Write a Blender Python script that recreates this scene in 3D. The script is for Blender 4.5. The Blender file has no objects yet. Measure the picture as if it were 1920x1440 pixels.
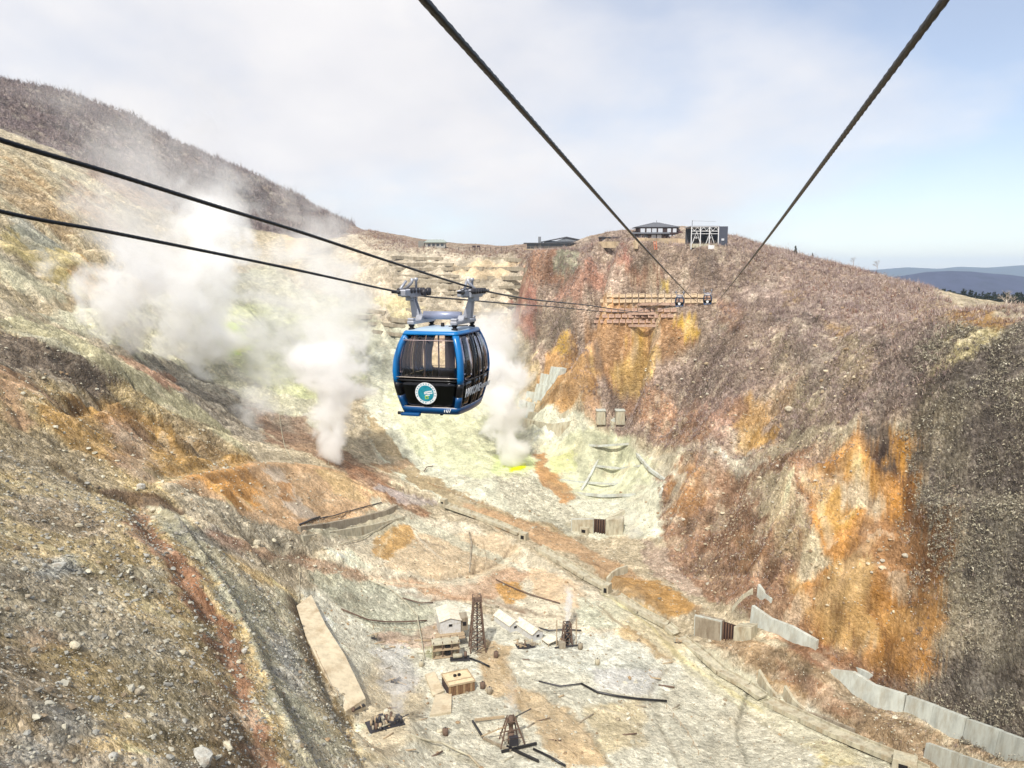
import bpy, math, random
import numpy as np
from mathutils import Vector, Matrix
R = math.radians
random.seed(7); rng = np.random.default_rng(7)
sc = bpy.context.scene
COL = sc.collection

# ------------------------------------------------------------------ camera
EYE = Vector((0.0, 0.0, 100.0))
PITCH = R(8.3)
FPX = 1440.0
cam_d = bpy.data.cameras.new("camera"); cam = bpy.data.objects.new("camera", cam_d); COL.objects.link(cam)
cam.location = EYE; cam.rotation_euler = (R(90) - PITCH, 0, 0)
cam_d.sensor_width = 36.0; cam_d.lens = 36.0 * FPX / 1920.0
cam_d.clip_start = 0.1; cam_d.clip_end = 60000
sc.camera = cam

# ------------------------------------------------------------------ sky, sun, exposure
SUN_EL, SUN_AZ = 50.0, -163.0          # azimuth clockwise from +Y (view direction); negative = left
w = bpy.data.worlds.new("World"); sc.world = w; w.use_nodes = True
nt = w.node_tree; nt.nodes.clear()
def N(nt, t, **k):
    n = nt.nodes.new(t)
    for a, b in k.items():
        setattr(n, a, b)
    return n
def L(nt, a, b): nt.links.new(a, b)
def mixc(nt, fac, a, b, mode='MIX'):
    m = N(nt, 'ShaderNodeMix', data_type='RGBA', blend_type=mode)
    for s, v in ((0, fac), (6, a), (7, b)):
        if isinstance(v, (int, float)): m.inputs[s].default_value = v
        elif isinstance(v, tuple): m.inputs[s].default_value = v if len(v) == 4 else (*v, 1)
        else: L(nt, v, m.inputs[s])
    return m.outputs[2]
def ramp(nt, fac, stops, interp='LINEAR'):
    r = N(nt, 'ShaderNodeValToRGB'); r.color_ramp.interpolation = interp
    el = r.color_ramp.elements
    while len(el) < len(stops): el.new(0.5)
    for e, (p, c) in zip(el, stops):
        e.position = p; e.color = (c, c, c, 1) if isinstance(c, (int, float)) else (*c, 1)
    L(nt, fac, r.inputs[0]); return r.outputs[0]
def math_(nt, op, a, b=None, clamp=False):
    m = N(nt, 'ShaderNodeMath', operation=op, use_clamp=clamp)
    for i, v in enumerate((a, b)):
        if v is None: continue
        if isinstance(v, (int, float)): m.inputs[i].default_value = v
        else: L(nt, v, m.inputs[i])
    return m.outputs[0]
sky = N(nt, 'ShaderNodeTexSky', sky_type='NISHITA', sun_disc=False, sun_elevation=R(SUN_EL), sun_rotation=R(SUN_AZ),
        altitude=1000, air_density=1.0, dust_density=0.5, ozone_density=1.0)
geo = N(nt, 'ShaderNodeTexCoord')
sep = N(nt, 'ShaderNodeSeparateXYZ'); L(nt, geo.outputs['Generated'], sep.inputs[0])
# project direction on a cloud deck so clouds shrink towards the horizon
zc = math_(nt, 'ADD', math_(nt, 'MAXIMUM', sep.outputs[2], 0.0), 0.22)
cx = math_(nt, 'DIVIDE', sep.outputs[0], zc); cy = math_(nt, 'DIVIDE', sep.outputs[1], zc)
cmb = N(nt, 'ShaderNodeCombineXYZ'); L(nt, cx, cmb.inputs[0]); L(nt, cy, cmb.inputs[1])
n1 = N(nt, 'ShaderNodeTexNoise'); n1.inputs['Scale'].default_value = 0.75; n1.inputs['Detail'].default_value = 7; n1.inputs['Roughness'].default_value = .48
n1.inputs['Distortion'].default_value = .35
mp = N(nt, 'ShaderNodeMapping'); mp.inputs['Location'].default_value = (3.1, 1.7, 0); mp.inputs['Scale'].default_value = (1.0, .8, 1); mp.inputs['Rotation'].default_value = (0, 0, R(35))
L(nt, cmb.outputs[0], mp.inputs[0]); L(nt, mp.outputs[0], n1.inputs['Vector'])
n2 = N(nt, 'ShaderNodeTexNoise'); n2.inputs['Scale'].default_value = 2.1; n2.inputs['Detail'].default_value = 6; n2.inputs['Roughness'].default_value = .5
L(nt, mp.outputs[0], n2.inputs['Vector'])
# more cover to the left (west), blue gaps to the right
bias = math_(nt, 'MULTIPLY', sep.outputs[0], -0.30)
cov = math_(nt, 'ADD', n1.outputs[0], bias)
cov = math_(nt, 'ADD', cov, math_(nt, 'MULTIPLY', math_(nt, 'SUBTRACT', n2.outputs[0], .5), .3))
cmask = ramp(nt, cov, [(0.28, 0.28), (0.48, 0.80), (0.60, 1.0)])
cshade = ramp(nt, n2.outputs[0], [(0.3, (0.87, 0.875, 0.905)), (0.55, (0.95, 0.945, 0.955)), (0.75, (1.03, 1.015, 1.0))])
cshade10 = mixc(nt, 1.0, cshade, (8.2, 8.1, 8.15), 'MULTIPLY')
skyc = mixc(nt, 1.0, sky.outputs[0], (1.35, 1.3, 1.3), 'MULTIPLY')
mix = mixc(nt, cmask, skyc, cshade10)
bg = N(nt, 'ShaderNodeBackground'); bg.inputs[1].default_value = 0.1
L(nt, mix, bg.inputs[0]); wo = N(nt, 'ShaderNodeOutputWorld'); L(nt, bg.outputs[0], wo.inputs[0])

sl = bpy.data.lights.new("sun", 'SUN'); sl.energy = 3.8; sl.angle = R(2.0); sl.color = (1.0, .955, .88)
sun = bpy.data.objects.new("sun", sl); COL.objects.link(sun)
sd = Vector((math.sin(R(SUN_AZ)) * math.cos(R(SUN_EL)), math.cos(R(SUN_AZ)) * math.cos(R(SUN_EL)), math.sin(R(SUN_EL))))
sun.rotation_euler = sd.to_track_quat('Z', 'Y').to_euler(); sun.location = (0, 0, 400)

vs = sc.view_settings; sc.display_settings.display_device = 'sRGB'
vs.view_transform = 'Standard'; vs.look = 'None'; vs.exposure = 0.27; vs.gamma = 1.0; vs.use_curve_mapping = False
cy_ = sc.cycles
cy_.use_denoising = True; cy_.max_bounces = 18; cy_.diffuse_bounces = 2; cy_.glossy_bounces = 2
cy_.transmission_bounces = 4; cy_.volume_bounces = 16; cy_.transparent_max_bounces = 16
cy_.volume_step_rate = 1.0; cy_.volume_max_steps = 64
cy_.sample_clamp_indirect = 12

# ------------------------------------------------------------------ helpers: pixels -> rays, tags, meshes
CP, SP = math.cos(PITCH), math.sin(PITCH)
def ray(px, py):
    u = (px - 960.0) / FPX; v = (720.0 - py) / FPX
    return np.array([u, CP + SP * v, -SP + CP * v])
def at(px, py, Y):
    d = ray(px, py); t = Y / d[1]
    return Vector((d[0] * t, Y, EYE.z + d[2] * t))
def tag(o, label=None, cat=None, group=None, kind=None):
    if label: o['label'] = label
    if cat: o['category'] = cat
    if group: o['group'] = group
    if kind: o['kind'] = kind
    return o
def empty(name, loc, rz=0.0):
    o = bpy.data.objects.new(name, None); COL.objects.link(o); o.location = loc; o.rotation_euler = (0, 0, rz)
    o.empty_display_size = .2; return o
def srgb(c):
    c = np.asarray(c, float) / 255.0
    return np.where(c <= .04045, c / 12.92, ((c + .055) / 1.055) ** 2.4)

# ------------------------------------------------------------------ value noise
def _hash(ix, iy, s):
    h = (ix.astype(np.int64) * 374761393 + iy.astype(np.int64) * 668265263 + s * 1442695041) & 0x7fffffff
    h = ((h ^ (h >> 13)) * 1274126177) & 0x7fffffff
    h = h ^ (h >> 16)
    return (h & 0xffff) / 65535.0
def vn(x, y, s=0):
    fx = np.floor(x); fy = np.floor(y); tx = x - fx; ty = y - fy
    tx = tx * tx * (3 - 2 * tx); ty = ty * ty * (3 - 2 * ty)
    a = _hash(fx, fy, s); b = _hash(fx + 1, fy, s); c = _hash(fx, fy + 1, s); d = _hash(fx + 1, fy + 1, s)
    return (a + (b - a) * tx) * (1 - ty) + (c + (d - c) * tx) * ty
def fbm(x, y, s=0, o=4, g=.5):
    r = 0; a = 1; t = 0
    for i in range(o):
        r = r + a * (vn(x * 2 ** i + 17.3 * i, y * 2 ** i - 9.1 * i, s + i) - .5); t += a; a *= g
    return r / t * 2

def worley(x, y, s):
    fx = np.floor(x); fy = np.floor(y); f1 = np.full(x.shape, 9.0); idn = np.zeros(x.shape)
    for dx in (-1, 0, 1):
        for dy in (-1, 0, 1):
            cx_ = fx + dx; cy2 = fy + dy
            d = np.hypot(x - cx_ - _hash(cx_, cy2, s), y - cy2 - _hash(cx_, cy2, s + 7)); m = d < f1
            f1 = np.where(m, d, f1); idn = np.where(m, _hash(cx_, cy2, s + 13), idn)
    return f1, idn
# ------------------------------------------------------------------ lines worn, laid or shaded in the ground
STROKES = [  # wash lines, footpaths, gutters, shade painted along cracks: (pixels, half width m, colour, opacity)
 ([(0,272),(90,320),(160,370),(240,430)], 2.2, (222,212,180), .7), ([(0,300),(70,350),(140,410),(210,480)], 1.5, (214,200,160), .6), ([(0,345),(60,385),(120,440),(200,520)], 1.2, (120,104,76), .5),
 ([(0,375),(90,430),(180,520)], 1.4, (216,208,172), .6), ([(0,480),(80,530),(150,566)], 1.8, (220,214,184), .7), ([(30,300),(110,360),(180,430)], .8, (130,106,74), .6), ([(120,330),(190,372),(250,430)], 1.0, (226,216,190), .6),
 ([(60,584),(110,576),(165,575)], 1.2, (190,160,120), .8), ([(0,560),(70,600),(150,650),(230,705)], .9, (206,198,158), .7),
 ([(0,615),(60,630),(130,655)], 1.4, (206,202,180), .6), ([(180,680),(260,735),(330,780),(400,820)], .7, (96,80,60), .6), ([(100,760),(170,745),(215,752),(240,762)], .7, (110,78,44), .7),
 ([(0,862),(100,880),(200,930),(245,950)], .6, (112,98,72), .7), ([(0,900),(110,915),(200,950),(260,985)], .8, (206,192,150), .6), ([(100,870),(140,900),(165,915)], .6, (90,72,54), .8),
 ([(0,945),(90,965),(180,1000),(250,1040)], .5, (128,110,84), .6), ([(20,1000),(120,1040),(230,1100),(330,1170),(390,1190)], .9, (204,196,154), .5), ([(200,1065),(280,1105),(350,1160)], .5, (120,92,64), .6), ([(100,1120),(200,1165),(300,1180)], .7, (200,190,160), .4),
 ([(0,1160),(120,1200),(220,1260)], .6, (96,80,62), .5), ([(260,1000),(330,1060),(390,1120),(430,1190)], .5, (126,84,56), .6),
 ([(300,700),(380,755),(470,800),(540,830)], .8, (100,84,66), .7), ([(360,700),(430,740),(520,790),(600,835)], .6, (120,104,84), .6), ([(400,760),(480,800),(560,850)], .5, (210,200,170), .5),
 ([(640,690),(700,720),(760,770),(800,840)], .7, (180,178,140), .5), ([(730,660),(790,720),(850,800),(900,850)], .6, (200,196,160), .6), ([(720,780),(800,800),(880,850),(940,880)], .6, (206,214,164), .6),
 ([(700,890),(740,910),(790,935),(840,955)], .5, (110,84,62), .8), ([(800,905),(880,935),(960,965),(1040,1000)], .6, (150,112,74), .6), ([(880,900),(950,905),(1000,930)], .5, (150,140,124), .6),
 ([(600,1080),(660,1110),(740,1145),(800,1160)], .5, (150,150,130), .5), ([(700,1085),(800,1100),(880,1090),(950,1060),(975,1030)], 1.3, (226,212,182), .7), ([(700,1078),(800,1086),(870,1080)], .5, (120,92,70), .6), ([(890,1010),(896,1040),(890,1075)], .5, (140,124,100), .7),
 ([(960,1020),(945,1045),(915,1065),(880,1075)], .5, (130,110,86), .8), ([(770,990),(800,1020),(820,1050)], .4, (236,226,204), .7), ([(790,1010),(830,1030)], .4, (110,100,90), .7), ([(735,985),(720,1020),(700,1050)], .4, (230,214,176), .7),
 ([(760,1115),(850,1125),(930,1130),(980,1150)], .7, (130,92,66), .7), ([(880,1110),(930,1125),(1000,1150),(1060,1160)], .7, (112,86,68), .6), ([(1130,1110),(1200,1160),(1260,1220),(1330,1270),(1420,1330)], .7, (216,204,150), .7), ([(1120,1130),(1190,1190),(1260,1240)], .5, (130,110,84), .6),
 ([(1180,1170),(1240,1200),(1300,1260),(1400,1340),(1500,1400)], .5, (160,150,120), .6), ([(1300,1230),(1380,1280),(1480,1340),(1600,1400)], .5, (110,94,70), .5), ([(980,1220),(1060,1240),(1180,1250),(1280,1260)], .5, (160,160,148), .6),
 ([(940,1220),(945,1270),(975,1320),(1030,1350)], .5, (190,160,114), .7), ([(1000,1290),(1060,1330),(1110,1380),(1150,1440)], .5, (140,128,104), .7), ([(1250,1250),(1220,1300),(1240,1360),(1280,1440)], .5, (150,140,116), .6), ([(1080,1320),(1160,1340),(1260,1400),(1300,1440)], .5, (226,216,190), .6), ([(1400,1300),(1380,1360),(1400,1430)], .4, (120,116,100), .7),
 ([(560,1130),(572,1200),(600,1270),(630,1330),(650,1380)], 1.0, (110,86,62), .8), ([(600,1330),(640,1380),(700,1420),(760,1440)], 1.0, (216,196,150), .7), ([(700,1200),(760,1190),(820,1200)], .5, (120,96,76), .6), ([(760,1380),(840,1410),(900,1440)], .8, (214,206,176), .6),
 ([(1150,790),(1130,840),(1110,880),(1085,920)], 1.0, (190,190,160), .8), ([(1240,880),(1280,900),(1260,940),(1240,960)], 1.2, (226,220,196), .7), ([(1180,830),(1240,860),(1290,840),(1350,850)], 1.0, (224,214,190), .7),
 ([(1480,1080),(1510,1130),(1545,1165)], .8, (226,180,116), .7), ([(1640,1010),(1600,1050),(1570,1090),(1555,1120)], .7, (228,190,140), .7), ([(1340,990),(1320,1030),(1290,1070)], .7, (96,70,52), .7), ([(1500,890),(1540,950),(1560,1020)], .7, (230,214,180), .6),
 ([(1320,700),(1290,740),(1250,800)], 1.0, (110,84,70), .5), ([(1110,590),(1095,640),(1130,700),(1150,750)], .9, (92,74,64), .7), ([(1220,640),(1200,690),(1160,730)], .7, (120,84,54), .6), ([(1010,590),(1040,560),(1060,520)], .8, (120,112,96), .6), ([(1000,640),(1040,600),(1080,560)], .7, (150,136,116), .6),
 ([(1100,520),(1160,516),(1220,512)], .6, (120,90,76), .6), ([(1180,520),(1210,535),(1190,545)], .5, (210,190,160), .6),
 ([(1610,800),(1640,850),(1690,900),(1730,960)], .5, (96,70,50), .7), ([(1560,870),(1530,940),(1510,1010)], .5, (130,90,52), .7), ([(1640,930),(1610,1000),(1580,1060)], .4, (120,80,46), .6),  # dark strokes on the scarp paint shade into its cracks
 ([(1700,900),(1745,1000),(1750,1090)], .5, (110,76,50), .7), ([(1560,1130),(1600,1180),(1620,1240)], .4, (120,80,46), .7), ([(1640,1140),(1660,1200),(1670,1260)], .4, (126,86,50), .7), ([(1480,960),(1500,1030),(1490,1080)], .5, (150,104,64), .7),
 ([(1390,890),(1345,980),(1305,1060)], .7, (110,80,58), .7), ([(1440,980),(1420,1050),(1400,1110)], .5, (120,84,60), .6), ([(1080,650),(1110,700),(1125,750)], .6, (130,90,60), .6), ([(1190,620),(1185,680),(1160,740)], .6, (140,96,50), .6), ([(1250,620),(1230,680),(1200,730)], .6, (120,84,54), .6),
 ([(1740,640),(1722,740),(1735,880)], .9, (84,72,62), .6), ([(1800,700),(1790,820),(1800,920)], .6, (190,178,150), .5), ([(1860,660),(1850,800),(1840,920)], .7, (84,76,68), .6), ([(1780,960),(1800,1100),(1790,1220)], .8, (200,186,156), .6), ([(1870,980),(1850,1120),(1860,1260)], .8, (190,180,156), .6),
]
# ------------------------------------------------------------------ terrain heights from surveyed points (px, py, distance ahead)
CTRL = [
 # skyline of the left mountain and its face
 (-260,120,540),(-120,138,550),(0,150,560),(130,176,560),(240,216,560),(330,270,565),(400,300,570),(470,326,575),(560,368,590),(610,396,600),(650,420,610),
 (0,200,480),(-200,220,430),(200,300,490),(330,350,500),(450,390,530),(560,420,550),
 (0,262,400),(-200,260,340),(150,330,410),(300,400,440),(420,440,460),(540,440,490),(640,445,500),
 (690,434,500),(740,443,490),(790,458,470),(860,469,450),(960,470,420),(1040,470,380),
 # bare left slope
 (-200,400,240),(0,400,285),(0,330,340),(120,400,330),(230,460,365),(330,480,385),(-200,560,170),(0,500,240),(0,560,215),(100,520,265),(180,590,255),
 (450,480,430),(600,500,430),(300,560,330),(420,640,330),(570,670,340),(520,560,390),(650,600,385),
 # crest of near spur and ground behind it
 (-250,620,130),(0,618,190),(100,645,198),(180,682,205),(250,718,212),(350,780,222),(430,828,228),(480,858,232),
 (250,662,262),(350,705,285),(450,785,280),(520,805,282),(600,835,272),(150,610,250),(60,585,225),
 (380,760,262),(480,840,250),
 # spur face and near slope
 (0,700,165),(100,740,178),(200,780,188),(300,830,200),(400,862,212),(250,880,172),(120,850,150),(0,800,140),(-220,800,95),(0,900,118),(150,930,130),(250,935,142),
 (300,905,165),(400,882,195),(480,866,222),
 (0,1000,100),(150,1050,103),(300,1000,124),(0,1200,75),(150,1200,84),(300,1200,95),(0,1440,56),(150,1440,61),(300,1440,68),(420,1440,77),(-250,1000,72),(-250,1440,42),(-200,1200,56),
 (330,980,140),(400,1080,132),(450,1200,116),(500,1330,99),(560,1440,90),
 (430,1040,146),(500,1180,134),(560,1300,118),(620,1440,103),
 (560,1130,168),(600,1230,151),(640,1310,137),(680,1400,121),(740,1440,121),
 # orange mound and shelf
 (530,864,240),(600,874,246),(680,920,244),(760,960,246),(450,900,210),(560,960,212),(640,990,222),(700,1000,228),(420,950,178),(520,1030,186),(620,1070,194),(570,1080,184),
 (760,1030,222),(850,1000,240),(960,1040,232),(850,1080,213),(700,1090,202),(700,1150,187),
 # valley floor
 (600,1000,205),(750,1200,180),(850,1160,190),(950,1160,194),(1060,1180,189),(700,1280,157),(850,1300,158),(960,1300,158),(1000,1380,143),(850,1440,130),(1000,1440,132),(1150,1440,134),(1100,1300,160),(1200,1200,183),
 (1300,1300,165),(1450,1300,164),(1400,1440,136),(1600,1440,133),(1550,1400,140),(1700,1440,131),(1100,1060,222),(1200,1120,202),(1000,980,250),(900,920,268),
 (800,880,290),(700,855,285),(1150,980,254),(1080,940,268),(1000,880,288),(1150,900,292),(1200,850,305),(1050,830,312),(880,830,308),(760,800,312),(700,740,335),(880,760,338),(800,700,368),(1130,785,335),(1000,780,335),
 (1180,1040,232),(1280,1100,212),(1320,1180,192),(1400,1230,176),(1500,1300,163),(1620,1380,147),
 # back of the valley
 (760,640,388),(720,560,405),(850,600,395),(850,540,412),(730,490,430),(860,480,438),(960,500,415),(930,640,372),(980,580,378),(970,720,352),
 # ridge with the buildings and its slopes
 (1100,468,345),(1190,458,335),(1260,452,330),(1310,460,325),(1380,472,316),(1440,482,305),(1500,500,292),(1560,520,280),(1620,542,264),(1680,576,244),(1720,600,228),
 (1000,520,372),(1100,520,342),(1050,580,352),(1140,545,322),(1140,600,313),(1230,545,312),(1230,600,302),(1320,550,302),(1320,600,290),
 (1010,650,345),(1060,640,336),(1100,640,318),(1170,680,318),(1220,640,296),(1260,700,290),(1010,740,338),(1060,700,322),(1090,760,332),(1200,760,300),(1260,800,282),(1190,800,305),
 (1400,535,292),(1400,600,272),(1400,700,250),(1330,700,268),(1330,780,258),(1400,780,240),
 (1500,558,262),(1500,620,240),(1500,700,224),(1500,780,212),(1600,584,238),(1600,640,212),(1600,720,198),(1600,780,190),
 (1700,604,200),(1700,650,182),(1700,740,172),
 # flat cliff top on the right
 (1760,616,215),(1850,626,208),(1920,630,200),(2050,632,190),(2200,632,180),(1750,618,178),(1850,624,166),(1920,628,157),(2050,612,140),(2200,618,125),
 # dark cliff face
 (1760,700,166),(1760,850,160),(1760,940,156),(1760,1100,148),(1740,1220,146),(1850,700,154),(1850,940,146),(1850,1150,138),(1850,1300,134),
 (1920,750,146),(1920,940,138),(1920,1200,128),(1920,1400,122),(2100,750,120),(2100,1000,112),(2100,1300,105),(2100,1440,103),
 # orange scarp and the outcrops left of it
 (1610,800,186),(1570,850,186),(1650,830,176),(1560,940,182),(1620,950,176),(1680,950,168),(1500,890,200),(1460,940,200),(1480,1020,190),(1560,1040,178),(1640,1060,168),(1720,1060,158),
 (1600,1150,165),(1680,1170,157),(1520,1150,174),(1560,1220,165),(1640,1250,159),(1460,1120,184),(1400,1060,200),(1400,960,212),(1350,880,236),(1300,860,248),(1260,930,248),(1340,970,232),(1290,1010,230),(1340,1060,216),
 (1420,860,230),(1480,830,214),(1400,1150,187),(1700,1290,150),(1800,1360,138),(1920,1430,123),
]
WORLDPTS = [ # (x, y, z-eye) hidden ground behind the crests
 (-330,720,60),(-150,760,20),(0,760,-10),(120,700,-10),(-420,560,130),(-480,400,80),
 (60,560,-5),(140,480,-10),(220,420,-34),(300,520,-50),(380,640,-65),(260,700,-60),(150,620,-38),(190,330,-18),(230,290,-22),
 (-100,30,-42),(-40,30,-50),(20,30,-62),(80,60,-80),(140,60,-60),(200,120,-10),(260,200,-12),(300,300,-40),(420,420,-60),(-200,150,10),(-300,250,50),(-420,300,90),
 (0,80,-86),(40,90,-90),(80,100,-86),
]
P = []
for px, py, Y in CTRL:
    p = at(px, py, Y); P.append((p.x, p.y, p.z))
for x, y, z in WORLDPTS: P.append((x, y, z + EYE.z))
P = np.array(P)
def uv_(x, y):
    r = np.sqrt(x * x + y * y)
    return np.arctan2(x, y) * 1.7, np.log(np.maximum(r, 5.0)) * 1.6
U, V = uv_(P[:, 0], P[:, 1])
K = np.sqrt((U[:, None] - U[None]) ** 2 + (V[:, None] - V[None]) ** 2 + 1e-5)
K += np.eye(len(P)) * -0.004
A = np.block([[K, np.stack([np.ones_like(U), U, V], 1)], [np.stack([np.ones_like(U), U, V], 1).T, np.zeros((3, 3))]])
W = np.linalg.solve(A, np.concatenate([P[:, 2], np.zeros(3)]))
def rbf(x, y):
    u, v = uv_(x, y); out = np.empty(u.size)
    uf = u.ravel(); vf = v.ravel()
    for i in range(0, uf.size, 20000):
        a = uf[i:i + 20000]; b = vf[i:i + 20000]
        k = np.sqrt((a[:, None] - U[None]) ** 2 + (b[:, None] - V[None]) ** 2 + 1e-5)
        out[i:i + 20000] = k @ W[:-3] + W[-3] + W[-2] * a + W[-1] * b
    return out.reshape(u.shape)
CELL = 0.6
X0, X1, Y0, Y1 = -470.0, 470.0, 24.0, 760.0
nx = int((X1 - X0) / CELL) + 1; ny = int((Y1 - Y0) / CELL) + 1
gx = X0 + np.arange(nx) * CELL; gy = Y0 + np.arange(ny) * CELL
def samp(M, x, y, cell=CELL, x0=X0, y0=Y0):
    fx = np.clip((x - x0) / cell, 0, M.shape[1] - 1.001); fy = np.clip((y - y0) / cell, 0, M.shape[0] - 1.001)
    ix = fx.astype(int); iy = fy.astype(int); tx = fx - ix; ty = fy - iy
    return (M[iy, ix] * (1 - tx) + M[iy, ix + 1] * tx) * (1 - ty) + (M[iy + 1, ix] * (1 - tx) + M[iy + 1, ix + 1] * tx) * ty
def blur(M, n=1):
    for _ in range(n):
        Q = np.pad(M, 1, mode='edge')
        M = (Q[:-2, 1:-1] + Q[2:, 1:-1] + 2 * M) / 4
        Q = np.pad(M, 1, mode='edge')
        M = (Q[1:-1, :-2] + Q[1:-1, 2:] + 2 * M) / 4
    return M
CC = 2.4
cgx = np.arange(X0, X1 + 2 * CC, CC); cgy = np.arange(Y0, Y1 + 2 * CC, CC)
CG = rbf(*np.meshgrid(cgx, cgy))
GX, GY = np.meshgrid(gx, gy)
H0 = blur(samp(CG, GX, GY, CC, X0, Y0), 3)
DIST = np.sqrt(GX ** 2 + GY ** 2)
# broad relief
RG = fbm(GX / 38, GY / 38, 3, 5, .55)
# streaks that run down the slopes: noise smeared along the fall line
HB = blur(H0[::2, ::2], 10)
gyy, gxx = np.gradient(HB, CELL * 2)
sl_ = np.sqrt(gxx ** 2 + gyy ** 2) + 1e-4
wob = fbm(GX[::2, ::2] / 25, GY[::2, ::2] / 25, 50, 3) * .5
ca, sa = np.cos(wob), np.sin(wob)
DX = (gxx * ca - gyy * sa) / sl_; DY = (gxx * sa + gyy * ca) / sl_
def lic(wave, steps, seed):
    a = fbm(GX[::2, ::2] / wave, GY[::2, ::2] / wave, seed, 3, .6); acc = a.copy(); tot = 1
    for sgn in (1, -1):
        x = GX[::2, ::2].copy(); y = GY[::2, ::2].copy()
        for k in range(steps):
            dx = samp(DX, x, y, CELL * 2); dy = samp(DY, x, y, CELL * 2)
            x += sgn * dx * 1.8; y += sgn * dy * 1.8
            acc += samp(a, x, y, CELL * 2); tot += 1
    acc /= tot
    acc = (acc - acc.mean()) / acc.std()
    return samp(acc, GX, GY, CELL * 2)
L1 = lic(9.0, 10, 11)      # broad gullies
L2 = lic(3.2, 7, 23)       # small rills
SLP = np.clip(samp(sl_, GX, GY, CELL * 2), 0, 3)
steep = np.clip((SLP - .25) / .7, 0, 1)
fade = np.clip(DIST / 200, .35, 1.3)
def inpoly(x, y, poly):
    ins = np.zeros(x.shape, bool); d = np.full(x.shape, 1e9); n = len(poly)
    for k in range(n):
        ax, ay = poly[k]; bx, by = poly[(k + 1) % n]
        c = ((ay > y) != (by > y)) & (x < (bx - ax) * (y - ay) / (by - ay + 1e-12) + ax); ins ^= c
        vx, vy = bx - ax, by - ay; t = np.clip(((x - ax) * vx + (y - ay) * vy) / (vx * vx + vy * vy + 1e-9), 0, 1)
        d = np.minimum(d, np.hypot(x - ax - t * vx, y - ay - t * vy))
    return np.where(ins, d, -d)
AMP = np.ones_like(H0)
def crags(x, y, s, o=5):
    r = 0; a = 1; t = 0
    for i in range(o):
        r = r + a * (1 - 2 * np.abs(vn(x * 2.1 ** i + 5.1 * i, y * 2.1 ** i + 3.7 * i, s + i) - .5) * 1.0); t += a; a *= .52
    return r / t - .62
YS = GY + 1.1 * H0
RIDGED = crags((GX + RG * 6) / 30, (YS + RG * 6) / 46, 61)
CH = np.exp(-(L2 / .22) ** 2)                  # thin wash lines down the fall line
CH1 = np.exp(-(L1 / .13) ** 2)
WX = GX + 2.2 * fbm(GX / 9, YS / 9, 71, 3); WY = YS + 2.2 * fbm(GX / 9, YS / 9, 72, 3)
FA, IA = worley(WX / 8.5, WY / 10.5, 81); FB, IB = worley(WX / 3.6, WY / 4.2, 82)
def detail(A_):
    h = RG * (.5 + 1.3 * steep) * fade - CH1 * steep * 1.5 * fade + L1 * steep * .35 + L2 * (.10 + .25 * steep) * fade - CH * (.12 + .45 * steep) * fade
    h += RIDGED * (1.0 + 6.5 * steep) * fade
    h += fbm(GX / 6, YS / 6, 90, 4, .62) * (.26 + 1.35 * steep) * np.clip(DIST / 180, .3, 1)
    # ledges where the beds crop out
    lz = (H0 + RG * 4) / 5.2; led = (lz - np.floor(lz)); h += (np.clip(led * 3, 0, 1) - led) * 1.4 * np.clip(steep - .2, 0, 1) * np.clip(vn(GX / 30, GY / 30, 77) * 2 - .6, 0, 1)
    h += steep * fade * ((.55 - FA) * 2.6 + (.5 - FB) * 1.2) * np.clip(vn(GX / 40, YS / 40, 83) * 1.6, .5, 1.3)
    return h * A_
# left mountain and right ridge: keep the far skylines clean
def march(M, pxy, y0=30.0, y1=755.0, step=.45):
    """first hit of each pixel's ray with the height map -> (n,3)"""
    pxy = np.asarray(pxy, float).reshape(-1, 2); n = len(pxy)
    u = (pxy[:, 0] - 960) / FPX; v = (720 - pxy[:, 1]) / FPX
    dy = CP + SP * v; sx = u / dy; sz = (-SP + CP * v) / dy
    hit = np.full(n, np.nan); live = np.ones(n, bool)
    Y = y0; bestg = np.full(n, 1e9); besty = np.full(n, 480.0)
    while Y < y1 and live.any():
        h = samp(M, sx * Y, np.full(n, Y)); z = EYE.z + sz * Y
        if Y > 150:
            g = (z - h) / Y; b_ = g < bestg; bestg[b_] = g[b_]; besty[b_] = Y
        new = live & (z <= h); hit[new] = Y - step * .5; live &= ~new; Y += step
    hit[live] = besty[live] + 12.0      # a ray over the skyline: just behind the crest
    return np.stack([sx * hit, hit, EYE.z + sz * hit], 1)

SMOOTH = [   # even ground: (outline, remaining relief)
 ([(1020,820),(1120,795),(1190,820),(1255,900),(1230,940),(1080,935),(1030,900)], .12),
 ([(-600,700),(0,800),(240,925),(330,960),(440,1040),(560,1110),(600,1230),(660,1350),(700,1500),(-700,1500)], .55),
 ([(560,1100),(700,1090),(1000,1170),(1290,1210),(1500,1300),(1700,1440),(560,1460)], .55),
 ([(700,960),(960,1010),(1180,1130),(1290,1210),(1000,1180),(700,1080),(600,1000)], .5),
 ([(1500,860),(1610,790),(1720,860),(1780,1050),(1770,1250),(1640,1270),(1520,1200),(1400,1100),(1400,950)], 1.6),
 ([(400,880),(530,864),(640,885),(760,960),(600,985),(480,980)], .5),
 ([(1740,570),(1920,575),(1920,592),(1750,588)], .4),
 ([(1490,1230),(1560,1250),(1700,1320),(1930,1410),(1930,1460),(1700,1400),(1540,1300)], .25),
]
sw = march(H0, [p for q, _ in SMOOTH for p in q]); i0 = 0
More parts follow.
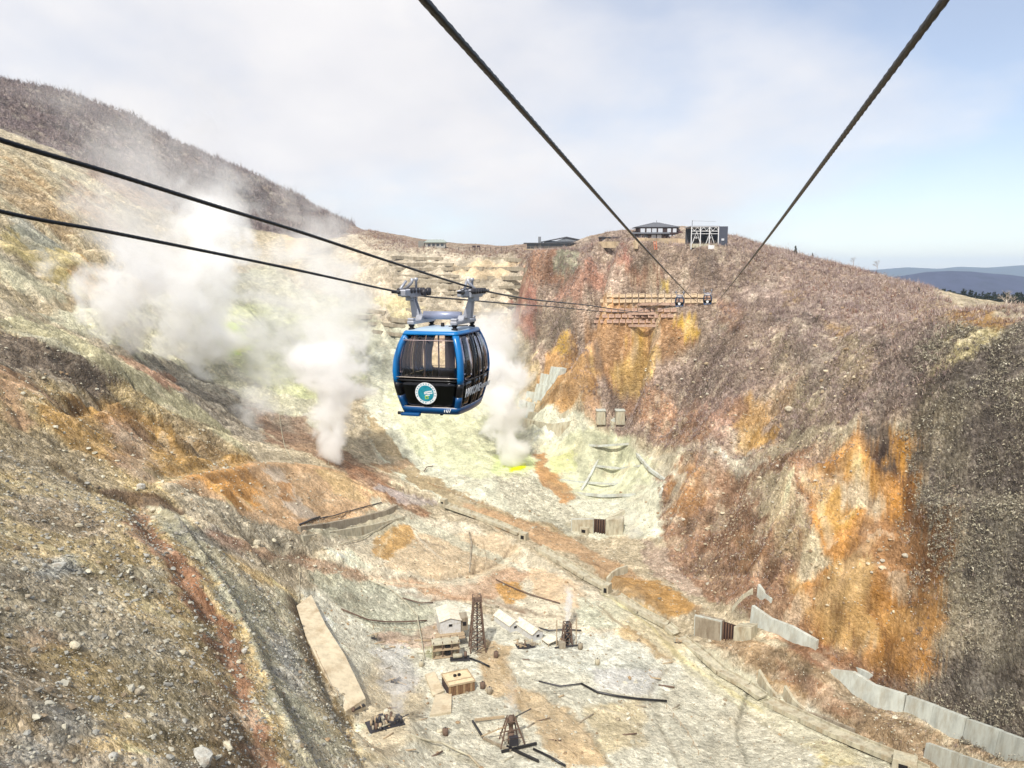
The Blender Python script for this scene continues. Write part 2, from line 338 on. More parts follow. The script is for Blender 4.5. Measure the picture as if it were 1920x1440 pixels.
for q, kf in SMOOTH:
    poly = sw[i0:i0 + len(q), :2]; i0 += len(q)
    s = (slice(max(int((poly[:, 1].min() - 8 - Y0) / CELL), 0), int((poly[:, 1].max() + 8 - Y0) / CELL)), slice(max(int((poly[:, 0].min() - 8 - X0) / CELL), 0), int((poly[:, 0].max() + 8 - X0) / CELL)))
    if GX[s].size == 0: continue
    f = np.clip(.5 + inpoly(GX[s], GY[s], poly) / 10, 0, 1); AMP[s] *= 1 - f * (1 - kf)
H1 = H0 + detail(AMP)
# bedding on the near slope: fine beds that dip to the right
sa_ = march(H0, [(0,880),(230,945),(0,1100),(380,1195)]); dd_ = (sa_[1] - sa_[0])[:2] + (sa_[3] - sa_[2])[:2]; dd_ /= np.linalg.norm(dd_)
AL = GX * dd_[0] + GY * dd_[1]; AC = -GX * dd_[1] + GY * dd_[0] + 1.5 * fbm(GX / 14, GY / 14, 515, 3)
NS = march(H0, [(-600,700),(0,800),(240,925),(330,960),(440,1040),(560,1110),(600,1230),(660,1350),(700,1500),(-700,1500)])[:, :2]
near_m = np.clip(inpoly(GX, GY, NS) / 6 + .5, 0, 1)
STRATA = fbm(AC / .9, AL / 11, 525, 4, .65) * near_m + fbm(AC / 2.6, AL / 26, 535, 3, .6) * near_m
H1 += STRATA * .38
# ------------------------------------------------------------------ graded tracks, berms and cuts: (pixels, half width m, dz m, flatten)
CUTS = [
 # ribs and ravines of the right wall
 ([(1610,795),(1602,880),(1622,950),(1600,1050),(1562,1105)], 3.0, 2.6, 0), ([(1562,875),(1530,950),(1505,1030)], 3.0, -2.6, 0), ([(1640,830),(1700,910),(1742,1000),(1745,1100)], 3.0, -2.4, 0),
 ([(1480,1085),(1510,1140),(1548,1172)], 1.6, 1.8, 0), ([(1590,1120),(1650,1050)], 2.2, 1.8, 0), ([(1600,1150),(1620,1250)], 1.4, -1.8, 0), ([(1660,1150),(1670,1260)], 1.4, -1.6, 0), ([(1470,890),(1520,980),(1560,1060)], 2.0, 2.0, 0),
 ([(1390,890),(1345,980),(1300,1065)], 3.5, -3.4, 0), ([(1330,870),(1290,930),(1262,1000)], 3.0, 2.4, 0), ([(1330,690),(1270,780),(1215,830)], 4.0, -3.4, 0), ([(1110,590),(1095,640),(1130,700),(1150,750)], 3.6, -4.0, 0), ([(1065,620),(1075,680),(1095,740)], 4.0, 3.2, 0),
 ([(1040,560),(1010,600),(1000,660)], 3.0, -2.4, 0), ([(1450,710),(1420,780),(1365,850)], 3.4, -2.8, 0), ([(1400,640),(1370,720),(1330,790)], 3.6, 2.6, 0), ([(1570,620),(1530,720),(1480,800)], 3.4, -2.8, 0), ([(1500,600),(1470,700),(1440,760)], 3.6, 2.2, 0),
 ([(1640,640),(1600,720),(1560,800)], 3.0, 2.0, 0), ([(1735,640),(1722,740),(1735,880),(1765,960)], 3.4, -3.0, 0), ([(1200,620),(1185,680),(1160,730)], 2.6, -2.2, 0), ([(1240,630),(1215,680),(1190,740)], 2.6, 2.4, 0), ([(1860,640),(1850,800),(1840,920)], 2.6, -2.2, 0), ([(1800,680),(1795,820),(1800,920)], 2.6, 1.8, 0),
 ([(1780,960),(1800,1100),(1790,1220)], 2.4, 1.6, 0), ([(1860,980),(1850,1120),(1860,1260)], 2.6, -2.0, 0), ([(180,690),(260,745),(340,790),(410,828)], 2.4, -2.6, 0), ([(100,745),(210,755),(330,800)], 2.2, -2.0, 0), ([(210,790),(250,850),(300,900)], 2.4, 1.4, 0), ([(270,780),(320,840),(340,885)], 2.0, -1.6, 0),
 ([(0,345),(60,385),(120,440),(200,520)], 3.0, -2.4, 0), ([(30,300),(110,360),(190,430),(240,500)], 3.0, 2.0, 0), ([(0,440),(90,500),(150,545)], 3.0, -2.2, 0), ([(180,920),(250,935),(320,962)], 1.6, -1.8, 0), ([(90,868),(140,900),(170,918)], 1.2, -1.2, 0),
 ([(1556,1264),(1590,1296),(1630,1322),(1690,1342),(1740,1362),(1800,1388),(1860,1412),(1930,1442)], 3.5, -.5, 2),
 ([(1728,1420),(1790,1444),(1860,1470)], 3.0, -.5, 2),
 ([(1404,1170),(1440,1190),(1480,1200),(1528,1222)], 3.2, -.3, 2),
 ([(1300,1192),(1350,1205),(1408,1200)], 3.2, -.2, 2),
 ([(830,948),(975,1003),(1010,1030),(1136,1104),(1158,1122),(1268,1192),(1276,1200),(1352,1262),(1430,1312),(1500,1350),(1620,1402),(1730,1452)], 2.6, -.4, 2),
 ([(300,905),(380,884),(450,872),(530,864),(620,876),(700,915),(760,955)], 2.2, -.2, 1),          # bench road over the orange mound
 ([(258,940),(300,1010),(350,1075),(400,1150),(430,1230),(450,1310),(478,1400),(500,1440)], 2.6, -2.2, 0),   # reddish gully
 ([(300,958),(370,1035),(430,1120),(475,1210),(510,1290),(560,1400),(585,1440)], 1.0, 1.7, 0),      # berm right of it
 ([(330,950),(420,985),(500,1010),(560,1035),(640,1055),(700,1075),(790,1085),(900,1082)], 2.0, -1.4, 0),
 ([(560,1110),(575,1180),(600,1260),(630,1330),(670,1400),(690,1440)], 1.6, -1.6, 0),
 ([(695,775),(705,810),(740,850),(780,885),(850,915),(930,955),(1010,985),(1080,1010),(1140,1060),(1200,1090)], 2.3, -.7, 1),
 ([(905,1240),(940,1200),(955,1250),(975,1320),(1040,1340),(1100,1390),(1130,1440)], 2.5, -.3, 1),
 ([(1740,935),(1800,938),(1880,944),(1930,948)], 1.5, .0, 1),
 ([(700,890),(760,920),(830,950),(900,970)], 1.5, -1.2, 0),
 ([(850,1092),(920,1078),(965,1050),(985,1025),(960,1000)], 2.0, .2, 1),
 ([(640,560),(720,640),(705,700),(700,775)], 2.0, -.2, 1),
]
def seg_dist(x, y, pl):
    """distance to polyline, and parameter of nearest point"""
    best = np.full(x.shape, 1e9); par = np.zeros(x.shape)
    for i in range(len(pl) - 1):
        ax, ay = pl[i][:2]; bx, by = pl[i + 1][:2]
        vx, vy = bx - ax, by - ay; l2 = vx * vx + vy * vy + 1e-9
        t = np.clip(((x - ax) * vx + (y - ay) * vy) / l2, 0, 1)
        d = np.hypot(x - ax - t * vx, y - ay - t * vy); m = d < best
        best[m] = d[m]; par[m] = (i + t)[m]
    return best, par
def window(pl, pad):
    pl = np.asarray(pl)
    a = np.searchsorted(gx, pl[:, 0].min() - pad); b = np.searchsorted(gx, pl[:, 0].max() + pad)
    c = np.searchsorted(gy, pl[:, 1].min() - pad); d = np.searchsorted(gy, pl[:, 1].max() + pad)
    return slice(max(c, 0), max(d, 1)), slice(max(a, 0), max(b, 1))
for pts, hw, dz, flat in CUTS + [(q, w_ * 1.1, (-.75 if sum(c) < 420 else .30) * o_, 0) for q, w_, c, o_ in STROKES]:
    pl = march(H1, pts)
    if flat == 2:
        q = np.polyfit(np.arange(len(pl)), pl[:, 1], min(3, len(pl) - 1)); yy = .9 * np.polyval(q, np.arange(len(pl))) + .1 * pl[:, 1]
        pl = np.array([list(at(a, b, c)) for (a, b), c in zip(pts, yy)])
    s = window(pl, hw * 4 + 2)
    d, par = seg_dist(GX[s], GY[s], pl)
    if flat:
        zz = np.interp(par, np.arange(len(pl)), pl[:, 2]) + dz
        f = np.clip(1.6 - d / hw * .8, 0, 1); f = f * f * (3 - 2 * f) * .85
        H1[s] = H1[s] * (1 - f) + zz * f
    else:
        f = np.exp(-(d / hw) ** 2)
        H1[s] += dz * f
# level pads for the plant in the valley and for the ridge-top buildings: (px, py, radius m)
for px, py, rr in [(835,1200,9),(865,1290,6),(955,1195,8),(1005,1215,7),(1063,1205,4),(960,1385,5),(715,1365,5),(1050,469,12),(1240,452,16),(1325,462,13),(1270,455,10),(812,464,10),(895,1215,4)]:
    c = march(H1, [(px, py)])[0]
    s = window([c[:2]], rr * 2.2)
    d = np.hypot(GX[s] - c[0], GY[s] - c[1]); f = np.clip(2.0 - d / rr, 0, 1); f = f * f * (3 - 2 * f)
    H1[s] = H1[s] * (1 - f) + c[2] * f
HM = H1
def hit(px, py): return Vector(march(HM, [(px, py)])[0])
def hits(pts): return [Vector(p) for p in march(HM, pts)]
def ground(x, y): return float(samp(HM, np.array([x]), np.array([y]))[0])
# ------------------------------------------------------------------ soils and a few painted shadows: each patch = (outline, colour, edge softness m, opacity, rubble 0..1)
KALB = 0.86
PAT = [
 # far left mountain, bare trees on it
 ([(-300,20),(0,90),(400,240),(670,370),(720,415),(600,450),(480,430),(330,400),(200,330),(90,275),(0,240),(-300,200)], (126,110,106), 6, 1, .8),
 ([(640,380),(1000,430),(980,480),(800,478),(700,470),(640,450)], (150,128,112), 4, .9, .7),
 ([(150,300),(260,330),(330,380),(260,400),(180,350)], (160,125,100), 8, .7, .5),
 # bare slope left
 ([(-300,180),(0,262),(90,290),(200,350),(330,420),(420,500),(440,560),(300,600),(160,585),(0,560),(-300,480)], (190,172,134), 4, 1, .7),
 ([(0,290),(90,350),(150,420),(160,470),(60,420),(0,360)], (172,142,96), 4, .8, .8),
 ([(60,270),(180,345),(260,410),(230,420),(120,345)], (212,200,168), 3, .9, .3),
 ([(120,330),(200,370),(240,430),(190,430),(130,370)], (178,135,92), 3, .8, .6),
 ([(0,420),(60,430),(120,470),(180,520),(170,560),(110,540),(40,480),(0,470)], (206,176,104), 3, .85, .4),
 ([(120,500),(190,490),(200,540),(150,560)], (186,136,66), 3, .9, .5),
 ([(20,400),(70,420),(110,470),(80,480),(30,440)], (170,172,158), 2, .8, .5),
 ([(0,480),(60,520),(130,560),(160,585),(60,560),(0,530)], (198,192,160), 3, .9, .3),
 # steam field behind the spur
 ([(60,580),(300,540),(480,500),(640,480),(720,560),(700,700),(600,820),(500,790),(400,740),(250,660),(130,620)], (206,202,172), 5, 1, .45),
 ([(380,590),(480,560),(620,600),(700,700),(620,760),(480,720),(400,660)], (222,226,172), 7, .8, .25),
 ([(405,610),(450,605),(470,650),(430,670),(405,640)], (224,240,90), 3, .9, .1),
 ([(555,655),(590,655),(588,682),(560,680)], (222,240,20), 1.5, 1, .1),
 ([(250,660),(330,680),(430,730),(560,790),(600,830),(480,830),(400,790),(300,730)], (150,140,124), 4, .8, .8),
 ([(230,670),(300,690),(350,740),(330,745),(260,705)], (176,120,80), 2, .8, .6),
 ([(460,760),(560,780),(650,850),(740,900),(690,915),(600,860),(500,830)], (150,112,82), 4, .75, .6),
 ([(440,600),(520,580),(560,640),(500,660)], (176,178,160), 5, .5, .4),
 # back of the valley: terraces
 ([(480,470),(660,440),(840,470),(980,480),(985,560),(960,620),(900,640),(740,620),(640,560),(560,540)], (204,190,166), 5, 1, .4),
 ([(530,440),(580,450),(580,480),(540,480)], (226,186,130), 5, .8, .3),
 ([(840,500),(900,490),(980,490),(940,520),(870,520)], (226,200,160), 4, .8, .2),
 ([(690,560),(760,540),(800,580),(740,600)], (214,200,150), 4, .8, .3),
 # valley floor
 ([(640,620),(760,600),(960,640),(990,760),(1110,800),(1180,820),(1260,900),(1260,1000),(1150,1010),(1000,990),(850,960),(740,890),(690,820),(680,700)], (224,223,198), 5, 1, .3),
 ([(760,640),(960,700),(980,850),(900,900),(780,850),(720,760)], (224,226,182), 6, .7, .15),
 ([(1020,840),(1120,800),(1180,820),(1240,880),(1220,920),(1060,930),(1020,890)], (224,225,188), 4, .9, .1),
 ([(925,850),(1000,850),(1010,880),(950,900),(925,885)], (226,232,140), 4, .6, .1),
 ([(945,872),(985,866),(990,878),(955,886)], (226,240,10), 1, 1, .1),
 ([(1025,860),(1075,850),(1085,885),(1035,890)], (226,232,150), 3, .6, .1),
 ([(920,890),(990,885),(1060,940),(1100,980),(1060,1000),(960,960)], (196,188,162), 4, .7, .8),
 ([(1190,900),(1260,910),(1250,990),(1200,1000),(1180,950)], (228,226,200), 4, .8, .2),
 ([(1000,640),(1040,640),(1060,760),(970,770),(970,700)], (206,170,120), 5, .7, .4),
 # tracks across the floor
 ([(693,775),(712,790),(750,845),(795,888),(860,920),(940,960),(1040,985),(1075,1005),(1060,1020),(960,1000),(850,950),(770,905),(725,862),(690,820)], (178,152,108), 1.5, .85, .4),
 ([(700,870),(760,858),(780,872),(720,885)], (170,135,98), 1.5, .8, .3),
 ([(640,860),(700,890),(790,950),(820,975),(740,965),(660,910)], (162,116,78), 3, .9, .7),
 ([(700,905),(780,930),(830,950),(760,945),(700,915)], (196,184,178), 1.5, .8, .3),
 ([(1005,850),(1020,850),(1025,880),(1060,900),(1080,935),(1065,945),(1030,915),(1005,895)], (196,136,74), 2, .9, .2),
 ([(860,940),(960,970),(1060,1000),(1180,1070),(1260,1110),(1310,1150),(1250,1140),(1140,1090),(1060,1035),(960,1000),(860,960)], (196,150,104), 3, .9, .3),
 ([(1140,1080),(1230,1090),(1310,1140),(1260,1160),(1160,1110)], (184,132,64), 2.5, .9, .3),
 ([(1150,1110),(1230,1150),(1300,1200),(1250,1230),(1180,1180)], (198,150,72), 3, .8, .3),
 ([(1200,1010),(1290,1050),(1340,1110),(1290,1120),(1220,1070)], (186,160,140), 4, .8, .7),
 # shelf below the mound
 ([(700,960),(830,970),(960,1010),(1060,1080),(1180,1130),(1290,1210),(1290,1300),(1100,1240),(1000,1180),(930,1140),(830,1110),(700,1080),(620,1050),(600,1000)], (226,214,186), 4, 1, .45),
 ([(700,990),(770,985),(780,1010),(730,1050),(695,1040)], (204,150,76), 2, .9, .3),
 ([(790,1000),(950,1000),(980,1040),(930,1080),(780,1080),(720,1060)], (218,190,150), 4, .7, .25),
 ([(700,1080),(860,1095),(960,1060),(1000,1080),(930,1120),(880,1130),(760,1120)], (206,152,108), 3, .75, .4),
 ([(925,1095),(980,1095),(990,1120),(945,1130)], (202,142,60), 2, .9, .4),
 ([(990,1060),(1100,1100),(1090,1140),(1000,1120)], (226,192,150), 3, .7, .2),
 ([(1080,1120),(1170,1130),(1160,1180),(1090,1170)], (206,206,180), 2, .9, .5),
 # near valley floor (bottom)
 ([(560,1100),(700,1090),(830,1120),(1000,1180),(1290,1210),(1500,1300),(1700,1440),(560,1460),(600,1300)], (224,220,198), 5, 1, .4),
 ([(700,1230),(800,1280),(780,1380),(700,1440),(660,1330)], (212,190,150), 6, .7, .3),
 ([(900,1200),(960,1210),(960,1280),(1080,1340),(1150,1440),(1060,1440),(980,1340),(900,1280)], (214,182,134), 3, .8, .2),
 ([(1000,1180),(1200,1190),(1300,1240),(1240,1310),(1080,1260),(980,1230)], (222,223,208), 4, .8, .4),
 ([(1110,1250),(1240,1260),(1230,1310),(1110,1290)], (210,208,204), 3, .7, .3),
 ([(1090,1330),(1200,1310),(1220,1400),(1130,1420)], (214,180,120), 5, .6, .3),
 ([(1500,1390),(1600,1390),(1620,1440),(1540,1440)], (212,180,100), 4, .7, .3),
 ([(1190,1150),(1290,1210),(1260,1240),(1150,1190)], (206,160,90), 4, .7, .3),
 ([(1290,1240),(1400,1270),(1480,1330),(1400,1330)], (206,196,150), 3, .6, .4),
 ([(1130,1100),(1300,1200),(1450,1290),(1620,1400),(1680,1440),(1560,1430),(1400,1340),(1280,1250),(1130,1150)], (216,210,180), 1.5, .7, .3),
 ([(700,1185),(830,1170),(830,1215),(720,1210)], (196,160,134), 3, .7, .3),
 ([(600,1040),(700,1090),(820,1140),(780,1190),(680,1170),(580,1090)], (196,196,168), 4, .8, .6),
 ([(700,1215),(760,1210),(790,1290),(720,1300)], (206,204,200), 4, .7, .3),
 # near slope on the left
 ([(-400,560),(0,600),(110,650),(240,720),(360,790),(480,858),(400,884),(300,905),(330,960),(440,1040),(560,1110),(600,1230),(660,1350),(700,1460),(-600,1460)], (204,178,122), 4, 1, .8),
 ([(-200,600),(0,618),(100,645),(180,682),(240,716),(150,735),(60,700),(-200,690)], (112,98,86), 3, .9, .8),  # dark face of the spur, its shade painted into the colour
 ([(0,590),(90,610),(180,650),(300,720),(420,800),(470,850),(430,828),(300,760),(180,690),(80,640),(0,612)], (188,180,140), 2.5, .9, .5),
 ([(0,690),(70,700),(90,740),(60,800),(0,790)], (196,158,120), 4, .9, .4),
 ([(100,740),(200,742),(300,790),(420,850),(480,862),(400,884),(330,895),(250,880),(160,850),(100,810)], (190,138,62), 3, .95, .6),
 ([(210,800),(260,800),(280,850),(290,900),(240,895),(215,850)], (206,178,146), 3, .8, .4),
 ([(310,790),(400,800),(440,850),(410,870),(340,840)], (132,112,82), 4, .7, .8),
 ([(190,760),(250,760),(250,880),(205,870)], (150,108,74), 3, .5, .6),
 ([(-100,810),(80,800),(180,860),(240,930),(160,930),(60,880),(-100,860)], (168,152,122), 5, .7, .9),
 ([(-100,880),(100,900),(240,950),(260,1010),(200,1060),(60,1000),(-100,960)], (192,172,126), 5, .8, .7),
 ([(30,930),(140,940),(220,1000),(140,1010),(40,980)], (156,140,122), 3, .6, .9),
 ([(-100,1060),(80,1040),(200,1100),(300,1180),(360,1240),(240,1240),(100,1200),(-100,1160)], (176,168,146), 5, .7, 1),
 ([(60,1040),(130,1040),(150,1080),(90,1090)], (172,172,162), 2, .8, 1),
 ([(200,1060),(300,1060),(320,1110),(240,1110)], (176,172,150), 3, .6, 1),
 ([(-100,1180),(60,1200),(180,1320),(230,1440),(-100,1460)], (142,124,100), 6, .75, 1),
 ([(60,1320),(160,1320),(200,1380),(110,1400)], (160,158,146), 3, .7, 1),
 ([(0,1370),(80,1390),(100,1440),(0,1440)], (170,168,156), 3, .7, 1),
 ([(50,1180),(110,1180),(120,1210),(60,1220)], (172,128,88), 3, .7, .5),
 ([(200,1210),(330,1230),(400,1300),(420,1400),(300,1400),(220,1310)], (150,140,112), 6, .7, 1),
 ([(380,1300),(470,1340),(520,1440),(400,1440)], (140,108,72), 5, .7, .9),
 ([(240,960),(262,950),(330,1030),(400,1110),(450,1220),(480,1320),(520,1440),(470,1440),(432,1320),(410,1210),(360,1130),(290,1050)], (166,112,74), 2, .95, .5),
 ([(250,930),(330,960),(440,1050),(500,1150),(550,1270),(610,1440),(560,1440),(510,1300),(470,1200),(420,1110),(350,1030),(270,960)], (190,186,158), 2, .9, .6),
 ([(440,1060),(560,1120),(580,1230),(640,1350),(680,1440),(600,1440),(540,1290),(490,1160)], (186,184,158), 2, .8, .8),
 ([(500,1180),(540,1200),(580,1300),(560,1310),(520,1260)], (178,178,172), 2, .7, 1),
 ([(180,920),(290,925),(340,960),(330,965),(240,948)], (120,92,68), 2, .85, .5),
 ([(330,985),(430,1000),(470,1030),(440,1040),(350,1000)], (156,150,140), 2, .7, 1),
 ([(400,1000),(560,1035),(700,1080),(690,1092),(560,1062),(420,1025)], (170,126,94), 2, .7, .6),
 ([(340,920),(470,950),(560,990),(600,1030),(480,1010),(360,960)], (194,182,154), 3, .8, .7),
 # orange mound
 ([(300,905),(400,882),(480,866),(560,868),(640,885),(720,930),(760,960),(700,985),(600,985),(560,1000),(480,980),(420,940)], (216,178,134), 2.5, 1, .3),
 ([(330,898),(400,882),(470,868),(480,900),(500,960),(460,960),(410,930),(380,905)], (212,146,70), 3, .9, .2),
 ([(500,880),(530,880),(580,950),(600,975),(560,975),(520,930)], (228,212,190), 3, .8, .15),
 ([(510,905),(550,905),(560,940),(530,940)], (206,140,70), 2, .85, .3),
 ([(590,880),(650,890),(690,940),(640,930)], (212,172,110), 3, .7, .4),
 ([(690,925),(760,950),(850,1000),(980,1060),(940,1060),(800,1000),(700,955)], (214,210,184), 2, .8, .4),
 ([(560,985),(700,955),(760,975),(740,990),(600,1010)], (196,190,162), 2, .9, .4),
 # ridge below the buildings
 ([(960,440),(1100,410),(1290,400),(1440,410),(1560,440),(1740,515),(1760,600),(1740,780),(1620,790),(1480,820),(1340,880),(1220,830),(1100,770),(1030,740),(990,640),(985,560)], (166,142,122), 4, 1, .8),
 ([(985,480),(1080,470),(1060,520),(1010,540),(980,530)], (176,128,96), 4, .8, .6),
 ([(1040,480),(1090,462),(1085,500),(1050,520)], (146,146,122), 3, .9, .5),
 ([(1100,480),(1180,480),(1200,520),(1120,540),(1090,520)], (178,128,104), 4, .8, .6),
 ([(960,560),(1010,560),(1020,620),(980,640),(965,600)], (174,122,104), 4, .9, .3),
 ([(1000,580),(1080,580),(1070,630),(1020,660),(1000,620)], (140,124,104), 4, .9, .6),
 ([(1170,500),(1240,500),(1240,540),(1180,540)], (180,132,100), 3, .7, .5),
 ([(1100,600),(1320,600),(1310,640),(1260,680),(1200,720),(1150,740),(1110,680)], (186,128,70), 3, .9, .5),
 ([(1180,610),(1210,610),(1215,650),(1180,640)], (214,160,66), 2, .9, .3),
 ([(1270,590),(1310,590),(1320,630),(1280,640)], (222,170,64), 2, .95, .3),
 ([(1230,530),(1255,530),(1250,550),(1235,552)], (226,182,80), 1.5, .9, .3),
 ([(1040,640),(1080,620),(1110,660),(1130,700),(1110,760),(1040,770),(1000,740),(1020,680)], (196,140,76), 3, .95, .4),
 ([(1040,640),(1060,625),(1080,650),(1050,670)], (216,166,72), 2, .9, .3),
 ([(1090,655),(1110,660),(1130,700),(1110,700)], (216,166,90), 2, .8, .3),
 ([(1150,690),(1200,650),(1240,660),(1210,720),(1160,730)], (206,158,80), 3, .9, .4),
 ([(1090,740),(1130,745),(1120,790),(1085,780)], (222,180,140), 2, .8, .2),
 ([(1160,740),(1250,730),(1340,780),(1320,850),(1230,830)], (172,128,92), 4, .8, .7),
 ([(1360,770),(1400,740),(1470,760),(1440,800),(1390,850)], (204,148,72), 3, .8, .5),
 ([(1400,800),(1440,790),(1450,830),(1400,850)], (214,156,66), 2, .8, .4),
 ([(1430,730),(1500,720),(1490,760),(1430,770)], (180,140,90), 4, .6, .6),
 ([(1380,530),(1480,520),(1600,560),(1720,590),(1600,600),(1460,570),(1380,560)], (206,180,160), 3, .7, .7),
 ([(1420,640),(1500,620),(1560,680),(1540,760),(1460,700)], (176,160,132), 4, .7, .8), ([(1640,640),(1720,650),(1710,760),(1650,740)], (150,136,120), 4, .7, .9),
 ([(1540,600),(1600,610),(1590,640),(1550,640)], (168,124,72), 3, .8, .5), ([(1340,560),(1400,560),(1390,620),(1340,610)], (176,138,112), 3, .8, .6), ([(1500,700),(1560,690),(1540,780),(1490,780)], (196,180,140), 4, .7, .8),
 ([(1280,760),(1340,740),(1400,760),(1340,840)], (170,130,108), 4, .7, .6), ([(1060,500),(1100,520),(1090,580),(1040,560)], (160,118,96), 3, .8, .5), ([(1130,470),(1180,470),(1180,500),(1140,500)], (168,112,96), 3, .8, .5),
 ([(1260,690),(1330,650),(1420,650),(1430,720),(1340,760)], (138,118,104), 5, .7, .9),
 ([(1440,560),(1740,600),(1730,760),(1600,780),(1500,700)], (134,118,108), 5, .7, .9),
 ([(1560,640),(1620,640),(1640,720),(1580,720)], (168,150,112), 4, .6, .8),
 ([(1380,540),(1500,530),(1700,580),(1560,600),(1400,580)], (166,142,128), 4, .7, .8),
 ([(1470,545),(1500,540),(1510,560),(1480,570)], (176,138,84), 3, .7, .5),
 # outcrops left of the big scarp
 ([(1240,880),(1290,850),(1360,880),(1420,870),(1480,850),(1540,830),(1560,900),(1500,1000),(1480,1120),(1400,1140),(1320,1120),(1240,1020),(1240,950)], (166,128,96), 3, 1, .7),
 ([(1250,880),(1310,870),(1330,930),(1290,980),(1255,960)], (196,136,76), 3, .8, .4),
 ([(1345,845),(1400,855),(1440,880),(1390,890)], (222,214,190), 1.5, .95, .3),
 ([(1210,830),(1250,850),(1290,840),(1260,900),(1215,880)], (214,206,178), 3, .8, .3),
 ([(1400,900),(1470,890),(1510,960),(1560,1050),(1520,1060),(1470,980),(1430,960)], (222,206,168), 2.5, .9, .5),
 ([(1440,980),(1500,960),(1500,1030),(1450,1050)], (210,188,146), 3, .7, .5),
 ([(1370,1000),(1420,990),(1440,1060),(1390,1080)], (176,136,96), 3, .8, .5),
 # great orange scarp
 ([(1610,790),(1660,800),(1710,830),(1730,900),(1760,990),(1780,1060),(1770,1180),(1760,1270),(1640,1280),(1560,1240),(1520,1180),(1490,1100),(1560,1060),(1520,960),(1500,900),(1560,850)], (204,136,56), 3, 1, .4),
 ([(1560,870),(1600,830),(1640,860),(1650,930),(1600,900)], (214,150,60), 3, .8, .3),
 ([(1585,840),(1610,850),(1630,900),(1610,900)], (222,196,140), 2, .8, .3),
 ([(1560,900),(1620,900),(1660,950),(1640,980),(1580,940)], (222,204,170), 2.5, .8, .4),
 ([(1530,900),(1580,920),(1590,990),(1550,1000)], (216,158,66), 3, .8, .3),
 ([(1620,980),(1740,960),(1760,1060),(1740,1130),(1660,1100),(1600,1040)], (160,110,66), 5, .8, .5),
 ([(1560,1060),(1640,1040),(1620,1130),(1560,1140),(1520,1120)], (222,176,112), 3, .85, .3),
 ([(1540,1140),(1640,1130),(1660,1200),(1600,1220),(1550,1190)], (214,164,96), 4, .85, .3),
 ([(1660,1140),(1740,1130),(1740,1200),(1670,1200)], (214,156,84), 4, .8, .3),
 ([(1480,1100),(1530,1110),(1550,1180),(1520,1200),(1470,1150)], (190,130,70), 3, .8, .4),
 ([(1650,800),(1700,810),(1720,870),(1690,880),(1660,840)], (216,146,50), 2, .9, .3),
 ([(1612,785),(1650,790),(1680,850),(1720,900),(1690,900),(1640,850)], (84,72,68), 2, .95, .6),  # shadow beside the scarp apex, painted into the ground colour
 ([(1480,1180),(1560,1200),(1660,1260),(1740,1290),(1700,1320),(1560,1260),(1480,1230)], (156,108,72), 3, .9, .6),
 ([(1400,1120),(1480,1110),(1540,1200),(1480,1210),(1410,1160)], (166,116,76), 3, .8, .5),
 # dark cliff on the right
 ([(1740,600),(1920,594),(2300,600),(2300,1460),(1920,1440),(1800,1360),(1740,1290),(1790,1180),(1790,1060),(1740,920),(1720,800),(1730,700)], (126,114,102), 3, 1, 1),
 ([(1740,585),(1860,590),(1920,598),(1860,620),(1760,630)], (176,128,66), 3, .95, .5),
 ([(1745,640),(1850,610),(1880,620),(1800,680),(1740,710)], (206,190,136), 3, .9, .9),
 ([(1720,720),(1780,740),(1780,820),(1740,880),(1720,800)], (170,156,124), 4, .8, 1),
 ([(1820,960),(1920,960),(1920,1340),(1840,1290),(1790,1200)], (134,126,112), 6, .8, 1),
 ([(1780,1020),(1830,1020),(1830,1200),(1770,1220)], (186,170,136), 4, .7, 1),
 ([(1735,920),(1800,925),(1925,935),(1925,955),(1800,945),(1740,940)], (206,196,176), .8, .95, .3),
 ([(1700,1280),(1800,1330),(1920,1400),(1920,1440),(1760,1370),(1690,1310)], (150,120,84), 3, .7, .9),
 ([(1860,1270),(1920,1250),(1920,1320),(1880,1310)], (206,200,186), 3, .6, .8),
 # between scarp foot and channel
 ([(1300,1130),(1380,1180),(1480,1220),(1600,1290),(1740,1370),(1860,1440),(1700,1440),(1560,1350),(1440,1270),(1340,1210)], (172,142,104), 2.5, .9, .7),
 ([(1460,1240),(1540,1280),(1620,1350),(1560,1340),(1470,1280)], (182,124,80), 3, .7, .5),
 ([(1420,1260),(1500,1290),(1520,1330),(1440,1300)], (196,140,70), 2, .6, .4),
 # plateau right
 ([(1740,556),(2300,560),(2300,590),(1920,588),(1740,588)], (172,150,120), 3, 1, .7),
]
YK = 1.1      # steep faces are unrolled a little before outlines are compared
def warm(c):
    return (c[0], min(c[1] + 10, 255), min(c[2] + 16, 255)) if c[0] - c[2] > 85 and c[2] > 30 else c
allp = np.array([p for q in PAT for p in q[0]] + [p for q in STROKES for p in q[0]], float)
allw = march(blur(HM, 6), allp); allw[:, 1] += YK * allw[:, 2]
print('paint points', len(allw))

# ------------------------------------------------------------------ ground mesh (polar grid so that near ground is finer)
NA, NR = 900, 980
th = np.linspace(R(-47), R(47), NA)
rk = np.interp(np.linspace(0, 1, NR), [0, .62, 1], [math.log(40), math.log(300), math.log(745)])
rr_ = np.exp(rk)
TH, RR = np.meshgrid(th, rr_)
VX = (RR * np.sin(TH)).ravel(); VY = (RR * np.cos(TH)).ravel()
VZ = samp(HM, VX, VY)
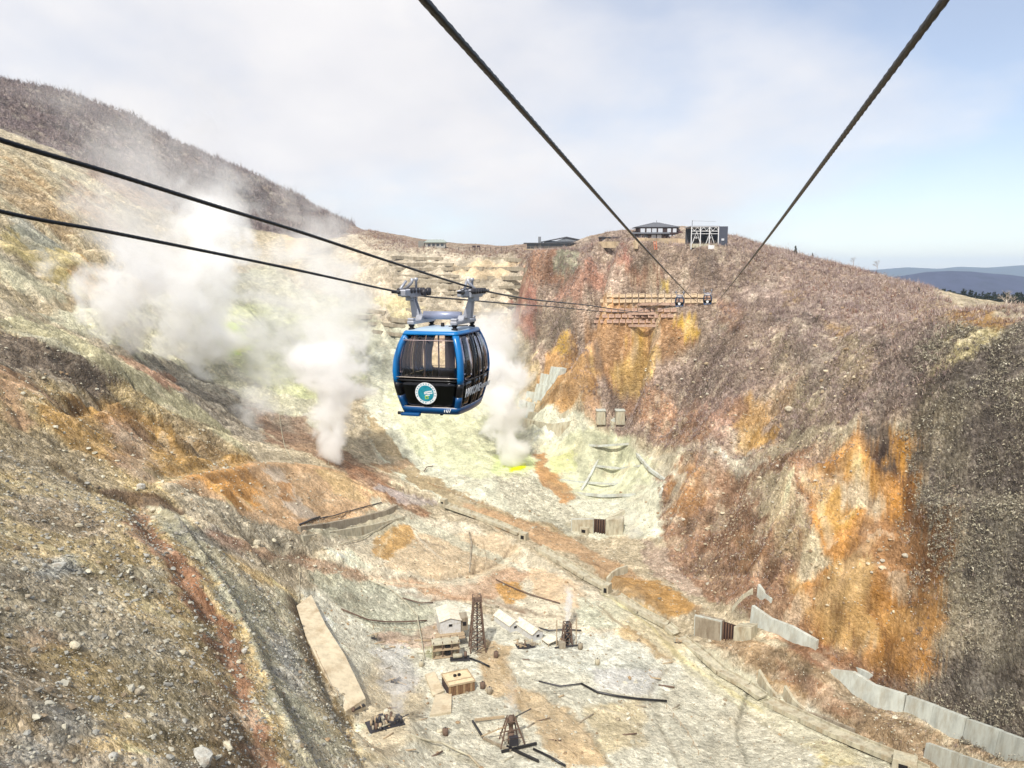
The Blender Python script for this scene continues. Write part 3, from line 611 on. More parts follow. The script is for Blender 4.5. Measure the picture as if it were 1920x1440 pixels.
# edge warp used for patch outlines
VU = VY + YK * samp(HM, VX, VY)
wx = fbm(VX / 7, VU / 7, 201, 5, .65); wy = fbm(VX / 7, VU / 7, 301, 5, .65)
dv = np.hypot(VX, VY)
wamp = np.clip(dv / 200, .4, 2.2) * 2.6
hx_ = fbm(VX / 1.7, VU / 1.9, 231, 3, .6); hy_ = fbm(VX / 1.7, VU / 1.9, 331, 3, .6)
QX = VX + wx * wamp + hx_ * 1.1; QY = VU + wy * wamp * 1.3 + hy_ * 1.5
base = srgb((196, 180, 148))
CR = np.tile(base, (VX.size, 1)); SPK = np.full(VX.size, .6)
i0 = 0
pn = fbm(VX / 11, VU / 16, 401, 6, .66)
for pts, col, soft, op, spk in PAT:
    soft = soft * .5
    n = len(pts); poly = allw[i0:i0 + n, :2]; i0 += n
    pad = soft * 2.5
    m = np.nonzero((QX > poly[:, 0].min() - pad) & (QX < poly[:, 0].max() + pad) & (QY > poly[:, 1].min() - pad) & (QY < poly[:, 1].max() + pad))[0]
    if not len(m): continue
    x = QX[m]; y = QY[m]; ins = np.zeros(len(m), bool); d = np.full(len(m), 1e9)
    for k in range(n):
        ax, ay = poly[k]; bx, by = poly[(k + 1) % n]
        c = ((ay > y) != (by > y)) & (x < (bx - ax) * (y - ay) / (by - ay + 1e-12) + ax); ins ^= c
        vx, vy = bx - ax, by - ay; t = np.clip(((x - ax) * vx + (y - ay) * vy) / (vx * vx + vy * vy + 1e-9), 0, 1)
        d = np.minimum(d, np.hypot(x - ax - t * vx, y - ay - t * vy))
    sd_ = np.where(ins, d, -d)
    f = np.clip(.5 + sd_ / (2 * soft), 0, 1); f = f * f * (3 - 2 * f)
    f = np.clip((f - .5) * 1.7 + .5 + .30 * pn[m] * (f < .999) , 0, 1) * op * np.clip(1 + .45 * pn[m], .45, 1)
    c = srgb(warm(col))
    CR[m] = CR[m] * (1 - f[:, None]) + c * f[:, None]
    SPK[m] = SPK[m] * (1 - f) + spk * f
for pts, hw, col, op in STROKES:
    n = len(pts); pl_ = allw[i0:i0 + n, :2]; i0 += n; pad = hw * 4 + 2
    m = np.nonzero((QX > pl_[:, 0].min() - pad) & (QX < pl_[:, 0].max() + pad) & (QY > pl_[:, 1].min() - pad) & (QY < pl_[:, 1].max() + pad))[0]
    if not len(m): continue
    d, _ = seg_dist(VX[m] * .45 + QX[m] * .55, VU[m] * .45 + QY[m] * .55, pl_); f = np.exp(-(d / (hw * 1.1)) ** 4) * op * np.clip(.8 + pn[m] * .8, .2, 1)
    CR[m] = CR[m] * (1 - f[:, None]) + srgb(col) * f[:, None]; SPK[m] = SPK[m] * (1 - f * .5)
# mineral staining: streaks follow the rills, blotches of paler and redder soil
s1 = samp(L1, VX, VY); s2 = samp(L2, VX, VY); stp = samp(steep, VX, VY)
chn = np.exp(-(s2 / .22) ** 2)
strata = samp(STRATA, VX, VY)
# tone by slope so relief reads: darker bare rock on steep, pale sediment on flat
ly, lx = np.gradient(blur(HM, 1), CELL); lsl = samp(np.sqrt(lx ** 2 + ly ** 2) - SLP, VX, VY)
CR *= np.exp(.05 - .16 * np.clip(lsl, -.5, 1.1))[:, None]
ia = samp(IA, VX, VY); ib = samp(IB, VX, VY); stp0 = samp(steep, VX, VY)
CR *= np.exp(((ia - .5) * .45 + (ib - .5) * .35) * stp0)[:, None]
cream = np.clip((ib - .78) * 8, 0, 1) * .45 * stp0; CR = CR * (1 - cream[:, None]) + srgb((214, 198, 168)) * cream[:, None]
stain = .20 * strata + .22 * pn + (.05 + .07 * stp) * s2 + .05 * s1 * stp + fbm(VX / 2.2, VU / 2.2, 951, 4, .7) * (.10 + .20 * SPK)
CR *= np.exp(stain * 1.1)[:, None]
pale = np.clip(chn * .25 * stp + fbm(VX / 16, VY / 16, 777, 5, .6) * 2 - .25, 0, 1) * .35 * (1 - .6 * stp)
CR = CR * (1 - pale[:, None]) + srgb((226, 218, 196)) * pale[:, None]
rust = np.clip(fbm(VX / 13 + 40, VY / 13, 888, 5, .6) * 2 - .45, 0, 1) * .3
CR = CR * (1 - rust[:, None]) + CR * np.array([1.03, .86, .68]) * rust[:, None]
lum = CR @ np.array([.3, .5, .2]); CR = CR * .97 + lum[:, None] * .03
CR = np.clip(CR * KALB, .004, .8)
rough_ = SPK
VZ = VZ + (fbm(VX / 1.6, VY / 1.6, 601, 3, .6)) * (.05 + .30 * SPK) * np.clip(dv / 150, .5, 1.4)

def grid_mesh(name, NA, NR, vx, vy, vz):
    me = bpy.data.meshes.new(name); n = NA * NR
    me.vertices.add(n); co = np.stack([vx, vy, vz], 1).astype(np.float32); me.vertices.foreach_set('co', co.ravel())
    a = (np.arange(NR - 1)[:, None] * NA + np.arange(NA - 1)[None]).ravel()
    q = np.stack([a, a + 1, a + NA + 1, a + NA], 1)[:, ::-1].astype(np.int32)
    q = q[:, [3, 2, 1, 0]][:, ::-1] if False else q
    me.loops.add(q.size); me.loops.foreach_set('vertex_index', q.ravel())
    me.polygons.add(len(q)); me.polygons.foreach_set('loop_start', np.arange(0, q.size, 4, dtype=np.int32)); me.polygons.foreach_set('loop_total', np.full(len(q), 4, np.int32))
    me.update(calc_edges=True); me.shade_smooth()
    return me
gm = grid_mesh('ground', NA, NR, VX, VY, VZ)
if gm.polygons[0].normal.z < 0: gm.flip_normals()
ca_ = gm.color_attributes.new('soil', 'FLOAT_COLOR', 'POINT')
ca_.data.foreach_set('color', np.concatenate([CR, rough_[:, None]], 1).astype(np.float32).ravel())

def rock_mat(name, attr='soil', k=1.0):
    m = bpy.data.materials.new(name); m.use_nodes = True; nt = m.node_tree; b = nt.nodes['Principled BSDF']
    at_ = N(nt, 'ShaderNodeAttribute', attribute_name=attr); tc = N(nt, 'ShaderNodeTexCoord')
    def vor(s, rnd=1.0, stretch=None):
        v = N(nt, 'ShaderNodeTexVoronoi'); v.inputs['Scale'].default_value = s; v.inputs['Randomness'].default_value = rnd
        if stretch:
            mp = N(nt, 'ShaderNodeMapping'); mp.inputs['Scale'].default_value = stretch; L(nt, tc.outputs['Object'], mp.inputs[0]); L(nt, mp.outputs[0], v.inputs[0])
        else: L(nt, tc.outputs['Object'], v.inputs[0])
        return v
    def noi(s, d=4, r=.6):
        v = N(nt, 'ShaderNodeTexNoise'); v.inputs['Scale'].default_value = s; v.inputs['Detail'].default_value = d; v.inputs['Roughness'].default_value = r
        L(nt, tc.outputs['Object'], v.inputs['Vector']); return v.outputs[0]
    v1 = vor(.85); v2 = vor(2.4); 
    sp1 = N(nt, 'ShaderNodeSeparateColor'); L(nt, v1.outputs['Color'], sp1.inputs[0])
    sp2 = N(nt, 'ShaderNodeSeparateColor'); L(nt, v2.outputs['Color'], sp2.inputs[0])
    n_a = noi(.32, 6, .68); n_b = noi(1.3, 5, .7)
    # per stone brightness
    s = math_(nt, 'ADD', math_(nt, 'MULTIPLY', sp1.outputs[0], .55), math_(nt, 'MULTIPLY', sp2.outputs[0], .45))
    stone = ramp(nt, s, [(.15, .5), (.5, 1.0), (.72, 1.25), (.9, 1.9)])
    grain = ramp(nt, n_b, [(.28, .55), (.5, 1.0), (.72, 1.5)])
    patchy = ramp(nt, n_a, [(.3, .72), (.5, 1.0), (.7, 1.28)])
    spk = at_.outputs['Alpha']
    f1 = mixc(nt, math_(nt, 'MULTIPLY', spk, .85), (1, 1, 1), stone)
    f2 = mixc(nt, math_(nt, 'ADD', math_(nt, 'MULTIPLY', spk, .5), .35), (1, 1, 1), grain)
    c = mixc(nt, 1, at_.outputs['Color'], f1, 'MULTIPLY'); c = mixc(nt, 1, c, f2, 'MULTIPLY'); c = mixc(nt, 1, c, patchy, 'MULTIPLY')
    # stones are greyer than the soil between them
    hs = N(nt, 'ShaderNodeHueSaturation'); L(nt, c, hs.inputs['Color']); L(nt, math_(nt, 'SUBTRACT', 1.03, math_(nt, 'MULTIPLY', math_(nt, 'MULTIPLY', s, spk), .28)), hs.inputs['Saturation'])
    L(nt, hs.outputs[0], b.inputs['Base Color'])
    b.inputs['Roughness'].default_value = .95; b.inputs['Specular IOR Level'].default_value = .15
    h = math_(nt, 'ADD', math_(nt, 'MULTIPLY', v1.outputs['Distance'], -.5), math_(nt, 'MULTIPLY', v2.outputs['Distance'], -.22))
    h = math_(nt, 'MULTIPLY', h, spk)
    h = math_(nt, 'ADD', h, math_(nt, 'MULTIPLY', n_b, .5)); h = math_(nt, 'ADD', h, math_(nt, 'MULTIPLY', n_a, .8))
    bp = N(nt, 'ShaderNodeBump'); bp.inputs['Strength'].default_value = 1.0; bp.inputs['Distance'].default_value = 1.5
    L(nt, h, bp.inputs['Height']); L(nt, bp.outputs[0], b.inputs['Normal'])
    return m
M_SOIL = rock_mat('volcanic_soil')
gm.materials.append(M_SOIL)
ground_o = bpy.data.objects.new('ground', gm); COL.objects.link(ground_o); tag(ground_o, kind='structure')
# ------------------------------------------------------------------ mesh building
class MB:
    def __init__(s): s.v = []; s.f = []
    def add(s, v, f):
        b = len(s.v); s.v += [tuple(p) for p in v]; s.f += [tuple(b + i for i in q) for q in f]; return s
    def box(s, c, d, M=None):
        x, y, z = (k / 2 for k in d); c = Vector(c)
        v = [Vector((a * x, b * y, e * z)) for e in (-1, 1) for b in (-1, 1) for a in (-1, 1)]
        if M is not None: v = [M @ p for p in v]
        return s.add([p + c for p in v], [(0, 2, 3, 1), (4, 5, 7, 6), (0, 1, 5, 4), (2, 6, 7, 3), (0, 4, 6, 2), (1, 3, 7, 5)])
    def tube(s, pts, r, n=8, cap=True, twist=0.0, lobes=0, amp=0.0):
        pts = [Vector(p) for p in pts]; m = len(pts); rs = r if isinstance(r, (list, tuple)) else [r] * m
        v = []; up = Vector((0, 0, 1)); L_ = 0
        for i, p in enumerate(pts):
            t = (pts[min(i + 1, m - 1)] - pts[max(i - 1, 0)]).normalized()
            a = t.cross(up)
            if a.length < 1e-3: a = t.cross(Vector((1, 0, 0)))
            a.normalize(); b = a.cross(t)
            if i: L_ += (p - pts[i - 1]).length
            for k in range(n):
                an = 2 * math.pi * k / n
                rr = rs[i] * (1 + (amp * math.cos(lobes * (an + L_ * twist)) if lobes else 0))
                v.append(p + a * math.cos(an) * rr + b * math.sin(an) * rr)
        f = [(i * n + k, i * n + (k + 1) % n, (i + 1) * n + (k + 1) % n, (i + 1) * n + k) for i in range(m - 1) for k in range(n)]
        if cap: f += [tuple(reversed(range(n))), tuple((m - 1) * n + k for k in range(n))]
        return s.add(v, f)
    def bar(s, a, b, w_, h_=None, up=(0, 0, 1)):
        a = Vector(a); b = Vector(b); h_ = h_ or w_; t = (b - a).normalized(); u = Vector(up); x = t.cross(u)
        if x.length < 1e-3: x = t.cross(Vector((1, 0, 0)))
        x.normalize(); y = x.cross(t); x = x * w_ / 2; y = y * h_ / 2
        return s.add([a - x - y, a + x - y, a + x + y, a - x + y, b - x - y, b + x - y, b + x + y, b - x + y],
                     [(0, 1, 2, 3), (7, 6, 5, 4), (0, 4, 5, 1), (1, 5, 6, 2), (2, 6, 7, 3), (3, 7, 4, 0)])
    def prism(s, poly, n, d):
        """poly: 3D outline, pushed by vector n*d"""
        k = len(poly); n = Vector(n) * d
        v = [Vector(p) for p in poly] + [Vector(p) + n for p in poly]
        return s.add(v, [tuple(reversed(range(k))), tuple(range(k, 2 * k))] + [(i, (i + 1) % k, k + (i + 1) % k, k + i) for i in range(k)])
    def mesh(s, name, mat=None, smooth=False):
        import bmesh
        me = bpy.data.meshes.new(name); me.from_pydata(s.v, [], s.f); me.update()
        bm = bmesh.new(); bm.from_mesh(me); bmesh.ops.recalc_face_normals(bm, faces=bm.faces); bm.to_mesh(me); bm.free()
        if mat: me.materials.append(mat)
        if smooth: me.shade_smooth()
        return me
    def build(s, name, mat, parent=None, smooth=False, bevel=0.0):
        o = bpy.data.objects.new(name, s.mesh(name, mat, smooth)); COL.objects.link(o)
        if parent: o.parent = parent
        if bevel:
            b = o.modifiers.new('bevel', 'BEVEL'); b.width = bevel; b.segments = 2; b.limit_method = 'ANGLE'
        return o
def pieces(mb_list, name, mat_, parent, smooth=True, bevel=0):
    return [m.build(name, mat_, parent, smooth, bevel) for m in mb_list]
def TB(pts, r, n=10): return MB().tube(pts, r, n)
def share(name, me, parent, loc=(0, 0, 0), rot=(0, 0, 0), scale=(1, 1, 1)):
    o = bpy.data.objects.new(name, me); COL.objects.link(o); o.parent = parent; o.location = loc; o.rotation_euler = rot; o.scale = scale; return o
def copy_tree(o, parent=None):
    c = o.copy(); COL.objects.link(c); c.parent = parent
    for ch in [x for x in o.children]: copy_tree(ch, c)
    return c
_mats = {}
def mat(name, col, rough=.7, metal=0.0, spec=.4, var=.12, scale=3.0, bump=.0, dirt=None, lin=None, streak=False):
    if name in _mats: return _mats[name]
    m = bpy.data.materials.new(name); m.use_nodes = True; nt = m.node_tree; b = nt.nodes['Principled BSDF']
    c = tuple(srgb(col)) if lin is None else lin
    tc = N(nt, 'ShaderNodeTexCoord'); n = N(nt, 'ShaderNodeTexNoise'); n.inputs['Scale'].default_value = scale; n.inputs['Detail'].default_value = 5; n.inputs['Roughness'].default_value = .65
    vec = tc.outputs['Object']
    if streak:
        mp = N(nt, 'ShaderNodeMapping'); mp.inputs['Scale'].default_value = (1, 1, .3); L(nt, vec, mp.inputs[0]); vec = mp.outputs[0]
    L(nt, vec, n.inputs['Vector'])
    f = ramp(nt, n.outputs[0], [(.25, 1 - var * 2), (.5, 1), (.75, 1 + var)])
    cc = mixc(nt, 1, (*c, 1), f, 'MULTIPLY')
    if dirt:
        n2 = N(nt, 'ShaderNodeTexNoise'); n2.inputs['Scale'].default_value = scale * .6; n2.inputs['Detail'].default_value = 8; n2.inputs['Roughness'].default_value = .7; L(nt, vec, n2.inputs['Vector'])
        cc = mixc(nt, ramp(nt, n2.outputs[0], [(.48, 0), (.68, .8)]), cc, (*srgb(dirt), 1))
    L(nt, cc, b.inputs['Base Color']); b.inputs['Roughness'].default_value = rough; b.inputs['Metallic'].default_value = metal; b.inputs['Specular IOR Level'].default_value = spec
    if bump:
        bp = N(nt, 'ShaderNodeBump'); bp.inputs['Strength'].default_value = .7; bp.inputs['Distance'].default_value = bump; L(nt, n.outputs[0], bp.inputs['Height']); L(nt, bp.outputs[0], b.inputs['Normal'])
    _mats[name] = m; return m
def glass(name, tint, refl=.12):
    if name in _mats: return _mats[name]
    m = bpy.data.materials.new(name); m.use_nodes = True; nt = m.node_tree; nt.nodes.clear()
    o = N(nt, 'ShaderNodeOutputMaterial'); t = N(nt, 'ShaderNodeBsdfTransparent'); t.inputs[0].default_value = (*tint, 1)
    g = N(nt, 'ShaderNodeBsdfGlossy'); g.inputs['Roughness'].default_value = .04; g.inputs[0].default_value = (.9, .9, .95, 1)
    fr = N(nt, 'ShaderNodeFresnel'); fr.inputs[0].default_value = 1.5
    mx = N(nt, 'ShaderNodeMixShader'); L(nt, math_(nt, 'ADD', fr.outputs[0], refl - .04, True), mx.inputs[0]); L(nt, t.outputs[0], mx.inputs[1]); L(nt, g.outputs[0], mx.inputs[2]); L(nt, mx.outputs[0], o.inputs[0])
    _mats[name] = m; return m
def text_obj(name, body, size, mt, parent, M, depth=.006, shear=0.0):
    cu = bpy.data.curves.new(name, 'FONT'); cu.body = body; cu.size = size; cu.extrude = depth; cu.align_x = 'CENTER'; cu.align_y = 'CENTER'; cu.shear = shear; cu.space_character = 1.02
    cu.offset = size * .018
    tmp = bpy.data.objects.new(name, cu); COL.objects.link(tmp)
    bpy.context.view_layer.update()
    me = bpy.data.meshes.new_from_object(tmp.evaluated_get(bpy.context.evaluated_depsgraph_get()))
    bpy.data.objects.remove(tmp); bpy.data.curves.remove(cu)
    me.name = name; me.materials.clear(); me.materials.append(mt)
    o = bpy.data.objects.new(name, me); COL.objects.link(o); o.parent = parent; o.matrix_local = M; return o
M_STEEL = mat('galvanised_steel', (172, 174, 182), .45, .35, .5, .10, 6)
M_DARKSTEEL = mat('dark_machinery', (70, 68, 72), .5, .5, .5, .2, 9)
M_RUBBER = mat('black_rubber', (30, 30, 32), .7, 0, .3, .1, 9)
M_BLUE = mat('blue_paint', (8, 112, 178), .28, .0, .5, .06, 2)
M_DBLUE = mat('deep_blue_paint', (14, 76, 128), .3, .0, .5, .08, 2)
M_BLACK = mat('black_trim', (26, 24, 26), .35, 0, .5, .1, 4)
M_DARKIN = mat('dark_interior', (60, 48, 42), .7, 0, .3, .15, 4)
M_WHITE = mat('white_paint', (226, 226, 226), .5, 0, .4, .05, 3)
M_CONC = mat('concrete', (184, 178, 156), .9, 0, .2, .26, .8, .08, dirt=(146, 126, 98), streak=True)
M_WCONC = mat('pale_concrete', (190, 194, 186), .9, 0, .2, .18, .6, .06, dirt=(158, 150, 130), streak=True)
M_DCONC = mat('weathered_concrete', (158, 148, 130), .9, 0, .2, .18, .7, .06, dirt=(110, 92, 70), streak=True)
M_RUST = mat('rusty_iron', (112, 92, 78), .85, .1, .3, .3, 4, .02)
M_WOOD = mat('bleached_timber', (176, 156, 128), .9, 0, .2, .25, 4, .02)
M_ROOFW = mat('pale_sheet_roof', (222, 214, 196), .7, 0, .3, .08, 2, dirt=(190, 172, 140))
M_WALLW = mat('pale_sheet_wall', (202, 202, 200), .8, 0, .3, .08, 2, dirt=(170, 160, 140))
M_DARK = mat('dark_opening', (34, 30, 28), .9, 0, .2, .1, 2)
# ------------------------------------------------------------------ the cable line: two tracks of two ropes each
AZ = R(15.0)
TU = Vector((math.sin(AZ), math.cos(AZ), 0)); TR = Vector((math.cos(AZ), -math.sin(AZ), 0))
GAUGE = 2.08
CAB = at(831, 690, 24.4)                      # centre of the near cabin
OWN = at(1327, 545, 175.0)                    # point on our own rope pair
def plan_point(px, py, q):
    """point of the vertical plane through q along the track seen at pixel"""
    d = ray(px, py); # solve (t*d).R = q.R
    t = (q.x * TR.x + q.y * TR.y) / (d[0] * TR.x + d[1] * TR.y)
    return Vector((d[0] * t, d[1] * t, EYE.z + d[2] * t))
def spline(P_, n=10):
    P_ = [Vector(p) for p in P_]; out = []
    Q = [P_[0] * 2 - P_[1]] + P_ + [P_[-1] * 2 - P_[-2]]
    for i in range(1, len(Q) - 2):
        for k in range(n):
            t = k / n; a, b, c, d = Q[i - 1:i + 3]
            out.append(.5 * ((2 * b) + (c - a) * t + (2 * a - 5 * b + 4 * c - d) * t * t + (3 * b - a - 3 * c + d) * t ** 3))
    out.append(P_[-1]); return out
OAZ = R(14.25); OU = Vector((math.sin(OAZ), math.cos(OAZ), 0)); OR_ = Vector((math.cos(OAZ), -math.sin(OAZ), 0)); OWN0 = Vector((.63, 3.0, 0))
def own(side):
    # centre line heights above the eye at distance ahead
    ys = [-4, 3.0, 14, 32, 60, 100, 140, 175, 215, 260, 316]; zs = [1.42, 1.03, .37, -.62, -2.1, -3.9, -4.6, -4.15, -1.8, 3.2, 12.6]
    pts = []
    q = OWN0 + OR_ * (1.92 / 2 * side)
    for y, z in zip(ys, zs):
        t = (y - q.y) / OU.y; p = q + OU * t
        pts.append(Vector((p.x, y, EYE.z + z)))
    return pts
c_in = CAB + TR * (GAUGE / 2); c_out = CAB - TR * (GAUGE / 2)
inner = [plan_point(a, b, c_in) for a, b in [(-420, 118), (0, 262), (200, 322), (400, 385), (560, 434), (720, 487), (870, 535), (935, 551), (1000, 562), (1050, 567), (1090, 571)]]
outer = [plan_point(a, b, c_out) for a, b in [(-420, 282), (0, 396), (200, 434), (400, 474), (560, 507), (730, 544), (800, 556), (870, 562), (960, 570), (1020, 574)]]
inner += [at(1150, 576, 52) + (TR * 0), ]
def tail(pl_, q, far):
    """continue the rope at its own plan line through the dip up to the station"""
    for Y, z in far:
        t = (Y - q.y) / TU.y; p = q + TU * t; pl_.append(Vector((p.x, p.y, EYE.z + z)))
inner.pop()
FAR = [(90, -4.6), (140, -5.2), (175, -4.5), (215, -2.0), (260, 3.0), (316, 12.4)]
tail(inner, c_in, FAR); tail(outer, c_out, FAR)
M_ROPE = mat('steel_rope', (34, 36, 42), .45, .5, .5, .25, 30)
def rope(pts, r, label, n=10):
    S = []
    sp = spline(pts, n)
    # resample: fine near the eye so the lay of the strands shows
    out = [sp[0]]
    for a, b in zip(sp[:-1], sp[1:]):
        d = max((a - EYE).length, 2); seg = (b - a).length
        st = .035 if d < 16 else (.25 if d < 40 else 4)
        k = max(1, min(int(seg / st), 220))
        for j in range(1, k + 1): out.append(a.lerp(b, j / k))
    near = MB().tube(out, r, 12, True, twist=9.0, lobes=6, amp=.13)
    o = near.build('cable', M_ROPE, None, True)
    tag(o, label, 'cable', 'ropes of the cable line'); return o
ROPE_R = .029
rope(own(-1), ROPE_R * .58, 'dark twisted steel rope from top centre of the picture down to the far cabins')
rope(own(1), ROPE_R * .58, 'dark twisted steel rope falling from the top right corner towards the ridge')
rope(inner, ROPE_R, 'upper of two dark ropes from the left edge, through the blue cabin right clamp')
rope(outer, ROPE_R, 'lower of two dark ropes from the left edge, through the blue cabin left clamp')

# ------------------------------------------------------------------ blue cabin
def prof(z):
    zz = [-1.27, -1.1, -.8, -.4, 0, .4, .8, 1.1, 1.27]
    hx = np.interp(z, zz, [.90, .95, 1.03, 1.11, 1.14, 1.12, 1.03, .92, .84])
    hy = np.interp(z, zz, [1.16, 1.24, 1.34, 1.43, 1.47, 1.44, 1.35, 1.23, 1.12])
    return float(hx), float(hy)
def ring(z, off=0.0, cr=.13):
    hx, hy = prof(z); hx += off; hy += off
    return hx, hy, cr
def face_pt(side, s, z, off=0.0):
    """side: 0 front(-y) 1 right(+x) 2 back 3 left ; s in -1..1 along the flat part"""
    hx, hy, cr = ring(z, off)
    bow = .045 * (1 - s * s)
    if side == 0: return Vector((s * (hx - cr), -hy - bow, z))
    if side == 1: return Vector((hx + bow * 1.6, s * (hy - cr), z))
    if side == 2: return Vector((-s * (hx - cr), hy + bow, z))
    return Vector((-hx - bow * 1.6, -s * (hy - cr), z))
def corner_pt(side, a, z, off=0.0):
    """corner after side, a in 0..1"""
    hx, hy, cr = ring(z, off)
    cx, cy = [(hx - cr, -hy + cr), (hx - cr, hy - cr), (-hx + cr, hy - cr), (-hx + cr, -hy + cr)][side]
    an = R(-90 + 90 * side + 90 * a); return Vector((cx + cr * math.cos(an), cy + cr * math.sin(an), z))
def patch(fn, us, zs, th=.02):
    """curved sheet with thickness"""
    m = MB(); nu, nz_ = len(us), len(zs)
    v = [fn(u, z, 0) for z in zs for u in us] + [fn(u, z, -th) for z in zs for u in us]
    f = []; o = nu * nz_
    for j in range(nz_ - 1):
        for i in range(nu - 1):
            a = j * nu + i; f.append((a, a + 1, a + nu + 1, a + nu)); f.append((o + a, o + a + nu, o + a + nu + 1, o + a + 1))
    for i in range(nu - 1):
        f.append((i, o + i, o + i + 1, i + 1)); a = (nz_ - 1) * nu + i; f.append((a, a + 1, o + a + 1, o + a))
    for j in range(nz_ - 1):
        a = j * nu; f.append((a, a + nu, o + a + nu, o + a)); a = j * nu + nu - 1; f.append((a, o + a, o + a + nu, a + nu))
    return m.add(v, f)
lin = lambda a, b, n: [a + (b - a) * i / (n - 1) for i in range(n)]
G_UP = glass('tinted_glass', (.97, .91, .89), .05); G_LO = glass('dark_tinted_glass', (.36, .31, .29), .05)
def make_cabin(detail=True):
    root = empty('cable_car', (0, 0, 0))
    # corner posts: blue, with a black stretch at seat height
    for s in range(4):
        f = lambda u, z, t, s=s: corner_pt(s, u, z, .012 + t)
        patch(f, lin(-.12, 1.12, 6), lin(-.30, 1.20, 10), .07).build('corner_post', M_BLUE, root, True)
        patch(f, lin(-.12, 1.12, 6), lin(-.72, -.30, 4), .07).build('post_cover', M_BLACK, root, True)
        patch(f, lin(-.12, 1.12, 6), lin(-1.20, -.72, 4), .07).build('post_foot', M_DBLUE, root, True)
    # top and bottom bands
    def band(z0, z1, off, m_, name, n=3):
        mb = MB(); loops = []
        for t in (0, -.05):
            for z in lin(z0, z1, n):
                lp = []
                for s in range(4):
                    lp += [face_pt(s, u, z, off + t) for u in lin(-1, 1, 7)] + [corner_pt(s, a, z, off + t) for a in (.25, .5, .75)]
                loops.append(lp)
        k = len(loops[0]); v = [p for lp in loops for p in lp]; f = []
        for j in range(n - 1):
            for i in range(k):
                f.append((j * k + i, j * k + (i + 1) % k, (j + 1) * k + (i + 1) % k, (j + 1) * k + i))
                o = n * k; f.append((o + j * k + i, o + (j + 1) * k + i, o + (j + 1) * k + (i + 1) % k, o + j * k + (i + 1) % k))
        o = n * k
        for i in range(k):
            i2 = (i + 1) % k
            f.append((i, o + i, o + i2, i2)); a = (n - 1) * k; f.append((a + i, a + i2, o + a + i2, o + a + i))
        mb.add(v, f); return mb.build(name, m_, root, True)
    band(1.15, 1.26, .018, M_BLUE, 'roof_rail'); band(-1.27, -1.06, .018, M_DBLUE, 'bottom_rail')
    # roof and floor plates
    def plate(z, th, off, m_, name, dome=0.0):
        lp = []
        for s in range(4): lp += [face_pt(s, u, z, off) for u in lin(-1, 1, 5)] + [corner_pt(s, a, z, off) for a in (.25, .5, .75)]
        mb = MB()
        if dome:
            v = [(p.x, p.y, z) for p in lp] + [(p.x * .7, p.y * .7, z + dome * .8) for p in lp] + [(0, 0, z + dome)] + [(p.x, p.y, z - th) for p in lp]; k = len(lp)
            f = [(i, (i + 1) % k, k + (i + 1) % k, k + i) for i in range(k)] + [(k + i, k + (i + 1) % k, 2 * k) for i in range(k)]
            f += [(2 * k + 1 + i, 2 * k + 1 + (i + 1) % k, (i + 1) % k, i) for i in range(k)] + [tuple(reversed([2 * k + 1 + i for i in range(k)]))]
            mb.add(v, f)
        else: mb.prism([(p.x, p.y, z - th) for p in lp], (0, 0, 1), th)
        return mb.build(name, m_, root)
    plate(1.262, .03, -.03, mat('roof_paint', (176, 196, 214), .4, 0, .4, .05), 'roof', .07)
    plate(-1.20, .06, -.02, M_DARKIN, 'floor')
    # glazing
    for s in range(4):
        f = lambda u, z, t, s=s: face_pt(s, u, z, -.012 + t)
        if s in (0, 2):
            patch(f, lin(-1, 1, 7), lin(-.20, 1.15, 9), .012).build('window', G_UP, root, True)
            lo = patch(f, lin(-1, 1, 7), lin(-1.06, -.24, 6), .012).build('lower_pane', G_LO, root, True)
            g = lambda u, z, t, s=s: face_pt(s, u, z, .006 + t)
            patch(g, lin(-1, 1, 7), [-.245, -.195], .04).build('window_rail', M_BLACK, root, True)
            patch(g, lin(-1, 1, 7), [-.128, -.112], .012).build('grab_rail', mat('bright_rail', (230, 215, 200), .3, .2), root, True)
            patch(g, lin(-1, 1, 7), [.985, 1.0], .012).build('seal', mat('grey_seal', (190, 170, 170), .4), root, True)
            patch(g, lin(-1, 1, 7), [-1.065, -1.045], .012).build('sill_strip', mat('bright_rail', (230, 215, 200), .3, .2), root, True)
        else:
            for a, b in ((-1, -.36), (-.33, .33), (.36, 1)):
                patch(f, lin(a, b, 4), lin(-.20, 1.15, 9), .012).build('window', G_UP, root, True)
                patch(f, lin(a, b, 4), lin(-1.06, -.24, 6), .012).build('lower_pane', G_LO, root, True)
            g = lambda u, z, t, s=s: face_pt(s, u, z, .010 + t)
            for c in (-.345, .0, .345):
                patch(g, [c - .022, c + .022], lin(-1.06, 1.15, 12), .05).build('door_stile', M_BLACK, root, True)
            patch(g, lin(-1, 1, 7), [-.235, -.205], .03).build('window_rail', M_BLACK, root, True)
            patch(g, lin(-1, 1, 7), [-1.065, -1.045], .012).build('sill_strip', mat('bright_rail', (230, 215, 200), .3, .2), root, True)
    # benches, poles, a lining behind the lower panes
    for s in (-1, 1):
        MB().box((0, s * .95, -.72), (1.6, .42, .10)).build('bench_seat', M_DARKIN, root); MB().box((0, s * 1.18, -.42), (1.6, .08, .55)).build('bench_back', M_DARKIN, root); MB().box((0, s * 1.0, -.98), (1.5, .3, .42)).build('bench_base', M_DARKIN, root)
    for x, y in ((-.55, -.2), (-.35, .55), (.3, .6)):
        MB().tube([(x, y, -1.2), (x, y, 1.2)], .028, 8).build('pole', mat('pole_metal', (150, 140, 140), .3, .8), root, True)
    MB().box((-.2, 1.22, .25), (.34, .05, 1.6)).build('rear_pillar', mat('grey_pillar', (110, 96, 96), .5), root)
    # roof mounts and hanger
    beams = MB()
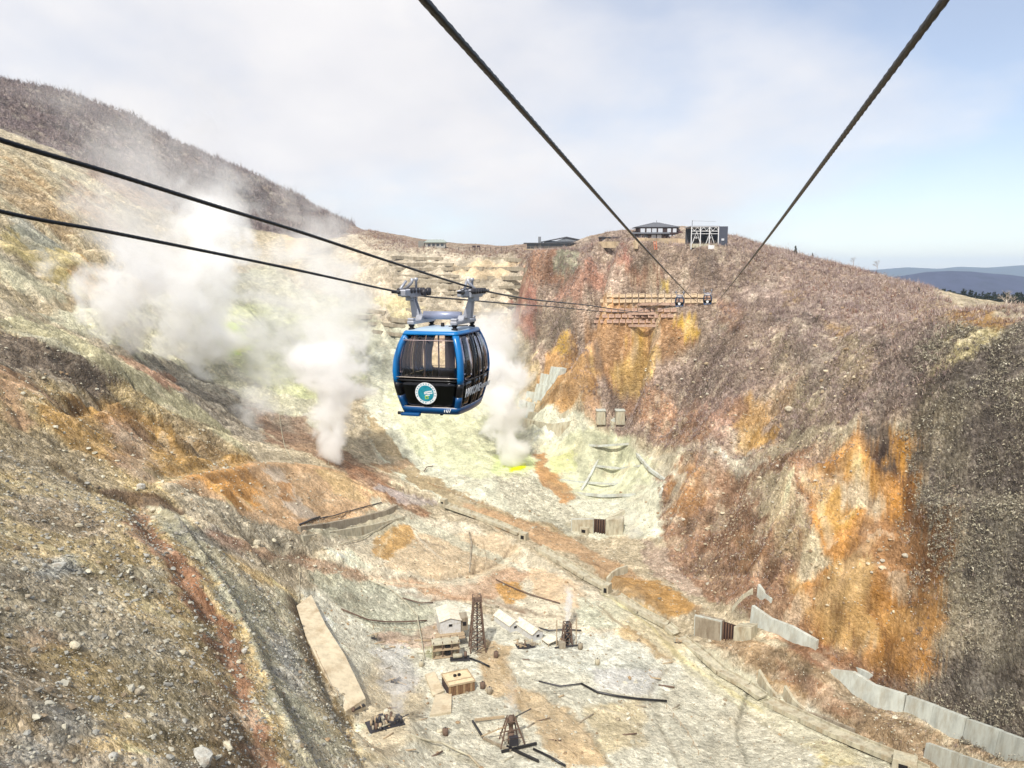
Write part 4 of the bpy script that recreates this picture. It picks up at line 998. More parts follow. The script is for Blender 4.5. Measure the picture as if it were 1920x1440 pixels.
    for s in (-1, 1):
        x = s * .70
        out = [(x - .11, -.98, 1.56), (x - .11, -.35, 1.56), (x - .11, -.2, 1.70), (x - .11, .2, 1.70), (x - .11, .35, 1.56), (x - .11, .98, 1.56), (x - .11, .98, 1.44), (x - .11, -.98, 1.44)]
        MB().prism(out, (1, 0, 0), .22).build('hanger_beam', M_STEEL, root, False, .03)
        for y in (-.86, .86):
            MB().tube([(x, y, 1.27), (x, y, 1.33), (x, y, 1.33), (x, y, 1.38), (x, y, 1.38), (x, y, 1.45)], [.10, .10, .065, .065, .09, .09], 12).build('rubber_mount', M_RUBBER, root, True)
            MB().box((x, y, 1.60), (.20, .20, .07)).build('mount_cap', M_STEEL, root, False, .02)
        # triangular arm plates up to the clamps
        xo = s * 1.0
        poly = [(s * .70, -.02, 1.62), (s * .98, -.02, 1.62), (s * 1.06, -.02, 2.30), (s * .94, -.02, 2.30)]
        pieces([MB().prism([Vector(p) + Vector((0, -.13, 0)) for p in poly], (0, 1, 0), .05), MB().prism([Vector(p) + Vector((0, .08, 0)) for p in poly], (0, 1, 0), .05),
            MB().prism([Vector((s * .96, -.075, 1.62)), Vector((s * .99, -.075, 1.62)), Vector((s * 1.06, -.075, 2.3)), Vector((s * 1.03, -.075, 2.3))], (0, 1, 0), .15)], 'hanger_arm', M_STEEL, root, False, .01)
    MB().tube([(-.62, 0, 1.68), (.62, 0, 1.68)], .13, 16).build('cross_tube', mat('tube_paint', (150, 156, 178), .4, .3), root, True)
    MB().tube([(0, 0, 1.27), (0, 0, 1.45)], [.07, .05], 10).build('pivot', M_RUBBER, root, True)
    if detail:
        MB().bar((.40, -.55, 1.38), (.95, -.30, 1.40), .03).build('wire_guide', M_DARKSTEEL, root)
    zg = 2.42
    for s in (-1, 1):
        x = s * GAUGE / 2
        # clamp body: castings, springs, rollers in line with the rope
        pieces([MB().box((x - s * .05, 0, zg - .03), (.34, 1.2, .26)), MB().box((x - s * .08, -.75, zg - .02), (.26, .5, .2)), MB().box((x - s * .04, .8, zg - .02), (.22, .5, .16))], 'clamp_body', M_STEEL, root, False, .03)
        pieces([TB([(x - .24, y, zg + .04), (x + .24, y, zg + .04)], .085, 12) for y in (-.52, -.28, .0, .28, .5)] + [TB([(x - .02, -1.05, zg + .02), (x - .02, -.5, zg + .02)], .07, 12), TB([(x - .02, .5, zg + .02), (x - .02, 1.15, zg + .02)], .06, 12)], 'roller', M_DARKSTEEL, root)
        pieces([TB([(x + .12 * s, -.2, zg + .08), (x - .1 * s, -.2, zg + .30), (x - .12 * s, -.2, zg + .42)], [.05, .05, .06], 8),
            TB([(x - s * .1, .15, zg), (x - s * .1, .15, zg + .34), (x - s * .1, .15, zg + .36), (x - s * .1, .15, zg + .44)], [.045, .045, .07, .07], 8), MB().bar((x, -.9, zg + .1), (x - s * .05, -.55, zg + .34), .06)], 'clamp_lever', M_STEEL, root)
        pieces([TB([(x - s * .22, .42, zg), (x - s * .36, .42, zg), (x - s * .365, .42, zg), (x - s * .47, .42, zg)], [.05, .05, .13, .13], 14), TB([(x - s * .30, .15, zg - .02), (x - s * .44, .15, zg - .02)], .11, 14)], 'guide_wheel', M_DARKSTEEL, root)
        pieces([TB([(x, -1.5, zg + .02), (x, -1.0, zg + .02)], [.035, .06], 10), TB([(x, 1.1, zg + .02), (x, 1.6, zg + .02)], [.06, .035], 10)], 'rope_sleeve', M_BLACK, root)
        MB().box((x, 0, zg - .20), (.22, .5, .16)).build('clamp_bracket', M_STEEL, root, False, .02)
    # underside bumper and tail
    mb = MB(); mb.box((-.62, -1.26, -1.30), (.62, .2, .10)); mb.build('step_rail', M_DBLUE, root, False, .03)
    MB().tube([(-1.02, -1.30, -1.27), (-.86, -1.30, -1.27)], .05, 10).build('bumper', M_BLACK, root, True)
    MB().tube([(0, -.2, -1.26), (0, -.2, -1.40), (0, -.2, -1.40), (0, -.2, -1.50)], [.12, .10, .06, .05], 12).build('guide_foot', M_BLACK, root, True)
    return root
cabin = make_cabin()
cabin.location = CAB; cabin.rotation_euler = (0, 0, -AZ)
tag(cabin, 'blue framed cable car with tinted windows and a round emblem, close by over the valley', 'cable car', None)
M_LETTER = mat('white_lettering', (232, 232, 232), .5, 0, .4, .02)
# round emblem on the front lower pane
def disc(r0, r1, n=40, th=.004, seg=None, cx=0, cz=0):
    a0, a1 = seg or (0, 2 * math.pi); v = []; m_ = MB()
    for k in range(n + 1):
        a = a0 + (a1 - a0) * k / n
        for r in (r0, r1):
            for t in (0, -th): v.append((cx + r * math.cos(a), t, cz + r * math.sin(a)))
    f = []
    for k in range(n):
        b = k * 4
        f += [(b, b + 2, b + 6, b + 4), (b + 1, b + 5, b + 7, b + 3), (b + 2, b + 3, b + 7, b + 6), (b, b + 4, b + 5, b + 1)]
    return m_.add(v, f)
EX, EZ = -.03, -.60
ey = prof(EZ)[1]
emb = disc(0.0, .345).build('emblem', M_LETTER, cabin); emb.location = (EX, -ey - .075, EZ); emb.rotation_euler = (R(8.5), 0, 0)
disc(0, .255, th=.003).build('emblem_disc', mat('teal_print', (38, 142, 160), .5, 0, .3, .25, 8), emb).location = (0, -.005, 0)
mb = MB()
def sq(pts, y=-.0085, th=.002): mb.prism([(a, y, b) for a, b in pts], (0, -1, 0), th)
sq([(-.03, .06), (.20, .10), (.21, .07), (.02, .03), (-.02, .0)]); sq([(-.06, .03), (.05, .06), (.06, .0), (-.05, -.03)]); sq([(.03, .02), (.22, .04), (.21, .0), (.05, -.02)]); sq([(-.02, -.05), (.12, -.03), (.13, -.06), (-.0, -.09)])
mb.build('emblem_car', M_LETTER, emb)
mb = MB(); sq([(-.04, -.08), (.07, -.07), (.08, -.17), (-.03, -.18)]); mb.build('emblem_patch', mat('lime_print', (176, 206, 40), .5), emb)
mb = MB(); sq([(-.015, -.105), (.045, -.10), (.05, -.15), (-.01, -.155)], y=-.011); mb.build('emblem_window', mat('teal_print', (38, 142, 160)), emb)
for a0 in np.linspace(0, 2 * math.pi, 22, endpoint=False):
    if random.random() < .82: disc(.282, .312, 3, .002, (a0, a0 + .12)).build('emblem_letter', mat('teal_print', (38, 142, 160)), emb).location = (0, -.005, 0)
# lettering along the side facing our track, and the car number
hx = prof(-.62)[0]
T = Matrix.Translation((hx + .10, -.52, -.60)) @ Matrix.Rotation(R(90), 4, 'Z') @ Matrix.Rotation(R(90 + 7), 4, 'X')
text_obj('lettering', 'HAKONE', .36, M_LETTER, cabin, T, shear=.25)
T = Matrix.Translation((hx + .10, .78, -.60)) @ Matrix.Rotation(R(90), 4, 'Z') @ Matrix.Rotation(R(90 + 7), 4, 'X')
text_obj('lettering', 'ROPEWAY', .2, M_LETTER, cabin, T, shear=.25)
T = Matrix.Translation((.58, -prof(-1.13)[1] - .045, -1.14)) @ Matrix.Rotation(R(90), 4, 'X')
text_obj('car_number', '107', .17, M_LETTER, cabin, T)
# two cabins far down the line
cab2 = make_cabin(False); 
for n_ in ('far_cabin',): pass
FARBLUE = M_DBLUE
cab2.location = c_in.lerp(c_out, .5) + TU * ((172 - CAB.y) / TU.y); cab2.location.z = EYE.z - 4.5 - 2.42 * .84
cab2.rotation_euler = (0, 0, -AZ)
cab2.scale = (.84, .84, .84)
for ch in cab2.children:
    if ch.type == 'MESH' and ch.data.materials and ch.data.materials[0] == M_BLUE: ch.data.materials[0] = mat('night_blue_paint', (36, 66, 96), .35)
cab3 = copy_tree(cab2); q = OWN0; cab3.location = q + OU * ((175 - 3) / OU.y); cab3.rotation_euler = (0, 0, -OAZ); cab3.location.z = EYE.z - 4.15 - 2.42 * .84; cab3.scale = (.84, .84, .84)
tag(cab2, 'small far dark cable car, left one of two before the concrete blocks', 'cable car', 'far cable cars')
tag(cab3, 'small far dark cable car, right one of two beside the concrete blocks', 'cable car', 'far cable cars')
for c in (cab2, cab3):
    d_ = disc(0, .33, 20).build('emblem', M_LETTER, c); d_.location = (0, -1.48, -.5)
# ------------------------------------------------------------------ far country
def far_hill(name, sky, Y, base_py, m_, depth=900, seed=0):
    xs = np.linspace(sky[0][0], sky[-1][0], 90); top = np.interp(xs, [a for a, b in sky], [b for a, b in sky])
    prof_ = [(0, 1.0), (-.10, .9), (-.3, .62), (-.55, .35), (-.8, .14), (-1, 0)]
    v = []
    n = len(xs)
    for k, (dy, hz) in enumerate([(.6, .1)] + prof_):
        for i, (x, t) in enumerate(zip(xs, top)):
            pt = at(x, t, Y); pb = at(x, base_py, Y); yy = Y + dy * depth
            z = pb.z + (pt.z - pb.z) * hz
            bump = float(fbm(np.array([x / 22.0 + dy * 2]), np.array([k * .9 + seed]), seed, 4)[0]) * (pt.z - pb.z) * .10 * (0 if k == 1 else 1)
            v.append((pt.x * (1 + dy * depth / Y * .6), yy, z + bump))
    f = [(k * n + i, k * n + i + 1, (k + 1) * n + i + 1, (k + 1) * n + i) for k in range(len(prof_)) for i in range(n - 1)]
    o = MB().add(v, f).build(name, m_, None, True); tag(o, kind='structure'); return o
M_HILL = mat('hazed_forest_hill', (58, 60, 84), .95, 0, .1, .25, .012)  # blue of distant haze mixed into the forest colour
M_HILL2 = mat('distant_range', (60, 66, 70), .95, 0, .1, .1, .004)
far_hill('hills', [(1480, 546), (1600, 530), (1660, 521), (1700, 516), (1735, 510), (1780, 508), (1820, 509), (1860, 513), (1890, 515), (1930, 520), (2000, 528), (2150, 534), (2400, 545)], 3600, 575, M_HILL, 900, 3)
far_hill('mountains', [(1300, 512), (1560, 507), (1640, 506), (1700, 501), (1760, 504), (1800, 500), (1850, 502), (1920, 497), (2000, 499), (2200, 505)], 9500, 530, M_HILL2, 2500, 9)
# the plain they stand on, out to the horizon
vv = [(0, 0, 0)]; nn = 48
mb = MB()
rings_ = [700, 1500, 4000, 9000, 14000]; v = []
for r in rings_:
    for k in range(nn):
        a = 2 * math.pi * k / nn; v.append((r * math.cos(a), r * math.sin(a), 20.0 - 30 * (r > 700)))
f = [(j * nn + k, j * nn + (k + 1) % nn, (j + 1) * nn + (k + 1) % nn, (j + 1) * nn + k) for j in range(len(rings_) - 1) for k in range(nn)]
f.append(tuple(range(nn)))
lo = MB().add(v, f).build('land', mat('wooded_plain', (70, 72, 58), .95, 0, .1, .25, .02)); lo.location = (0, 0, -60); tag(lo, kind='structure')

# ------------------------------------------------------------------ concrete walls along the ground
def even(pts, keep=.1):
    """ground points of a built line, with the bumps of the ground evened out"""
    G = hits(pts); n = len(G)
    if n < 3: return G
    s = np.arange(n); c = np.polyfit(s, [g.y for g in G], min(3, n - 2))
    return [at(p[0], p[1], keep * g.y + (1 - keep) * float(np.polyval(c, i))) for i, (p, g) in enumerate(zip(pts, G))]
def wall_run(pts, h, th, name, label, cat, m_, group=None, batter=.25, panel=6.0, sink=3.0, lift=0.0, piece='panel', toward=-1, level=False):
    """wall of panels following ground points given in pixels; batter leans it back"""
    G = even(pts); root = empty(name, G[0]); tag(root, label, cat, group)
    # resample to panels
    P_ = [G[0]]; zt = []
    for a, b in zip(G[:-1], G[1:]):
        k = max(1, round((b - a).length / panel))
        for j in range(1, k + 1): P_.append(a.lerp(b, j / k))
    hs = [h(i / (len(P_) - 1)) if callable(h) else h for i in range(len(P_))]
    for i in range(len(P_) - 1):
        a, b = P_[i], P_[i + 1]; t = (b - a); t.z = 0
        if t.length < .2: continue
        t.normalize(); n = Vector((t.y, -t.x, 0)) 
        if n.dot(Vector((a.x, a.y, 0)) - Vector((0, 0, 0))) < 0: n = -n      # n points away from the eye
        q = []
        g = .03
        a2 = a + t * g; b2 = b - t * g
        za, zb = a.z - sink + lift, b.z - sink + lift
        ta, tb = a.z + hs[i] + lift, b.z + hs[i + 1] + lift
        fr = [(a2, za, 0), (b2, zb, 0), (b2, tb, batter * hs[i + 1]), (a2, ta, batter * hs[i])]
        v = [Vector((p.x, p.y, z)) + n * o for p, z, o in fr] + [Vector((p.x, p.y, z)) + n * (o + th) for p, z, o in fr]
        mb = MB().add([x - G[0] for x in v], [(0, 1, 2, 3), (7, 6, 5, 4), (0, 4, 5, 1), (1, 5, 6, 2), (2, 6, 7, 3), (3, 7, 4, 0)])
        mb.build(piece, m_, root)
    return root
# long pale retaining walls at the foot of the right cliff
wall_run([(1556,1264),(1590,1296),(1630,1322),(1690,1342),(1740,1362),(1800,1388),(1860,1412),(1930,1442),(2010,1478)], lambda t: 1.0 + min(t * 9, 1) * 3.3, .9, 'retaining_wall', 'long pale curving concrete wall at the foot of the right cliff', 'retaining wall', M_WCONC, None, .22, 8.0)
wall_run([(1728,1420),(1790,1444),(1860,1470),(1960,1500)], 3.0, .8, 'retaining_wall', 'shorter pale wall below the long curving one, bottom right corner', 'retaining wall', M_WCONC, None, .22, 8.0)
wall_run([(1404,1170),(1440,1190),(1480,1200),(1528,1222)], lambda t: 4.8 - 2.2 * t, .9, 'retaining_wall', 'smooth pale wing wall right of the lower check dam', 'retaining wall', M_WCONC, None, .15, 7.0)
wall_run([(1418,1118),(1432,1128),(1446,1130)], lambda t: 3.2 - 2.2 * t, .8, 'retaining_wall', 'little pointed pale wall above the lower check dam', 'retaining wall', M_WCONC, None, .1, 3.0)
wall_run([(1592,1252),(1614,1264),(1642,1277)], .9, 1.5, 'concrete_slab', 'small pale slab lying above the start of the long wall', 'slab', M_WCONC, None, .3, 6.0)
wall_run([(1418,1282),(1436,1300),(1458,1316)], lambda t: 3.4 - 2.6 * t, .7, 'retaining_wall', 'first pale triangular fin wall beside the long flume', 'retaining wall', M_CONC, None, .1, 3.5)
wall_run([(1466,1312),(1484,1328),(1512,1344)], lambda t: 3.4 - 2.6 * t, .7, 'retaining_wall', 'second pale triangular fin wall beside the long flume', 'retaining wall', M_CONC, None, .1, 3.5)
wall_run([(1512,1344),(1560,1360),(1600,1378)], 1.1, .6, 'retaining_wall', 'low grey wall running on from the second fin wall', 'retaining wall', M_DCONC, None, .1, 6)
# retaining walls round the upper basin
wall_run([(975,800),(1000,806),(1030,812),(1060,808),(1082,800),(1102,800)], 3.6, 1.0, 'basin_wall', 'pale concave wall along the lower edge of the sulphur basin bank', 'retaining wall', M_CONC, None, .35, 7.0)
wall_run([(985,786),(1020,792),(1050,792),(1066,782),(1084,776)], 3.4, 1.0, 'basin_wall', 'upper pale concave wall on the basin bank', 'retaining wall', M_CONC, None, .35, 7.0)
for k, (x, y, w_) in enumerate([(1006,690,22), (1030,708,26), (1018,722,30), (1004,740,32), (996,756,28), (984,774,30)]):
    wall_run([(x - w_ * .5, y), (x, y + 3), (x + w_ * .5, y + 7)], 3.8, 3.0, 'step_wall', 'pale slab wall in the staircase of small check walls below the orange ridge foot', 'retaining wall', M_WCONC, 'staircase of small check walls', .5, 20, 3.0, 1.6)
# terraces across the back slope
TERR = [(735,486,830,488),(730,498,850,499),(745,508,905,506),(735,519,860,520),(740,530,900,529),(735,541,860,543),(760,552,900,552),(770,565,880,567),(905,488,978,492),(900,508,982,508),(915,524,980,525),(905,540,976,541),(920,556,980,558),(935,574,985,574),
        (668,584,722,590),(664,596,770,606),(690,610,760,614),(760,584,860,588),(780,600,880,604),(880,590,950,592),(700,625,760,632),(770,640,860,640)]
for x0, y0, x1, y1 in TERR:
    n_ = max(3, int((x1 - x0) / 22)); pts = [(x0 + (x1 - x0) * i / n_ + random.uniform(-1, 1), y0 + (y1 - y0) * i / n_ + random.uniform(-1.0, 1.0)) for i in range(n_ + 1)]
    r_ = wall_run(pts, random.uniform(.8, 1.5), 1.6, 'terrace_wall', 'low weathered terrace wall stepping across the back slope of the valley', 'retaining wall', M_DCONC, 'terrace walls on the back slope', .15, random.uniform(9, 16), .6, .5)
# block-faced slope under the two far cabins
M_BLK = mat('cast_block', (186, 158, 140), .9, 0, .2, .12, 1.5, .03, dirt=(150, 110, 84)); M_BLKY = mat('cream_block', (200, 178, 148), .9, 0, .2, .12, 1.5, .03)
def block_mesh(m_):
    mb = MB(); w_, h_, t = 2.1, 1.5, .5
    mb.box((0, 0, 0), (w_, .5, h_))
    for x in (-1, 1): mb.box((x * (w_ / 2 - .16), -.37, 0), (.30, .24, h_ - .01))
    for z in (-1, 1): mb.box((0, -.36, z * (h_ / 2 - .15)), (w_ - .64, .22, .28))
    mb.box((0, -.33, 0), (.7, .16, .5))
    return mb.mesh('block', m_)
bm1, bm2 = block_mesh(M_BLK), block_mesh(M_BLKY)
for row, (y, x0, x1, bm_, lab) in enumerate([(555,1142,1336,bm2,'top row of pale yellow blocks under the far cabins'), (565,1130,1338,bm2,'second row of yellowish blocks under the far cabins'), (582,1128,1270,bm1,'third row of brownish blocks, below the long ledge'), (593,1122,1262,bm1,'fourth row of brownish blocks'), (603,1118,1232,bm1,'lowest row of brownish blocks above the orange gully')]):
    xs = np.arange(x0, x1, 12.2); G = hits([(x, y) for x in xs])
    root = empty('block_wall', G[0]); tag(root, lab, 'block wall')
    zc_ = float(np.median([g.z for g in G])); 
    for g in G:
        yw = math.atan2(-g.x, g.y) * .6
        share('block', bm_, root, g - G[0] + Vector((0, -.5, random.uniform(-.1, .1))), (R(-28), random.uniform(-.04, .04), yw + random.uniform(-.05, .05)))
for pts, lab in (([(1126,572),(1180,571),(1240,570),(1335,572)], 'upper long concrete ledge between the block rows'), ([(1118,609),(1160,610),(1200,611),(1236,611)], 'lowest concrete ledge under the block rows'), ([(1125,588),(1200,588),(1330,586)], 'middle concrete ledge under the third block row')):
    wall_run(pts, .55, 1.2, 'ledge', lab, 'ledge', M_BLK, None, 0, 8, .5)
# two piers of the spillway at the head of the sulphur basin
def prism_on(px, w_, d_, h_, m_, name, label, cat, yaw=0.0, taper=1.0, sink=1.0, dx=0, parent=None):
    g = hit(*px); root = empty(name, g, yaw); tag(root, label, cat)
    mb = MB(); a, b = w_ / 2, d_ / 2
    mb.add([(-a, -b, -sink), (a, -b, -sink), (a, b, -sink), (-a, b, -sink), (-a * taper, -b * taper, h_), (a * taper, -b * taper, h_), (a * taper, b, h_), (-a * taper, b, h_)],
           [(3, 2, 1, 0), (4, 5, 6, 7), (0, 1, 5, 4), (1, 2, 6, 5), (2, 3, 7, 6), (3, 0, 4, 7)])
    mb.build('body', m_, root, False, .06); return root
def cap(root, w_, d_, z, m_, th=.35, name='cap'): return MB().box((0, 0, z), (w_, d_, th)).build(name, m_, root, False, .04)
for px, lab in (((1126,790), 'left pale concrete pier of the spillway at the basin head'), ((1162,790), 'right pale concrete pier of the spillway at the basin head')):
    r_ = prism_on(px, 3.6, 4, 4.5, M_CONC, 'spillway_pier', lab, 'pier', 0, .92); cap(r_, 3.9, 4.2, 4.6, M_WCONC)
wall_run([(1134,793),(1144,796),(1154,793)], 1.6, 3.5, 'spillway', 'white spillway sill between the two piers', 'spillway', M_WCONC, None, .5, 9)
# paved ribs on the sulphur apron
for pts, lab, h_ in (([(1148,800),(1138,830),(1124,860),(1110,890),(1092,920)], 'pale spine kerb running down the sulphur apron', .3), ([(1050,900),(1100,905),(1160,908),(1220,905)], 'lowest cross kerb on the sulphur apron', .22), ([(1062,862),(1100,872),(1160,878),(1205,872)], 'middle cross kerb on the sulphur apron', .22),
        ([(1080,832),(1120,836),(1180,832)], 'upper cross kerb on the sulphur apron', .22), ([(1190,850),(1215,880),(1250,905),(1240,930)], 'curved kerb along the right rim of the apron', .6), ([(1075,925),(1130,930),(1200,928)], 'faint kerb below the sulphur apron', .4)):
    wall_run(pts, h_, .9, 'kerb', lab, 'kerb', M_WCONC, None, .1, 9, .5)
# flume: long concrete channel running down the valley
def flume(pts, wd, label, h_=.6, panel=9.0):
    G = even(pts, .35); root = empty('flume', G[0]); tag(root, label, 'flume')
    P_ = [G[0]]
    for a, b in zip(G[:-1], G[1:]):
        k = max(1, round((b - a).length / panel))
        for j in range(1, k + 1): P_.append(a.lerp(b, j / k))
    for i in range(1, len(P_) - 1): P_[i].z = (P_[i - 1].z + P_[i + 1].z) / 2 * .6 + P_[i].z * .4
    for p in P_: p.z = max(p.z, ground(p.x, p.y) + .15)
    for a, b in zip(P_[:-1], P_[1:]):
        t = (b - a).normalized(); n = Vector((t.y, -t.x, 0)).normalized(); a = a - G[0] + t * .04; b = b - G[0] - t * .04
        a.z += .55; b.z += .55
        MB().bar(a, b, wd, .5).build('channel_floor', M_CONC, root)
        for s in (-1, 1):
            o = n * s * (wd / 2 + .16) + Vector((0, 0, h_ * .3)); MB().bar(a + o, b + o, .3, h_ + .4).build('side_wall', M_CONC, root)
    return root
flume([(830,948),(880,965),(930,985),(975,1003)], 2.6, 'upper stretch of the pale flume starting at the square post')
flume([(1010,1030),(1060,1060),(1100,1085),(1136,1104)], 3.0, 'second stretch of the pale flume above the box culvert')
flume([(1158,1122),(1200,1150),(1250,1178),(1268,1192)], 2.6, 'third stretch of the pale flume beside the brown pool')
flume([(1276,1200),(1320,1236),(1352,1262),(1400,1292),(1430,1312)], 2.6, 'fourth stretch of the pale flume below the lower check dam')
flume([(1440,1320),(1500,1350),(1560,1378),(1620,1402),(1680,1428),(1730,1452)], 3.0, 'last stretch of the pale flume towards the bottom right corner')
for px, w_, d_, h_, lab in (((832,950), 2.2, 2.2, 2.8, 'square pale post at the head of the flume'), ((982,1012), 2.6, 2.2, 2.4, 'small round-shouldered concrete box at a bend of the flume'), ((1138,1112), 2.0, 3.0, 2.8, 'box culvert where the flume meets the curved wall'), ((1696,1440), 4.5, 3.5, 2.2, 'pale box at the foot of the flume'), ((1096,1000), 3.2, 2.0, 2.2, 'pale block left of the upper check dam')):
    r_ = prism_on(px, w_, d_, h_, M_CONC, 'concrete_box', lab, 'concrete box', R(-30), .9); MB().box((0, -d_ / 2 * .94 - .02, h_ * .45), (w_ * .45, .06, h_ * .5)).build('opening', M_DARK, r_)
wall_run([(1140,1098),(1148,1088),(1160,1080),(1178,1074)], 2.2, .6, 'curved_wall', 'curved pale wall round the head of the brown pool', 'retaining wall', M_CONC, None, .1, 3)
# check dams with dark slits
def check_dam(left, slit, right, h_, label, wings, wl=M_DCONC):
    g0 = hit(*left); g1 = hit(*right); root = empty('check_dam', g0); tag(root, label, 'check dam')
    t = (g1 - g0); t.z = 0; L_ = t.length; t.normalize(); n = Vector((-t.y, t.x, 0)); 
    if n.y < 0: n = -n
    zb = min(g0.z, g1.z); zt = zb + h_ - g0.z
    a0, a1 = slit
    def blk(s0, s1, top0, top1, th, m_, name, off=0.0, bev=.08):
        A_ = t * s0 * L_; B_ = t * s1 * L_
        base = [A_ + n * off, B_ + n * off, B_ + n * (off + th), A_ + n * (off + th)]
        v = [p + Vector((0, 0, zb - g0.z - 2)) for p in base] + [Vector((p.x, p.y, z)) for p, z in zip(base, (top0, top1, top1, top0))]
        return MB().add(v, [(3, 2, 1, 0), (4, 5, 6, 7), (0, 1, 5, 4), (1, 2, 6, 5), (2, 3, 7, 6), (3, 0, 4, 7)]).build(name, m_, root, False, bev)
    blk(0, a0, zt * .86, zt, 2.4, wl, 'left_wing'); blk(a1, 1, zt * 1.02, zt * 1.25, 3.2, M_CONC, 'pier')
    blk(a0, a1, zt * .93, zt * .95, .5, mat('slit_steel', (62, 44, 36), .8, .2, .3, .3, 2, streak=True), 'slit', 1.5, 0)
    k = 5
    for i in range(k):
        s = a0 + (a1 - a0) * (i + .5) / k; p = t * s * L_ + n * 1.0
        MB().tube([p + Vector((0, 0, zb - g0.z - 1)), p + Vector((0, 0, zt * .97))], .16, 8).build('slit_post', mat('slit_post', (104, 78, 60), .8, .2), root, True)
    blk(-.02, a0 + .01, zt * .86 + .3, zt + .3, .5, M_WCONC, 'coping', .2, .04)
    return root
check_dam((1302,1192), (.46, .70), (1408,1200), 6.2, 'concrete check dam with a dark slit beside the pale wing wall', None)
check_dam((1072,996), (.42, .66), (1168,1002), 4.6, 'smaller pale check dam with a dark brown slit in mid valley', None, M_CONC)
wall_run([(1130,992),(1150,978),(1172,966)], 1.8, 1.4, 'wing_wall', 'pale wall climbing right from the upper check dam', 'retaining wall', M_CONC, None, .1, 6)
wall_run([(1060,988),(1085,984),(1110,990)], 1.2, 1.2, 'wing_wall', 'low pale wall running left from the upper check dam', 'retaining wall', M_CONC, None, .1, 6)
wall_run([(1372,1150),(1392,1128),(1412,1116)], 1.4, 1.4, 'wing_wall', 'pale coping climbing right from the lower check dam', 'retaining wall', M_CONC, None, .1, 5)
# shelf walls and pipes on the shelf below the orange mound
wall_run([(566,1000),(620,992),(680,980),(725,968),(748,956)], 1.8, 1.0, 'shelf_wall', 'pale bench wall bending below the orange mound', 'retaining wall', M_DCONC, None, .2, 7)
wall_run([(570,1014),(630,1004),(700,992),(760,976)], 1.3, .8, 'shelf_wall', 'lower pale bench wall under the orange mound', 'retaining wall', M_CONC, None, .2, 7)
def pipe(pts, r, label, m_=M_DARKSTEEL, lift=.5, cat='pipe', group=None):
    G = hits(pts); S = []
    for a, b in zip(G[:-1], G[1:]):
        k = max(1, int((b - a).length / 2.5))
        for j in range(k): p = a.lerp(b, j / k); p.z = ground(p.x, p.y) + lift; S.append(p)
    p = G[-1]; p.z = ground(p.x, p.y) + lift; S.append(p)
    for _ in range(2):
        for i in range(1, len(S) - 1): S[i].z = max((S[i - 1].z + S[i + 1].z) / 2, ground(S[i].x, S[i].y) + lift * .5)
    o = MB().tube([q - G[0] for q in S], r, 7).build('pipe', m_, None, True); o.location = G[0]; tag(o, label, cat, group); return o
pipe([(562,986),(585,978),(600,972)], .28, 'short black pipe at the left end of the bench wall')
pipe([(602,974),(650,962),(690,952),(716,944)], .16, 'thin dark pipe along the top of the bench wall')
pipe([(640,1024),(700,1000),(762,970)], .15, 'long pale pipe slanting across the ochre cut', M_CONC)
pipe([(1090,1286),(1120,1300),(1160,1310),(1250,1318)], .26, 'black pipe lying across the pale pool on the valley floor', M_BLACK)
pipe([(1010,1280),(1050,1290),(1090,1286)], .16, 'thin dark pipe leading to the black pipe')
pipe([(560,1130),(562,1090),(560,1060)], .08, 'thin pale stake line above the road slab', M_CONC)
pipe([(640,1146),(690,1166),(740,1172),(800,1166)], .2, 'dark pipe curving left of the plant', M_RUST)
pipe([(690,1090),(730,1110),(760,1130),(782,1160),(790,1200),(796,1240)], .14, 'thin pale pipe curving down past the plant', M_CONC)
pipe([(880,1238),(900,1246),(918,1254)], .22, 'black pipe below the lattice tower', M_BLACK)
pipe([(755,1125),(790,1135),(812,1132)], .16, 'dark pipe behind the white plant roof', M_RUST)
pipe([(1010,1180),(1030,1186),(1058,1184),(1090,1186)], .18, 'dark pipe from the sheds to the wellhead')
pipe([(930,1090),(960,1104),(1000,1120),(1050,1134)], .18, 'rust brown pipe behind the sheds', M_RUST)
pipe([(880,1000),(884,1020),(882,1050),(880,1075)], .3, 'stony kerb line crossing the shelf', M_DCONC, .2, 'kerb')
pipe([(770,1378),(830,1400),(880,1424),(900,1440)], .22, 'pale stone kerb beside the track at the bottom', M_CONC, .2, 'kerb')
pipe([(1000,1408),(1030,1424),(1060,1440)], .25, 'black hose at the bottom edge', M_BLACK)
pipe([(795,886),(800,880),(812,876)], .2, 'short pipe by the fork of the valley track', M_RUST)
pipe([(524,780),(528,810),(534,840),(545,862)], .12, 'thin pale pipe climbing behind the orange mound', M_CONC)
pipe([(616,872),(618,850),(622,866)], .12, 'crooked pale stake by the steaming vent', M_CONC)
